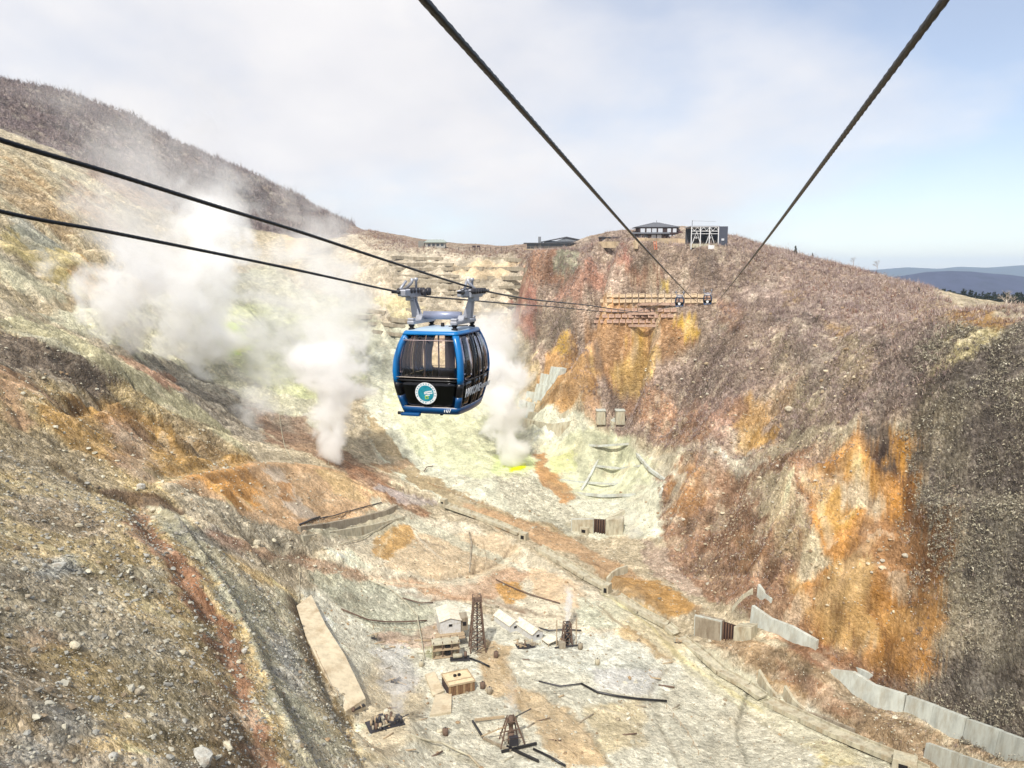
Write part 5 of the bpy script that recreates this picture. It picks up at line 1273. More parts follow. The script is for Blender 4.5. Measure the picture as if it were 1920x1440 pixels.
# road slab
G = hits([(556,1140),(584,1132),(612,1200),(648,1264),(686,1330),(648,1338),(606,1264),(574,1198)])
c0 = G[0].copy(); r_ = empty('concrete_ramp', c0); tag(r_, 'long sloping cream concrete ramp left of the plant', 'ramp')
rows = [(0, 1), (7, 2), (6, 3), (5, 4)]
for i in range(3):
    a, b = rows[i]; c, d = rows[i + 1]
    for j in range(2):
        A = G[a].lerp(G[c], j / 2); B = G[b].lerp(G[d], j / 2); C_ = G[b].lerp(G[d], (j + 1) / 2); D = G[a].lerp(G[c], (j + 1) / 2)
        z = lambda p, q: max(p.z, q.z) + .5
        A1, B1, C1, D1 = (Vector((p.x, p.y, z(p, q))) - c0 for p, q in ((A, B), (B, A), (C_, D), (D, C_)))
        v = [A1, B1, C1, D1] + [p - Vector((0, 0, 3.0)) for p in (A1, B1, C1, D1)]
        MB().add(v, [(0, 1, 2, 3), (7, 6, 5, 4), (0, 4, 5, 1), (1, 5, 6, 2), (2, 6, 7, 3), (3, 7, 4, 0)]).build('slab', mat('cream_screed', (206, 192, 164), .9, 0, .2, .16, .5, dirt=(160, 138, 108)), r_)
# ramps beside the low shed
for pts, lab in (([(797,1268),(815,1262),(833,1298),(812,1308)], 'upper cream slab beside the low timber shed'), ([(816,1306),(847,1302),(846,1338),(806,1344)], 'lower cream slab below the low timber shed')):
    G = hits(pts); c0 = sum(G, Vector()) / 4; top = [p - c0 + Vector((0, 0, .45)) for p in G]
    o = MB().add(top + [p - Vector((0, 0, 1.2)) for p in top], [(0, 1, 2, 3), (7, 6, 5, 4), (0, 4, 5, 1), (1, 5, 6, 2), (2, 6, 7, 3), (3, 7, 4, 0)]).build('concrete_slab', mat('cream_screed', (222, 208, 182))); o.location = c0; tag(o, lab, 'slab')

# odds and ends lying about the plant: short pipe lengths, posts and a few fences
random.seed(21)
for k in range(34):
    px, py = random.uniform(690, 1290), random.uniform(1185, 1425)
    if abs(px - 866) < 45 and abs(py - 1280) < 30: continue
    g = hit(px, py); a = random.uniform(-.5, .9); l = random.uniform(1.2, 4.5); d_ = Vector((math.cos(a), math.sin(a), 0)) * l / 2
    o = MB().tube([-d_, d_], random.uniform(.10, .22), 7).build('pipe_length', random.choice([M_RUST, M_DCONC, M_CONC, M_WOOD]), None, True); o.location = g + Vector((0, 0, .15)); tag(o, 'short length of pipe lying loose on the valley floor near the plant', 'pipe', 'loose pipe lengths near the plant')
def fence(pts, label, hh=1.1, step=3.2, m_=M_WOOD):
    G = hits(pts); r_ = empty('fence', G[0]); tag(r_, label, 'fence'); prev = None
    for a, b in zip(G[:-1], G[1:]):
        k = max(1, int((b - a).length / step))
        for j in range(k):
            p = a.lerp(b, j / k); p.z = ground(p.x, p.y); q = p - G[0]; MB().bar(q - Vector((0, 0, .4)), q + Vector((random.uniform(-.1, .1), 0, hh)), .13).build('post', m_, r_)
            if prev is not None: MB().bar(prev + Vector((0, 0, hh * .85)), q + Vector((0, 0, hh * .85)), .07).build('rail', m_, r_)
            prev = q
for pts, lab in (([(940,1238),(958,1262),(975,1300),(1010,1330)], 'pale fence along the right side of the plant track'), ([(1066,1098),(1110,1140),(1170,1180),(1240,1216)], 'thin fence across the ochre bank below the flume'), ([(905,1018),(912,1050),(900,1085)], 'short fence on the shelf left of its curved track'),
    ([(975,1040),(950,1066),(915,1080)], 'fence along the outside of the curved shelf track'), ([(1040,1392),(1080,1420),(1110,1444)], 'broken fence at the bottom right of the derrick'), ([(700,1180),(740,1182),(790,1186),(806,1192)], 'fence in front of the rusty stand'), ([(1250,1330),(1290,1380),(1320,1436)], 'fence crossing the pale ground towards the bottom edge'), ([(560,1150),(585,1215),(618,1290),(650,1350)], 'low fence along the left side of the cream ramp')):
    fence(pts, lab)
for k, (px, py, lab) in enumerate([(905,1290,'steel drum right of the timber shed'), (918,1300,'steel drum standing away from the timber shed'), (790,1250,'pale tank left of the pump skid'), (930,1232,'small pale tank beside the plant track'), (1088,1216,'small rusty tank right of the wellhead'), (1120,1246,'rusty tank on the pale ground right of the wellhead'), (835,1378,'pale drum on open ground right of the pump skid')]):
    g = hit(px, py); r_ = empty('tank', g); tag(r_, lab, 'tank'); m_ = [M_RUST, M_DCONC, M_CONC][k % 3]; MB().tube([(0, 0, -.3), (0, 0, 1.3), (0, 0, 1.45)], [.6, .6, .25], 12).build('shell', m_, r_, True); MB().tube([(0, 0, 1.4), (0, 0, 1.7)], .12, 8).build('valve', M_DARKSTEEL, r_, True)
# ------------------------------------------------------------------ ridge-top buildings
M_TILE = mat('slate_roof', (96, 98, 104), .6, 0, .4, .12, 1.5); M_BROWN = mat('dark_cladding', (70, 56, 54), .8, 0, .3, .12, 1.5)
M_PANEL = mat('white_blind', (196, 200, 206), .5, 0, .4, .06, 1); M_WIN = mat('window_glass', (60, 66, 74), .15, 0, .8, .15, .5); M_TAN = mat('cream_render', (200, 180, 150), .9, 0, .2, .12, .6, dirt=(160, 136, 110))
M_PURP = mat('plum_cladding', (96, 66, 66), .8, 0, .3, .1, 1)
def hip(root, x0, x1, y0, y1, z, h_, m_=M_TILE, ridge=.35, name='roof', ov=0.0):
    x0 -= ov; x1 += ov; y0 -= ov; y1 += ov; cx_, cy2 = (x0 + x1) / 2, (y0 + y1) / 2; rw = (x1 - x0) * ridge / 2
    v = [(x0, y0, z), (x1, y0, z), (x1, y1, z), (x0, y1, z), (cx_ - rw, cy2, z + h_), (cx_ + rw, cy2, z + h_), (x0, y0, z - .25), (x1, y0, z - .25), (x1, y1, z - .25), (x0, y1, z - .25)]
    return MB().add(v, [(0, 1, 5, 4), (1, 2, 5), (2, 3, 4, 5), (3, 0, 4), (6, 7, 1, 0), (7, 8, 2, 1), (8, 9, 3, 2), (9, 6, 0, 3), (9, 8, 7, 6)]).build(name, m_, root)
def windows(root, xs, w_, z0, z1, y, m_=M_PANEL, name='window'):
    for x in xs:
        f_ = MB().box((x, y - .04, (z0 + z1) / 2), (w_, .08, z1 - z0)).build(name, M_BROWN, root)
        MB().box((x, y - .10, (z0 + z1) / 2), (w_ - .2, .05, z1 - z0 - .2)).build('pane', m_, f_)
def anchor(px, Y=None):
    g = hit(*px); return g
# 1px here is about 0.23 m
g = anchor((1232, 449)); K_ = g.y / 1440.0 * 1.015
b = empty('hall', Vector((g.x, g.y, g.z - .2))); tag(b, 'two-storey dark hall with a hipped roof on the ridge top', 'building')
X = lambda px: (px - 1232) * K_
MB().box(((X(1192) + X(1250)) / 2, 4.5, 1.35), (X(1250) - X(1192), 8, 2.7)).build('ground_floor', M_BROWN, b)
MB().box(((X(1199) + X(1271)) / 2, 5.2, 4.2), (X(1271) - X(1199), 9, 3.0)).build('upper_floor', M_BROWN, b)
MB().box(((X(1250.5) + X(1270)) / 2, 5.0, 1.35), (X(1270) - X(1250.5), 8.2, 2.68)).build('side_wing', M_BROWN, b)
hip(b, X(1192), X(1274), .2, 10.4, 5.85, 2.2, ridge=.12); hip(b, X(1186), X(1254), -1.4, 1.4, 2.85, .55, ridge=.95, name='lower_roof')
MB().box(((X(1186) + X(1254)) / 2, -.8, -.0), (X(1254) - X(1186), 3.2, .3)).build('deck', M_TAN, b)
for x in (1187, 1196, 1206, 1253): MB().tube([(X(x), -1.2, 0), (X(x), -1.2, 2.6)], .12, 6).build('post', M_BROWN, b)
windows(b, [X(x) for x in (1206, 1217)], 2.2, 3.2, 5.2, .7); windows(b, [X(x) for x in (1227, 1238)], 2.2, 3.2, 5.2, .7); windows(b, [X(x) for x in (1254, 1264)], 1.8, 3.3, 5.2, .7)
windows(b, [X(x) for x in (1202, 1212)], 2.0, .5, 2.3, .5, M_WIN); windows(b, [X(x) for x in (1226, 1236)], 2.2, .4, 2.4, .5)
windows(b, [X(x) for x in (1256, 1264)], 1.4, .6, 2.3, .9, M_PANEL)
MB().tube([(X(1234), 5.3, 8), (X(1234), 5.3, 9)], .1, 6).build('finial', M_TILE, b)
g2 = anchor((1281, 449)); b = empty('annex', Vector((g2.x, g.y + 1.5, g.z + .1))); tag(b, 'low plum coloured annex joining the dark hall', 'building')
MB().box((0, 3, 1.6), (4.6, 7, 3.2)).build('wall', M_PURP, b); MB().prism([(-2.5, -.8, 3.2), (2.5, -.8, 2.7), (2.5, -.8, 2.9), (-2.5, -.8, 3.9)], (0, 1, 0), 8).build('roof', M_PURP, b)
MB().box((.4, -.53, 1.2), (.9, .06, 1.9)).build('door', M_DARK, b)
wall_run([(1190,456),(1215,457),(1245,457),(1270,457),(1290,459)], 2.2, 1.2, 'terrace_wall', 'cream terrace wall carrying the dark hall on the ridge', 'retaining wall', M_TAN, None, 0, 5, .9)
wall_run([(1120,461),(1150,461),(1175,462),(1192,462)], 1.9, 1.0, 'terrace_wall', 'cream parapet wall left of the dark hall', 'retaining wall', M_TAN, None, 0, 5, .9)
g = anchor((1145, 456)); b = empty('kiosk', g + Vector((0, 2, 0))); tag(b, 'long low brown kiosk behind the cream parapet', 'building')
MB().box((0, 2, 1.0), (9.5, 3, 3.4)).build('wall', M_BROWN, b); MB().box((0, 2, 2.85), (10.3, 4, .25)).build('roof', M_TILE, b); windows(b, [-3, 0, 3], 1.6, 1.0, 2.2, .48, M_WIN)
# station
g = anchor((1322, 461)); K_ = g.y / 1440.0 * 1.015
b = empty('station', Vector((g.x, g.y, g.z - .3))); tag(b, 'cable car station with a white steel frame on the ridge top', 'building')
X = lambda px: (px - 1322) * K_
W0, W1, W2 = X(1296), X(1346), X(1362)
MB().box(((W0 + W1) / 2, 5, .35), (W1 - W0, 10, 1.5)).build('platform', M_CONC, b)
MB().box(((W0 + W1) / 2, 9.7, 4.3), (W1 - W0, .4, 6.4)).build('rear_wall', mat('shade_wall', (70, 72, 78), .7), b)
MB().box(((W0 + W1) / 2, 5.0, 7.75), (W1 - W0 + .6, 10.4, .3)).build('roof', M_STEEL, b)
for x in np.linspace(W0 + .1, W1 - .1, 4): MB().bar((x, 0, -1), (x, 0, 7.6), .28).build('column', M_WHITE, b); 
for z in (5.9, 7.5): MB().bar((W0, -.02, z), (W1, -.02, z), .22).build('beam', M_WHITE, b)
k = 9
for i in range(k):
    x = W0 + (W1 - W0) * i / k; x2 = W0 + (W1 - W0) * (i + 1) / k; z0, z1 = (6.0, 7.4) if i % 2 else (7.4, 6.0)
    MB().bar((x, -.06, z0), (x2, -.06, z1), .12).build('truss_bar', M_WHITE, b)
for x in (W0 + (W1 - W0) * .22, W0 + (W1 - W0) * .72):
    MB().tube([(x, 1.3, 3.5), (x, 1.9, 3.5)], 1.35, 20).build('bull_wheel', M_DARKSTEEL, b, True); MB().tube([(x, 1.15, 3.5), (x, 1.3, 3.5)], .5, 14).build('hub', M_WHITE, b, True)
    MB().box((x, 3, 2.0), (2.2, 2, 1.6)).build('drive_housing', M_DARKSTEEL, b); MB().bar((x - 1.6, 1, 1.2), (x, 1, 5.8), .2).build('brace', M_WHITE, b); MB().bar((x + 1.6, 1, 1.2), (x, 1, 5.8), .2).build('brace', M_WHITE, b)
MB().bar((W0, .2, 4.9), (W1, .2, 4.9), .18).build('beam', M_WHITE, b)
MB().box(((W1 + W2) / 2 + .15, 5.2, 3.2), (W2 - W1, 10, 9.0)).build('stair_block', mat('steel_blue_cladding', (74, 78, 90), .6), b)
windows(b, [(W1 + W2) / 2], 1.3, 2.2, 3.2, .2, M_PANEL)
MB().tube([(W0 + .5, 1, 7.8), (W0 + .5, 1, 10.0)], .09, 6).build('mast', M_DARKSTEEL, b); MB().bar((W0 + .5, 1, 9.8), (X(1341), 1, 9.6), .06).build('aerial_wire', M_DARKSTEEL, b)
MB().box((X(1331), -1.5, -.3), (2.2, 1.2, 1.6)).build('equipment_box', M_WHITE, b)
# restaurant with the low sloping roofs
g = anchor((1050, 467)); K_ = g.y / 1440.0 * 1.015
b = empty('restaurant', Vector((g.x, g.y, g.z))); tag(b, 'wide low restaurant with a shallow gable over a flat eave', 'building')
X = lambda px: (px - 1050) * K_
MB().box(((X(990) + X(1112)) / 2, 6, 1.4), (X(1112) - X(990), 10, 2.9)).build('wall', M_WIN, b)
MB().box(((X(984) + X(1119)) / 2, 5.6, 3.0), (X(1119) - X(984), 13, .3)).build('eave_roof', M_TILE, b)
MB().box(((X(1022) + X(1082)) / 2, 7, 3.6), (X(1082) - X(1022), 7, 1.2)).build('clerestory', mat('grey_shade', (120, 124, 130), .6), b)
MB().prism([(X(1012), 2.0, 3.6), (X(1062), 2.0, 6.3), (X(1104), 2.0, 4.0), (X(1104), 2.0, 3.7), (X(1062), 2.0, 5.9), (X(1012), 2.0, 3.3)], (0, 1, 0), 9.5).build('gable_roof', M_TILE, b)
MB().prism([(X(1040), 2.6, 3.8), (X(1062), 2.6, 5.8), (X(1090), 2.6, 4.1), (X(1090), 2.6, 3.8)], (0, 1, 0), .3).build('gable_wall', mat('grey_shade', (120, 124, 130)), b)
MB().box((X(1013), 1.5, 3.0), (1.4, 1.4, 6.4)).build('chimney', mat('grey_shade', (120, 124, 130)), b)
MB().box(((X(984) + X(1110)) / 2, -2.5, -.2), (X(1110) - X(984), 5, .3)).build('terrace', M_TAN, b)
for x in np.linspace(X(986), X(1110), 14): MB().bar((x, -4.8, -.1), (x, -4.8, 1.0), .12).build('rail_post', M_DCONC, b)
MB().bar((X(986), -4.8, 1.0), (X(1110), -4.8, 1.0), .09).build('rail', M_DCONC, b)
for x in np.linspace(X(992), X(1108), 9): MB().bar((x, -.2, 0), (x, -.2, 2.9), .2).build('post', M_BROWN, b)
# hut far away on the saddle
g = anchor((816, 464)); K_ = g.y / 1440.0 * 1.015
b = empty('lodge', g); tag(b, 'small pale lodge with a low roof on the far saddle', 'building')
MB().box((0, 4, 1.3), (11, 7, 3.0)).build('wall', mat('lodge_wall', (168, 166, 160), .8), b); hip(b, -6.4, 6.4, -.5, 8.5, 3.0, 1.7, mat('lodge_roof', (150, 158, 150), .7), .7); windows(b, [-3.5, -1, 1.5, 4], 1.6, .8, 2.2, .5, M_WIN); MB().box((-8.2, 4, 1.6), (3.5, 4, 4.4)).build('porch', mat('lodge_porch', (130, 128, 122), .8), b)
# railing and signs on the saddle
G = hits([(860,470),(890,470),(920,470),(950,470),(980,471)]); r_ = empty('railing', G[0]); tag(r_, 'thin dark railing along the saddle left of the restaurant', 'railing')
for i in range(len(G) - 1):
    for j in range(3):
        p = G[i].lerp(G[i + 1], j / 3) - G[0]; MB().bar(p, p + Vector((0, 0, 1.9)), .28).build('post', M_BROWN, r_)
    MB().bar(G[i] - G[0] + Vector((0, 0, 1.5)), G[i + 1] - G[0] + Vector((0, 0, 1.5)), .12).build('rail', M_BROWN, r_)
for px, lab in (((889,469), 'left dark signboard on the saddle'), ((897,469), 'right dark signboard on the saddle')):
    g = hit(*px); r_ = empty('signboard', g); tag(r_, lab, 'sign'); MB().box((0, 0, 2.1), (2.0, .15, 1.0)).build('board', M_BROWN, r_); MB().bar((-.7, 0, -.5), (-.7, 0, 1.8), .2).build('post', M_BROWN, r_); MB().bar((.7, 0, -.5), (.7, 0, 1.8), .2).build('post', M_BROWN, r_)
g = hit(1229, 468); r_ = empty('ladder', g); tag(r_, 'small orange ladder stair below the dark hall', 'ladder'); mo = mat('orange_paint', (206, 110, 70), .6)
for s in (-1, 1): MB().bar((s * .5, -.5, 0), (s * .5, 1.4, 3.4), .16).build('stile', mo, r_)
for i in range(5): MB().bar((-.5, -.4 + i * .4, .2 + i * .7), (.5, -.4 + i * .4, .2 + i * .7), .12).build('rung', mo, r_)

# ------------------------------------------------------------------ hot-water plant on the valley floor
def frame4(root, w0, w1, z0, z1, levels, r, m_, name='leg', brace='brace', ox=0, oy=0):
    c = lambda s, z: [(ox + a * s / 2, oy + b_ * s / 2, z) for a, b_ in ((-1, -1), (1, -1), (1, 1), (-1, 1))]
    for k in range(4): MB().bar(c(w0, z0)[k], c(w1, z1)[k], r * 1.4).build(name, m_, root)
    for i in range(levels):
        ta, tb = i / levels, (i + 1) / levels; za, zb = z0 + (z1 - z0) * ta, z0 + (z1 - z0) * tb; wa, wb = w0 + (w1 - w0) * ta, w0 + (w1 - w0) * tb
        for k in range(4):
            A = c(wa, za); B = c(wb, zb); k2 = (k + 1) % 4
            MB().bar(A[k], B[k2], r * .8).build(brace, m_, root); MB().bar(A[k2], B[k], r * .8).build(brace, m_, root); MB().bar(B[k], B[k2], r).build('girt', m_, root)
def gable_shed(px, L_, W_, H_, yaw, label, roofm=M_ROOFW, wallm=M_WALLW, rise=.9, lift=0.0, name='shed', win=True):
    """ridge along local y, gable facing -y"""
    g = hit(*px); root = empty(name, g + Vector((0, 0, lift)), yaw); tag(root, label, 'shed')
    w2 = W_ / 2
    MB().prism([(-w2, 0, -1 - lift), (w2, 0, -1 - lift), (w2, 0, H_), (0, 0, H_ + rise), (-w2, 0, H_)], (0, 1, 0), L_).build('wall', wallm, root)
    for s in (-1, 1):
        e = Vector((s * (w2 + .25), 0, H_ - .12)); r0 = Vector((0, 0, H_ + rise + .12)); n = Vector((0, 0, .12))
        MB().prism([e + Vector((0, -.3, 0)), r0 + Vector((0, -.3, 0)), r0 + n + Vector((0, -.3, 0)), e + n + Vector((0, -.3, 0))], (0, 1, 0), L_ + .6).build('roof', roofm, root)
    if win:
        f_ = MB().box((0, -.04, H_ * .62), (1.1, .1, .8)).build('window', M_WALLW, root); MB().box((0, -.10, H_ * .62), (.85, .06, .6)).build('pane', M_DARK, f_)
    return root
r_ = gable_shed((845,1200), 8.0, 5.2, 3.1, R(12), 'largest pale roofed shed standing on the stacked deck of the plant', lift=2.0, name='plant_shed', rise=.6)
MB().box((3.6, 2.2, 1.6), (1.8, 3.6, 3.2)).build('annex', M_DCONC, r_); MB().box((3.6, .36, 1.8), (.9, .08, 1.0)).build('annex_window', M_DARK, r_)
MB().box((-.3, -1.2, -.3), (7.2, 3.4, .3)).build('deck', M_WOOD, r_); MB().bar((-3.8, -2.9, .5), (3.2, -2.9, .9), .22).build('hand_rail', M_WOOD, r_)
g = hit(838, 1228); r2 = empty('tank_stand', g, R(12)); tag(r2, 'rusty stand with stacked tanks below the largest shed', 'tank stand')
for z, m_ in ((.2, M_WOOD), (2.1, M_WOOD), (3.6, M_CONC)): MB().box((-.3, 0, z), (6.6, 3.2, .26)).build('deck', m_, r2)
for x in (-3.3, -1.2, 1.0, 2.7):
    for y in (-1.4, 1.4): MB().bar((x, y, -1), (x, y, 4.2), .2).build('post', M_RUST, r2)
for x in (-2.2, 1.9): MB().tube([(x, 0, .35), (x, 0, 1.9)], .85, 14).build('tank', M_CONC, r2, True)
MB().box((.1, -.3, 1.2), (1.2, 1.6, 1.6)).build('dark_bay', M_DARK, r2); MB().box((.1, -.3, 2.9), (1.2, 1.6, 1.1)).build('dark_bay', M_DARK, r2)
for k in range(6): MB().bar((-3.4 - k * .3, -1.2 + k * .3, -.6), (-3.6 - k * .3, -1.5 + k * .3, 3.4 - k * .15), .1).build('standpipe', mat('mossy_pipe', (176, 184, 140), .8), r2)
g = hit(862, 1236); r2 = empty('pump_skid', g, R(5)); tag(r2, 'grey pump skid between the tank stand and the low shed', 'pump')
MB().box((0, 0, .25), (4.6, 2.0, .3)).build('base', M_DARKSTEEL, r2); MB().tube([(-1.6, 0, .9), (.6, 0, .9)], .55, 12).build('drum', M_CONC, r2, True); MB().tube([(1.4, 0, .4), (1.4, 0, 1.8)], .4, 10).build('pot', M_RUST, r2, True); MB().bar((-2.2, -.9, .4), (2.6, -1.0, 1.3), .14).build('strut', M_BLACK, r2)
g = hit(895, 1219); r2 = empty('lattice_tower', g, R(10)); tag(r2, 'tall brown lattice tower beside the largest shed', 'tower')
frame4(r2, 3.9, 1.7, -.5, 13.0, 6, .17, M_RUST); MB().box((0, 0, 13.05), (2.3, 2.3, .2)).build('platform', M_RUST, r2); frame4(r2, 2.0, 2.0, 13.1, 14.2, 1, .1, M_RUST, 'rail_post', 'rail_brace'); MB().tube([(0, 0, -.4), (0, 0, 12.5)], .2, 8).build('riser_pipe', M_DARKSTEEL, r2)
gable_shed((966,1184), 7.6, 3.4, 2.0, R(33), 'pale roofed shed right of the lattice tower, the left of two alike')
gable_shed((1008,1200), 8.0, 3.2, 1.9, R(33), 'pale roofed shed right of its twin, near the steaming wellhead')
g = hit(1038, 1212); r2 = empty('lean_to', g, R(30)); tag(r2, 'tiny pale lean-to roof between the sheds and the wellhead', 'shed')
MB().prism([(-1.6, 0, .9), (1.6, 0, 1.5), (1.6, 0, 1.65), (-1.6, 0, 1.05)], (0, 1, 0), 3.2).build('roof', M_ROOFW, r2)
for x, y in ((-1.4, .2), (1.4, .2), (-1.4, 3), (1.4, 3)): MB().bar((x, y, -.6), (x, y, 1.2), .14).build('post', M_WOOD, r2)
def clutter(px, n, spread, label, name, cat, seed, yaw=0.0, hmax=1.8, cyl=.35):
    """skid of pipes, drums and beams"""
    rr2 = random.Random(seed); g = hit(*px); root = empty(name, g, yaw); tag(root, label, cat)
    MB().box((0, 0, .1), (spread * 1.9, spread * 1.1, .35)).build('base_frame', M_DARKSTEEL, root)
    for k in range(n):
        x, y = rr2.uniform(-spread, spread) * .85, rr2.uniform(-spread, spread) * .5; m_ = rr2.choice([M_RUST, M_DARKSTEEL, M_DCONC, M_WOOD, M_CONC]); t = rr2.random()
        if t < cyl: MB().tube([(x, y, 0), (x, y, rr2.uniform(.6, hmax))], rr2.uniform(.15, .4), 9).build('upright_pipe', m_, root, True)
        elif t < cyl + .2: a = rr2.uniform(0, 3); l = rr2.uniform(.7, 1.6); MB().tube([(x - l * math.cos(a), y - l * math.sin(a), .6), (x + l * math.cos(a), y + l * math.sin(a), .7)], rr2.uniform(.14, .35), 9).build('drum', m_, root, True)
        elif t < .85: a = rr2.uniform(0, 3); l = rr2.uniform(1.0, 2.4); MB().bar((x - l * math.cos(a), y - l * math.sin(a), rr2.uniform(.2, .8)), (x + l * math.cos(a), y + l * math.sin(a), rr2.uniform(.4, hmax)), rr2.uniform(.1, .2)).build('beam', m_, root)
        else: MB().box((x, y, .6), (rr2.uniform(.5, 1.3), rr2.uniform(.5, 1), rr2.uniform(.5, 1.2))).build('housing', m_, root, False, .04)
    return root
clutter((985,1212), 16, 2.4, 'rusty pipe skid in front of the twin sheds', 'pipe_skid', 'machinery', 3, R(15))
clutter((722,1358), 34, 3.6, 'large rusty pump skid at the foot of the cream ramp', 'pump_skid', 'machinery', 5, R(25), 1.6)
clutter((665,1326), 16, 1.9, 'small dark machine on the end of the cream ramp', 'winch', 'machinery', 8, R(40), 1.2)
clutter((740,1280), 6, 1.0, 'small dark valve beside the low steam puff', 'valve', 'machinery', 9, 0, 1.0)
clutter((700,1196), 5, .9, 'rusty valve post left of the plant', 'valve', 'machinery', 12, 0, 2.0)
clutter((1270,1205), 5, .8, 'small boxy valve on the ochre bank', 'valve', 'machinery', 14, 0, 1.4)
# wellhead with rising steam
g = hit(1063, 1210); r2 = empty('wellhead', g, R(10)); tag(r2, 'tall narrow wellhead rig blowing a white steam jet', 'wellhead')
frame4(r2, 2.4, 1.6, -.5, 6.0, 3, .14, M_RUST); MB().tube([(0, 0, -.5), (0, 0, 2.0), (0, 0, 2.0), (0, 0, 3.4), (0, 0, 3.4), (0, 0, 6.3)], [.5, .5, .75, .75, .4, .4], 12).build('separator', M_BLACK, r2, True)
for x in (-2.6, 2.4): MB().tube([(x, .2, -.5), (x, .2, 6.8)], .13, 8).build('mast', M_WOOD, r2)
MB().box((-1.6, -1.2, .9), (1.6, 1.4, 1.6)).build('cabinet', M_DCONC, r2, False, .04); MB().bar((-3.5, -1.4, .4), (3.4, -1.2, .5), .3).build('header_pipe', M_DARKSTEEL, r2)
# low timber shed
g = hit(866, 1300); r2 = empty('timber_shed', g, R(22)); tag(r2, 'low timber shed with a flat cream roof and two dark vents', 'shed')
for k in range(11): MB().box((-2.75 + k * .55, 0, .9), (.50, .16, 2.6 + .05 * (k % 3))).build('plank', mat('brown_timber', (120, 92, 66), .9, 0, .2, .25, 3) if k % 3 else mat('pale_timber', (156, 130, 98), .9, 0, .2, .25, 3), r2)
for s in (-1, 1): MB().box((s * 2.95, 2.6, .9), (.16, 5.1, 2.6)).build('side_wall', M_BROWN, r2)
MB().box((0, 5.1, .9), (5.8, .16, 2.6)).build('rear_wall', M_BROWN, r2)
MB().box((0, 2.55, 2.32), (6.3, 5.6, .16)).build('roof', mat('cream_roof', (214, 196, 160), .9, 0, .2, .1, 1, dirt=(180, 150, 116)), r2)
for p, q in (((-3.1, -.2, 2.48), (3.1, -.2, 2.48)), ((-3.1, 5.3, 2.48), (3.1, 5.3, 2.48)), ((-3.05, -.1, 2.5), (-3.05, 5.2, 2.5)), ((3.05, -.1, 2.5), (3.05, 5.2, 2.5)), ((-2.9, 1.6, 2.46), (2.9, 1.6, 2.46))): MB().bar(p, q, .18).build('roof_beam', M_WOOD, r2)
for x in (-.5, .5): MB().tube([(x, 3.4, 2.4), (x, 3.4, 2.75)], .38, 12).build('vent', M_DARK, r2, True)
# derrick at the bottom, in its pit
g = hit(958, 1392); r2 = empty('derrick', g, R(15)); tag(r2, 'splayed dark derrick steaming in a shallow pit at the bottom centre', 'derrick')
for a, b_ in (((-2.6, -1.6), (-.7, -.3)), ((2.6, -1.9), (.7, -.3)), ((1.9, 2.0), (.6, .5)), ((-2.0, 2.0), (-.6, .5))): MB().bar((a[0], a[1], -.5), (b_[0], b_[1], 5.6), .22).build('leg', M_RUST, r2)
for z, s in ((1.6, 1.9), (3.2, 1.35), (4.8, .95)):
    q4 = [(-s, -s * .7, z), (s, -s * .7, z), (s, s * .7, z), (-s, s * .7, z)]
    for k in range(4): MB().bar(q4[k], q4[(k + 1) % 4], .14).build('girt', M_RUST, r2)
MB().tube([(0, 0, -.4), (0, 0, 2.2), (0, 0, 2.2), (0, 0, 4.2), (0, 0, 4.2), (0, 0, 5.6)], [.7, .7, .45, .45, .7, .55], 12).build('separator', M_RUST, r2, True)
MB().box((.3, -1.0, .9), (1.8, .8, 2.0)).build('guard_plate', M_DARKSTEEL, r2, False, .04); MB().bar((.7, -.2, 5.4), (4.6, 1.5, 5.6), .16).build('jib', M_DARKSTEEL, r2); MB().bar((-5.4, 2.6, .6), (-.8, .4, 3.4), .2).build('inlet_pipe', M_WOOD, r2); MB().tube([(.9, .6, 4.4), (1.7, .6, 5.8)], .35, 10).build('flare_pipe', M_CONC, r2, True)
for i, (a, b_, lab) in enumerate(((( 886,1356),(906,1388),'left black beam edging the derrick pit'), ((906,1388),(958,1412),'near grey beam edging the derrick pit'), ((940,1414),(1006,1398),'crossed black beam below the derrick'), ((950,1404),(1010,1432),'long black beam running down from the derrick'), ((890,1354),(946,1348),'far timber beam edging the derrick pit'))):
    A, B = hits([a, b_]); m_ = M_BLACK if 'black' in lab else (M_DCONC if 'grey' in lab else M_WOOD); o = MB().bar(Vector((0, 0, .5)), B - A + Vector((0, 0, .5)), .34, .5).build('beam', m_); o.location = A; tag(o, lab, 'beam')
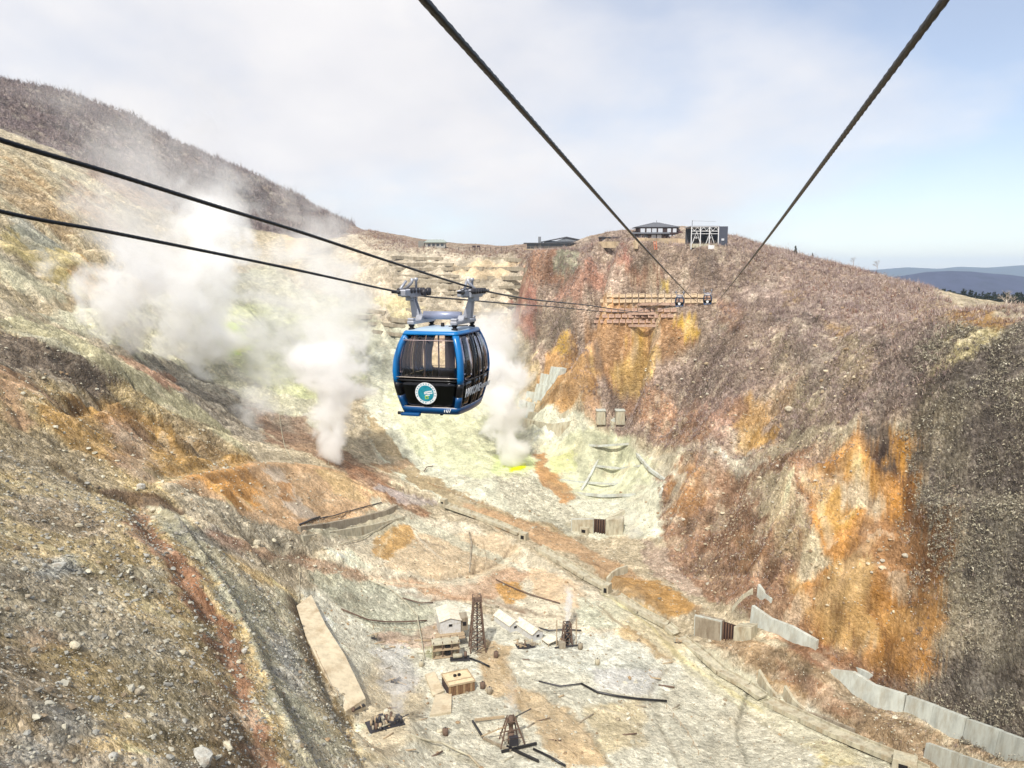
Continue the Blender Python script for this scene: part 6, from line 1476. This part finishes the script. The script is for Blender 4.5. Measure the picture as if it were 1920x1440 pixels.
# ------------------------------------------------------------------ shrubs, stones, trees
def region_pts(outlines, n, excl=(), near_bias=0.0, seed=0, clump=0.0):
    """n random ground points inside outlines (pixels -> ground), spread over the true surface area"""
    rg = np.random.default_rng(seed); HB_ = blur(HM, 6)
    def prep(o): w_ = march(HB_, o); w_[:, 1] += YK * w_[:, 2]; return w_[:, :2]
    P1 = [prep(o) for o in outlines]; P2 = [prep(o) for o in excl]
    lo_ = np.min([p.min(0) for p in P1], 0); hi_ = np.max([p.max(0) for p in P1], 0); X_, Y_ = [], []; cnt = 0
    gyv, gxv = np.gradient(blur(HM, 4), CELL)
    sl2 = np.sqrt(1 + gyv ** 2 + gxv ** 2)
    for _ in range(60):
        x = rg.uniform(lo_[0], hi_[0], n * 3); y = rg.uniform(30, 740, n * 3)
        h = samp(HM, x, y); yu = y + YK * h; m = (yu > lo_[1]) & (yu < hi_[1]); x, y, yu = x[m], y[m], yu[m]
        w_ = samp(sl2, x, y); m = rg.random(len(x)) < w_ / 3.2; x, y, yu = x[m], y[m], yu[m]
        ins = np.zeros(len(x), bool)
        for p in P1: ins |= inpoly(x, yu, p) > -1
        for p in P2: ins &= ~(inpoly(x, yu, p) > -.5)
        if clump: ins &= fbm(x / 7, yu / 7, seed + 5, 4, .6) + .55 > rg.random(len(x)) * clump
        if near_bias: ins &= rg.random(len(x)) < np.clip((near_bias / np.hypot(x, y)) ** 2, 0, 1)
        X_.append(x[ins]); Y_.append(y[ins]); cnt += ins.sum()
        if cnt >= n: break
    x = np.concatenate(X_)[:n]; y = np.concatenate(Y_)[:n]
    return x, y
def attr_mat(name, rough=.9, tl=0.0):
    m = bpy.data.materials.new(name); m.use_nodes = True; nt = m.node_tree; b = nt.nodes['Principled BSDF']
    a = N(nt, 'ShaderNodeAttribute', attribute_name='tint'); L(nt, a.outputs['Color'], b.inputs['Base Color']); b.inputs['Roughness'].default_value = rough; b.inputs['Specular IOR Level'].default_value = .1
    return m
M_TWIG = attr_mat('bare_twigs'); 
def tri_object(name, V_, C_, label, kind='stuff', m_=M_TWIG, F=None):
    """V_ (n,3,3) loose triangles, C_ (n,3) colour"""
    n = len(V_); me = bpy.data.meshes.new(name)
    me.vertices.add(n * 3); me.vertices.foreach_set('co', V_.astype(np.float32).ravel())
    me.loops.add(n * 3); me.loops.foreach_set('vertex_index', np.arange(n * 3, dtype=np.int32))
    me.polygons.add(n); me.polygons.foreach_set('loop_start', np.arange(0, n * 3, 3, dtype=np.int32)); me.polygons.foreach_set('loop_total', np.full(n, 3, np.int32)); me.update(calc_edges=True)
    ca = me.color_attributes.new('tint', 'FLOAT_COLOR', 'CORNER'); c4 = np.concatenate([np.repeat(C_, 3, 0), np.ones((n * 3, 1))], 1); ca.data.foreach_set('color', c4.astype(np.float32).ravel())
    me.materials.append(m_); o = bpy.data.objects.new(name, me); COL.objects.link(o); tag(o, label, kind=kind); return o
def shrubs(x, y, h, k, wd, cols, seed, leaf=0.0, leafcols=None, zoff=0.0, upright=.6):
    rg = np.random.default_rng(seed); n = len(x); z = samp(HM, x, y) - .15 + zoff
    B = np.stack([x, y, z], 1)[:, None, :].repeat(k, 1); hh = (h[0] + (h[1] - h[0]) * rg.random((n, 1)) ** 1.6) * (1 + .7 * np.clip(fbm(x / 9, y / 9, seed, 3), -.7, 1)[:, None])
    an = rg.random((n, k)) * 2 * np.pi; el = upright + (1.45 - upright) * rg.random((n, k)); ln = hh * (.55 + .6 * rg.random((n, k)))
    D = np.stack([np.cos(an) * np.cos(el), np.sin(an) * np.cos(el), np.sin(el)], 2)
    start = B + D * (ln * rg.random((n, k)) * .45)[..., None] + rg.normal(0, .18, (n, k, 3)) * hh[..., None] * .5
    tip = start + (D + rg.normal(0, .25, (n, k, 3))) * ln[..., None] * .6
    sd_ = np.stack([np.cos(an + 1.57), np.sin(an + 1.57), rg.normal(0, .5, (n, k))], 2) * (wd * (.6 + .8 * rg.random((n, k))))[..., None]
    V_ = np.stack([start - sd_, start + sd_, tip], 2).reshape(-1, 3, 3)
    pick = rg.integers(0, len(cols), n); C_ = np.array([srgb(c) for c in cols])[pick][:, None].repeat(k, 1) * (.75 + .5 * rg.random((n, k)))[..., None]
    C_ = C_.reshape(-1, 3) * KALB
    if leaf:
        q = int(n * leaf); wl = np.clip(.35 + 1.3 * fbm(x / 8, (y + 1.1 * z) / 14, seed + 90, 4, .6), .02, 2); i = rg.choice(n, q, p=wl / wl.sum()); p = np.stack([x[i], y[i], z[i]], 1) + rg.normal(0, .3, (q, 3)) * hh[i] + np.array([0, 0, .5]) * hh[i]
        r1 = rg.normal(0, 1, (q, 3)); r2 = rg.normal(0, 1, (q, 3)); s_ = .05 + .20 * rg.random((q, 1)) ** 2.2
        V2 = np.stack([p, p + r1 * s_, p + r2 * s_], 1); C2 = np.array([srgb(c) for c in leafcols])[rg.integers(0, len(leafcols), q)] * KALB * (.8 + .4 * rg.random((q, 1)))
        V_ = np.concatenate([V_, V2]); C_ = np.concatenate([C_, C2])
    return V_, C_
MAUVE = [(168,148,144), (184,164,158), (200,180,168), (150,130,122), (212,194,180)]
CLIFF = [(132,122,114), (108,98,92), (160,150,136), (146,134,122)]
# right cliff
x, y = region_pts([[(1730,640),(1860,640),(1925,612),(2100,620),(2150,1460),(1920,1430),(1800,1350),(1740,1280),(1790,1180),(1790,1060),(1740,930),(1700,800)]], 9000, seed=1, clump=1.3)
V_, C_ = shrubs(x, y, (.7, 2.0), 12, .045, CLIFF, 1, 20.0, [(196,188,162), (182,172,150), (160,150,130), (206,200,180), (120,110,96)])
tri_object('undergrowth', V_, C_, 'dense bare scrub with pale dry seed heads on the dark right cliff')
# ridge and upper right slope
x, y = region_pts([[(985,470),(1090,455),(1290,450),(1440,440),(1560,465),(1740,540),(1760,620),(1740,770),(1620,785),(1480,810),(1340,860),(1220,820),(1100,760),(1040,640),(990,560)]], 15000,
    excl=[[(1122,540),(1335,540),(1325,680),(1200,730),(1120,700),(1090,620)], [(1380,750),(1440,745),(1450,830),(1390,850)]], seed=2, clump=2.1)
V_, C_ = shrubs(x, y, (.7, 2.3), 12, .065, MAUVE, 2, 2.5, [(206,190,168), (176,150,130), (150,128,110)])
tri_object('scrub', V_, C_, 'greyish mauve leafless scrub covering the slope below the ridge buildings')
x, y = region_pts([[(1380,420),(1440,425),(1560,450),(1740,540),(1920,585),(2100,590),(2100,612),(1920,612),(1740,606),(1500,540),(1390,520)], [(640,428),(740,446),(840,466),(980,470),(985,484),(840,480),(700,468)], [(960,470),(1110,462),(1100,486),(960,500)]], 7000, seed=3)
V_, C_ = shrubs(x, y, (.9, 2.3), 13, .06, MAUVE + [(150,110,92), (196,176,150)], 3, 2.0, [(206,186,160), (170,130,108)])
tri_object('brushwood', V_, C_, 'tall bare reddish brushwood along the top of the ridge')
x, y = region_pts([[(1700,490),(2100,500),(2100,625),(1900,625),(1740,615)]], 2600, seed=8)
V_, C_ = shrubs(x, y, (.6, 1.6), 12, .05, MAUVE + [(196,170,140)], 8, 1.5, [(206,186,150), (180,146,116)])
tri_object('heath', V_, C_, 'low pinkish brushwood on the flat plateau above the dark cliff')
x, y = region_pts([[(1690,810),(1770,840),(1810,1060),(1800,1250),(1720,1300),(1735,1060)], [(1500,840),(1600,780),(1620,820),(1540,880)]], 1100, seed=9, clump=1.3)
V_, C_ = shrubs(x, y, (.4, 1.3), 12, .045, CLIFF + MAUVE, 9, 5, [(206,196,166), (180,160,130)])
tri_object('fringe', V_, C_, 'thin scrub fringing the edges of the great orange scarp')
# far mountain woods
x, y = region_pts([[(-280,70),(0,120),(130,145),(240,185),(330,240),(400,272),(560,337),(660,400),(640,440),(480,432),(330,392),(200,330),(90,272),(0,240),(-280,190)]], 7500, seed=4)
V_, C_ = shrubs(x, y, (2.2, 5.5), 10, .15, [(150,134,132), (136,122,120), (168,150,144), (144,130,124)], 4, 0)
tri_object('wood', V_, C_, 'dark leafless wood covering the far left mountain')
# thin tufts on the outcrops beside the scarp
x, y = region_pts([[(1240,880),(1360,860),(1540,820),(1560,900),(1480,1100),(1400,1150),(1290,1100),(1240,1000)], [(1560,1230),(1740,1290),(1900,1400),(1700,1400)], [(1180,740),(1330,780),(1320,860),(1220,830)]], 3800, seed=5, clump=1.6)
V_, C_ = shrubs(x, y, (.5, 1.5), 10, .05, MAUVE + [(196,180,150)], 5, 2.5, [(222,210,180), (190,170,140)])
tri_object('tufts', V_, C_, 'thin dry tufts on the outcrops left of the orange scarp')

# stones
def ico():
    t = (1 + 5 ** .5) / 2
    v = np.array([(-1,t,0),(1,t,0),(-1,-t,0),(1,-t,0),(0,-1,t),(0,1,t),(0,-1,-t),(0,1,-t),(t,0,-1),(t,0,1),(-t,0,-1),(-t,0,1)], float); v /= np.linalg.norm(v[0])
    f = np.array([(0,11,5),(0,5,1),(0,1,7),(0,7,10),(0,10,11),(1,5,9),(5,11,4),(11,10,2),(10,7,6),(7,1,8),(3,9,4),(3,4,2),(3,2,6),(3,6,8),(3,8,9),(4,9,5),(2,4,11),(6,2,10),(8,6,7),(9,8,1)])
    return v, f
IV, IF = ico()
def stones(x, y, r, cols, seed, flat=.65):
    rg = np.random.default_rng(seed); n = len(x); z = samp(HM, x, y)
    v = IV[None] * (1 + rg.normal(0, .20, (n, 12, 1))); v = v * (rg.uniform(.7, 1.35, (n, 1, 3)) * np.array([1, 1, flat])); a = rg.random(n) * 6.28; c, s = np.cos(a)[:, None], np.sin(a)[:, None]
    v = np.stack([v[..., 0] * c - v[..., 1] * s, v[..., 0] * s + v[..., 1] * c, v[..., 2]], 2) * r[:, None, None] + np.stack([x, y, z + r * .12], 1)[:, None]
    V_ = v[:, IF].reshape(-1, 3, 3); C_ = np.array([srgb(q) for q in cols])[rg.integers(0, len(cols), n)] * KALB * rg.uniform(.8, 1.15, (n, 1)); return V_, np.repeat(C_, 20, 0)
M_STONE = attr_mat('grey_stone', .95)
nt = M_STONE.node_tree; b_ = nt.nodes['Principled BSDF']; tc = N(nt, 'ShaderNodeTexCoord'); nn_ = N(nt, 'ShaderNodeTexNoise'); nn_.inputs['Scale'].default_value = 2.5; nn_.inputs['Detail'].default_value = 6; L(nt, tc.outputs['Object'], nn_.inputs['Vector'])
at_n = [q for q in nt.nodes if q.type == 'ATTRIBUTE'][0]
L(nt, mixc(nt, 1, at_n.outputs['Color'], ramp(nt, nn_.outputs[0], [(.3, .7), (.7, 1.25)]), 'MULTIPLY'), b_.inputs['Base Color']); bp = N(nt, 'ShaderNodeBump'); bp.inputs['Distance'].default_value = .12; L(nt, nn_.outputs[0], bp.inputs['Height']); L(nt, bp.outputs[0], b_.inputs['Normal'])
SC = [(176,174,164), (160,158,150), (188,184,168), (146,142,132), (200,194,174), (150,134,112)]
NEAR = [(-300,820),(0,830),(120,880),(240,950),(330,980),(440,1060),(540,1150),(580,1260),(640,1370),(690,1460),(-400,1480)]
x, y = region_pts([NEAR], 15000, near_bias=75, seed=11); rg = np.random.default_rng(1); r = .05 + .07 * rg.pareto(2.6, len(x)); r = np.minimum(r * np.clip(np.hypot(x, y) / 85, .7, 2), .42)
V_, C_ = stones(x, y, r, SC, 12); tri_object('scree', V_, C_, 'loose grey scree stones over the near slope on the left', m_=M_STONE)
x, y = region_pts([[(0,600),(240,715),(480,858),(760,960),(980,1050),(1290,1220),(1700,1440),(600,1450),(560,1110),(330,960),(0,800)], [(700,860),(900,900),(1240,900),(1270,1000),(1180,1010),(1330,1130),(1300,1190),(1180,1080),(960,980),(800,900)], [(1300,1180),(1500,1240),(1700,1330),(1930,1440),(1700,1440),(1400,1280)]], 9000, seed=13)
rg = np.random.default_rng(3); r = np.minimum(.10 + .10 * rg.pareto(2.6, len(x)), .55)
V_, C_ = stones(x, y, r, [(206,200,178), (188,182,160), (220,214,194), (160,148,126), (176,150,118)], 14); tri_object('rubble', V_, C_, 'scattered pale rubble over the valley floor and the spur', m_=M_STONE)
x, y = region_pts([[(1440,850),(1610,800),(1720,880),(1780,1050),(1760,1270),(1560,1240),(1480,1120),(1300,1100),(1250,950)], [(1250,560),(1700,600),(1700,760),(1300,860),(1180,780)]], 4200, seed=15)
rg = np.random.default_rng(4); r = np.minimum(.10 + .12 * rg.pareto(2.4, len(x)), .7)
V_, C_ = stones(x, y, r, [(210,196,168), (190,170,140), (170,146,116), (204,196,178)], 16); tri_object('rock_debris', V_, C_, 'pale stones caught on the orange scarp and the brushy slope', m_=M_STONE)
# boulders that can be picked out one by one
def boulder_mesh(seed, col):
    rg = np.random.default_rng(seed); import bmesh
    bm = bmesh.new(); bmesh.ops.create_icosphere(bm, subdivisions=2, radius=1.0)
    ax = [Vector(rg.normal(0, 1, 3)).normalized() for _ in range(7)]; cut = rg.uniform(.55, .9, 7)
    for v in bm.verts:
        p = v.co.copy()
        for a, c in zip(ax, cut):
            d = p.dot(a)
            if d > c: p -= a * (d - c)
        p += Vector(rg.normal(0, .03, 3)); v.co = p
    me = bpy.data.meshes.new('boulder'); bm.to_mesh(me); bm.free(); me.materials.append(mat('boulder_stone_%s' % 'abc'[seed % 3], col, .95, 0, .15, .22, 2.5, .08, dirt=(120, 100, 78))); return me
BM_ = [boulder_mesh(k, c) for k, c in enumerate([(186,184,174), (170,160,140), (200,192,168), (160,156,148), (178,168,150), (206,200,182)])]
def boulder(px, rpx, label, k=0, group=None, sq_=(1.2, .9, .8)):
    g = hit(*px); r = rpx * g.y / 1440; o = bpy.data.objects.new('boulder', BM_[k % 6]); COL.objects.link(o); o.location = g + Vector((0, 0, r * .15)); o.rotation_euler = (random.uniform(-.3, .3), random.uniform(-.3, .3), random.uniform(0, 6)); o.scale = (r * sq_[0], r * sq_[1], r * sq_[2]); tag(o, label, 'boulder', group)
boulder((378,1424), 21, 'largest pale grey boulder at the bottom edge of the near slope', 0, None, (1.2, 1.0, 1.1)); boulder((428,1402), 13, 'rounded pale boulder just right of the largest one at the bottom edge', 5)
boulder((110,1062), 13, 'light grey boulder standing out on the upper scree of the near slope', 0); boulder((480,1020), 9, 'pale boulder on the dark stony gully below the orange mound', 5); boulder((140,1212), 11, 'pale boulder on the bare brown patch of the near slope', 2)
boulder((210,1422), 12, 'flat grey boulder left of the largest one near the bottom edge', 3); boulder((258,1298), 9, 'brown grey boulder in the middle of the near slope', 1); boulder((437,1148), 8, 'tan boulder beside the reddish gully', 1); boulder((458,1222), 7, 'dark boulder lower down beside the reddish gully', 3)
boulder((264,914), 9, 'grey boulder at the left end of the bench road', 3); boulder((826,1372), 8, 'pale boulder on the flat ground right of the pump skid', 5); boulder((340,1226), 8, 'small pale boulder on the slope left of the reddish gully', 2); boulder((1480,768), 7, 'pale boulder high on the brushy right slope', 5)
for k in range(70):
    x = random.uniform(0, 560); y = random.uniform(900, 1438)
    if y < 880 + x * .25: continue
    boulder((x, y), random.uniform(2.8, 6.0), 'small grey boulder lying loose among the scree of the near slope', k, 'loose boulders on the near slope', (random.uniform(.9, 1.4), random.uniform(.8, 1.1), random.uniform(.6, .9)))

# trees
def conifer(seed, h):
    rg = random.Random(seed); root = empty('conifer', (0, 0, 0)); MB().tube([(0, 0, -.5), (0, 0, h * .95)], [h * .02, .04], 6).build('trunk', mat('bark', (70, 60, 50), .9), root)
    v = []; c = []
    for i in range(int(230)):
        t = rg.random() ** .8; z = h * (.12 + .88 * t); R_ = h * .19 * (1 - t) + .15; a = rg.uniform(0, 6.28); rr = R_ * rg.uniform(.3, 1.1); p = Vector((rr * math.cos(a), rr * math.sin(a), z - rr * .3)); s = .35 + .5 * (1 - t)
        q = [p + Vector((rg.gauss(0, 1), rg.gauss(0, 1), rg.gauss(0, .5))) * s for _ in range(3)]; v.append(q); c.append(srgb((48, 58, 42)) * rg.uniform(.6, 1.3))
    o = tri_object('crown', np.array([[list(p) for p in q] for q in v]), np.array(c), None, None); o.parent = root
    return root
def bare_tree(seed, h, col):
    rg = random.Random(seed); root = empty('bare_tree', (0, 0, 0)); m_ = mat('pale_bark_%d' % seed, col, .9); tr = MB().tube([(0, 0, -.6), (h * .02, 0, h * .3), (-h * .02, 0, h * .5)], [h * .03, h * .022, h * .015], 7).build('trunk', m_, root, True)
    V_ = []
    def grow(p, d, l, r, lev):
        q = p + d * l; s = d.cross(Vector((rg.gauss(0, 1), rg.gauss(0, 1), rg.gauss(0, 1)))).normalized() * r; s2 = d.cross(s).normalized() * r
        for a_, b_ in ((s, -s), (s2, -s2)): V_.append([p + a_, p + b_, q + b_ * .5]); V_.append([p + a_, q + b_ * .5, q + a_ * .5])
        if lev < 4:
            for _ in range(3): grow(p + d * l * rg.uniform(.5, 1), (d + Vector((rg.gauss(0, .5), rg.gauss(0, .5), rg.gauss(.1, .3)))).normalized(), l * rg.uniform(.55, .8), r * .6, lev + 1)
    for _ in range(6): grow(Vector((0, 0, h * rg.uniform(.25, .5))), Vector((rg.gauss(0, .6), rg.gauss(0, .6), .8)).normalized(), h * .22, h * .009, 1)
    o = tri_object('crown', np.array([[list(p) for p in q] for q in V_]), np.tile(srgb(col), (len(V_), 1)), None, None); o.parent = root
    return root
con = [conifer(k, h) for k, h in enumerate((11, 9, 13))]; used = [False] * 3
def place(protos, k, loc, sc_, label, group=None):
    p = protos[k]
    o = p if not p.get('used') else copy_tree(p)
    p['used'] = 1; o.location = loc; o.scale = (sc_,) * 3; o.rotation_euler = (0, 0, random.uniform(0, 6)); tag(o, label, 'tree', group)
    if 'used' in o and o is not p: del o['used']
    return o
i = 0
for px in np.linspace(1738, 2010, 84):
    Y = random.uniform(455, 560); top = at(px, 549 + random.uniform(-4, 7) - 9 * math.exp(-((px - 1770) / 40) ** 2), Y); k = i % 3; hh = (11, 9, 13)[k]; sc_ = random.uniform(.9, 1.3)
    place(con, k, top - Vector((0, 0, hh * sc_)), sc_, 'dark conifer in the belt of trees behind the cliff-top plateau', 'dark conifers behind the plateau'); i += 1
for px, py, s_, lab in ((1491,477,.42,'small dark conifer standing alone on the ridge skyline'), (1523,484,.28,'tiny dark conifer right of the lone one on the ridge skyline'), (1722,552,.3,'small dark conifer at the low end of the ridge skyline')):
    place(con, 1, hit(px, py) - Vector((0, 0, .3)), s_, lab)
bt = [bare_tree(1, 7.0, (206, 194, 178)), bare_tree(2, 6.0, (150, 134, 124))]
for k, px, py, s_, lab in ((0,1885,588,.95,'spreading pale bare tree on the plateau near the right edge'), (0,1758,566,.8,'pale bare tree on the skyline before the conifers'), (1,1644,508,.85,'grey bare tree on the ridge skyline'), (1,1600,498,.7,'smaller grey bare tree on the ridge skyline, left of its neighbour'), (0,1440,470,.6,'pale bare tree on the ridge just right of the station'), (1,1385,466,.6,'grey bare tree beside the station'), (0,1845,586,.5,'low pale bare tree left of the spreading one')):
    place(bt, k, hit(px, py) - Vector((0, 0, .3)), s_, lab)
# ------------------------------------------------------------------ steam from the vents
def tube_mesh(name, prof, n=20):
    """closed tube round local z; prof = [(z, radius)]"""
    vs_, fs = [], []
    for z, r in prof:
        for k in range(n): a = 2 * math.pi * k / n; vs_.append((r * math.cos(a), r * math.sin(a), z))
    for i in range(len(prof) - 1):
        for k in range(n): fs.append((i * n + k, i * n + (k + 1) % n, (i + 1) * n + (k + 1) % n, (i + 1) * n + k))
    fs.append(tuple(reversed(range(n)))); fs.append(tuple((len(prof) - 1) * n + k for k in range(n)))
    me = bpy.data.meshes.new(name); me.from_pydata(vs_, [], fs); me.update(); return me
def plume(label, p0, p1, r0, r1, dens, scale=.07, seed=0, soft=1.25, nz=3.9, power=.8, top=.45, wob=.35, tail=0.0):
    """steam column from p0 (ground) to p1; radius r0 -> r1; dens per metre"""
    p0 = Vector(p0); p1 = Vector(p1); ax = p1 - p0; H = ax.length
    m = bpy.data.materials.new('steam'); m.use_nodes = True; nt = m.node_tree; nt.nodes.clear()
    out = N(nt, 'ShaderNodeOutputMaterial'); pv = N(nt, 'ShaderNodeVolumePrincipled'); L(nt, pv.outputs[0], out.inputs['Volume'])
    pv.inputs['Color'].default_value = (1, 1, 1, 1); pv.inputs['Anisotropy'].default_value = .0
    tc = N(nt, 'ShaderNodeTexCoord'); sp = N(nt, 'ShaderNodeSeparateXYZ'); L(nt, tc.outputs['Object'], sp.inputs[0])
    zn = math_(nt, 'DIVIDE', sp.outputs[2], H, True)
    rad = math_(nt, 'ADD', math_(nt, 'MULTIPLY', math_(nt, 'POWER', zn, power), r1 - r0), r0)
    # sideways wander of the axis
    wn = N(nt, 'ShaderNodeTexNoise', noise_dimensions='1D'); wn.inputs['Scale'].default_value = 3.0; wn.inputs['Detail'].default_value = 2
    L(nt, math_(nt, 'ADD', zn, seed * 7.7), wn.inputs['W'])
    spn = N(nt, 'ShaderNodeSeparateColor'); L(nt, wn.outputs['Color'], spn.inputs[0])
    def off(i): return math_(nt, 'MULTIPLY', math_(nt, 'MULTIPLY', math_(nt, 'SUBTRACT', spn.outputs[i], .5), rad), wob * 4)
    dx = math_(nt, 'SUBTRACT', sp.outputs[0], off(0)); dy = math_(nt, 'SUBTRACT', sp.outputs[1], off(1))
    rr = math_(nt, 'SQRT', math_(nt, 'ADD', math_(nt, 'MULTIPLY', dx, dx), math_(nt, 'MULTIPLY', dy, dy)))
    q = math_(nt, 'SUBTRACT', 1.0, math_(nt, 'DIVIDE', rr, rad))
    n = N(nt, 'ShaderNodeTexNoise', noise_dimensions='4D'); n.inputs['W'].default_value = seed * 3.3
    n.inputs['Scale'].default_value = scale * 1.35; n.inputs['Detail'].default_value = 6.0; n.inputs['Roughness'].default_value = .6; n.inputs['Distortion'].default_value = .9
    L(nt, tc.outputs['Object'], n.inputs['Vector'])
    d = math_(nt, 'ADD', math_(nt, 'MULTIPLY', q, soft), math_(nt, 'MULTIPLY', math_(nt, 'SUBTRACT', n.outputs[0], .5), nz))
    d = math_(nt, 'SUBTRACT', d, .28, True)
    zf = ramp(nt, zn, [(0, 1), (top, .8), (.85, .22), (1, 0)])
    d = math_(nt, 'MULTIPLY', math_(nt, 'MULTIPLY', d, zf), dens)
    L(nt, d, pv.inputs['Density'])
    prof = [(H * t, (r0 + (r1 - r0) * t ** power) * 1.45 + .3) for t in (0, .12, .3, .5, .75, 1)]
    me = tube_mesh('steam', prof); me.materials.append(m)
    o = bpy.data.objects.new('steam', me); COL.objects.link(o); o.location = p0
    o.rotation_mode = 'QUATERNION'; o.rotation_quaternion = Vector((0, 0, 1)).rotation_difference(ax.normalized())
    tag(o, label, kind='stuff'); return o
def pl(label, b, t, r0, r1, dens, dY=0, **k):
    """b, t = pixels of the vent and of the plume's top"""
    g = hit(*b); p1 = at(t[0], t[1], g.y + dY); g.z -= 1.0
    return plume(label, g, p1, r0, r1, dens, **k)
pl('dense white steam column rising from a vent behind the orange mound', (622,866), (612,600), 3.2, 19, .6, seed=1, scale=.085, top=.75)
pl('upper cloud of the dense steam column beside the blue cabin', (640,700), (600,400), 16, 27, .14, seed=21, scale=.055, dY=-10)
pl('white steam rising right of the blue cabin from the sulphur spot', (962,872), (905,580), 5.0, 19, .7, seed=2, scale=.08, top=.7)
pl('steam drifting right behind the blue cabin', (900,700), (975,600), 12, 20, .25, seed=22, scale=.07, dY=-8)
pl('broad steam column rising high before the far mountain', (400,676), (425,310), 8, 24, .26, seed=3, scale=.06, top=.7)
pl('second broad column left of the highest one', (345,676), (330,400), 6, 18, .22, seed=33, scale=.07, top=.65)
pl('curling steam at the left edge of the steam field', (182,634), (262,430), 6, 18, .26, seed=4, scale=.08, top=.6)
pl('steam puff over the vents right of the curling plume', (238,660), (272,440), 5, 17, .28, seed=5, scale=.08)
pl('middle steam column over the vents beside the sulphur patch', (300,668), (330,470), 5, 15, .24, seed=6, scale=.09)
pl('steam low over the grey bank behind the spur', (372,705), (392,560), 5, 14, .35, seed=7, scale=.11)
pl('low steam over the sulphur patch', (500,710), (540,500), 22, 36, .09, seed=8, scale=.06)
pl('wispy low steam right of the curling plume', (470,800), (500,700), 7, 14, .12, seed=9, scale=.12)
pl('thin steam on the bare slope at the far left', (80,520), (95,470), 3, 7, .18, seed=10, scale=.2)
pl('thin high veil of steam in front of the far mountain', (250,480), (330,200), 30, 55, .04, seed=11, scale=.035, dY=-20)
pl('faint steam trail drifting up into the sky', (400,340), (385,40), 18, 34, .022, seed=12, scale=.035, dY=-60)
pl('thin steam over the end of the far mountain', (590,480), (570,330), 14, 26, .05, seed=13, scale=.045)
pl('small white steam jet from the wellhead', (1064,1182), (1066,1096), .45, 1.7, 3.0, seed=14, scale=.55, wob=.15, top=.7)
pl('small steam puff rising beside the ramps', (742,1340), (750,1250), 1.2, 3.2, .55, seed=15, scale=.4)
pl('faint steam over the bottom derrick', (962,1340), (955,1270), 1.2, 3.0, .22, seed=16, scale=.4)
pl('faint steam by the upper check dam', (1180,1010), (1190,950), 3, 6, .12, seed=17, scale=.2)
# ------------------------------------------------------------------ air
hz = MB().box((0, 0, 125), (29400, 29400, 430)).build('haze', None); tag(hz, kind='stuff')
m = bpy.data.materials.new('haze'); m.use_nodes = True; nt = m.node_tree; nt.nodes.clear()
o_ = N(nt, 'ShaderNodeOutputMaterial'); pv = N(nt, 'ShaderNodeVolumePrincipled'); pv.inputs['Color'].default_value = (.62, .78, 1.0, 1); pv.inputs['Density'].default_value = .00008; L(nt, pv.outputs[0], o_.inputs['Volume'])
hz.data.materials.append(m)
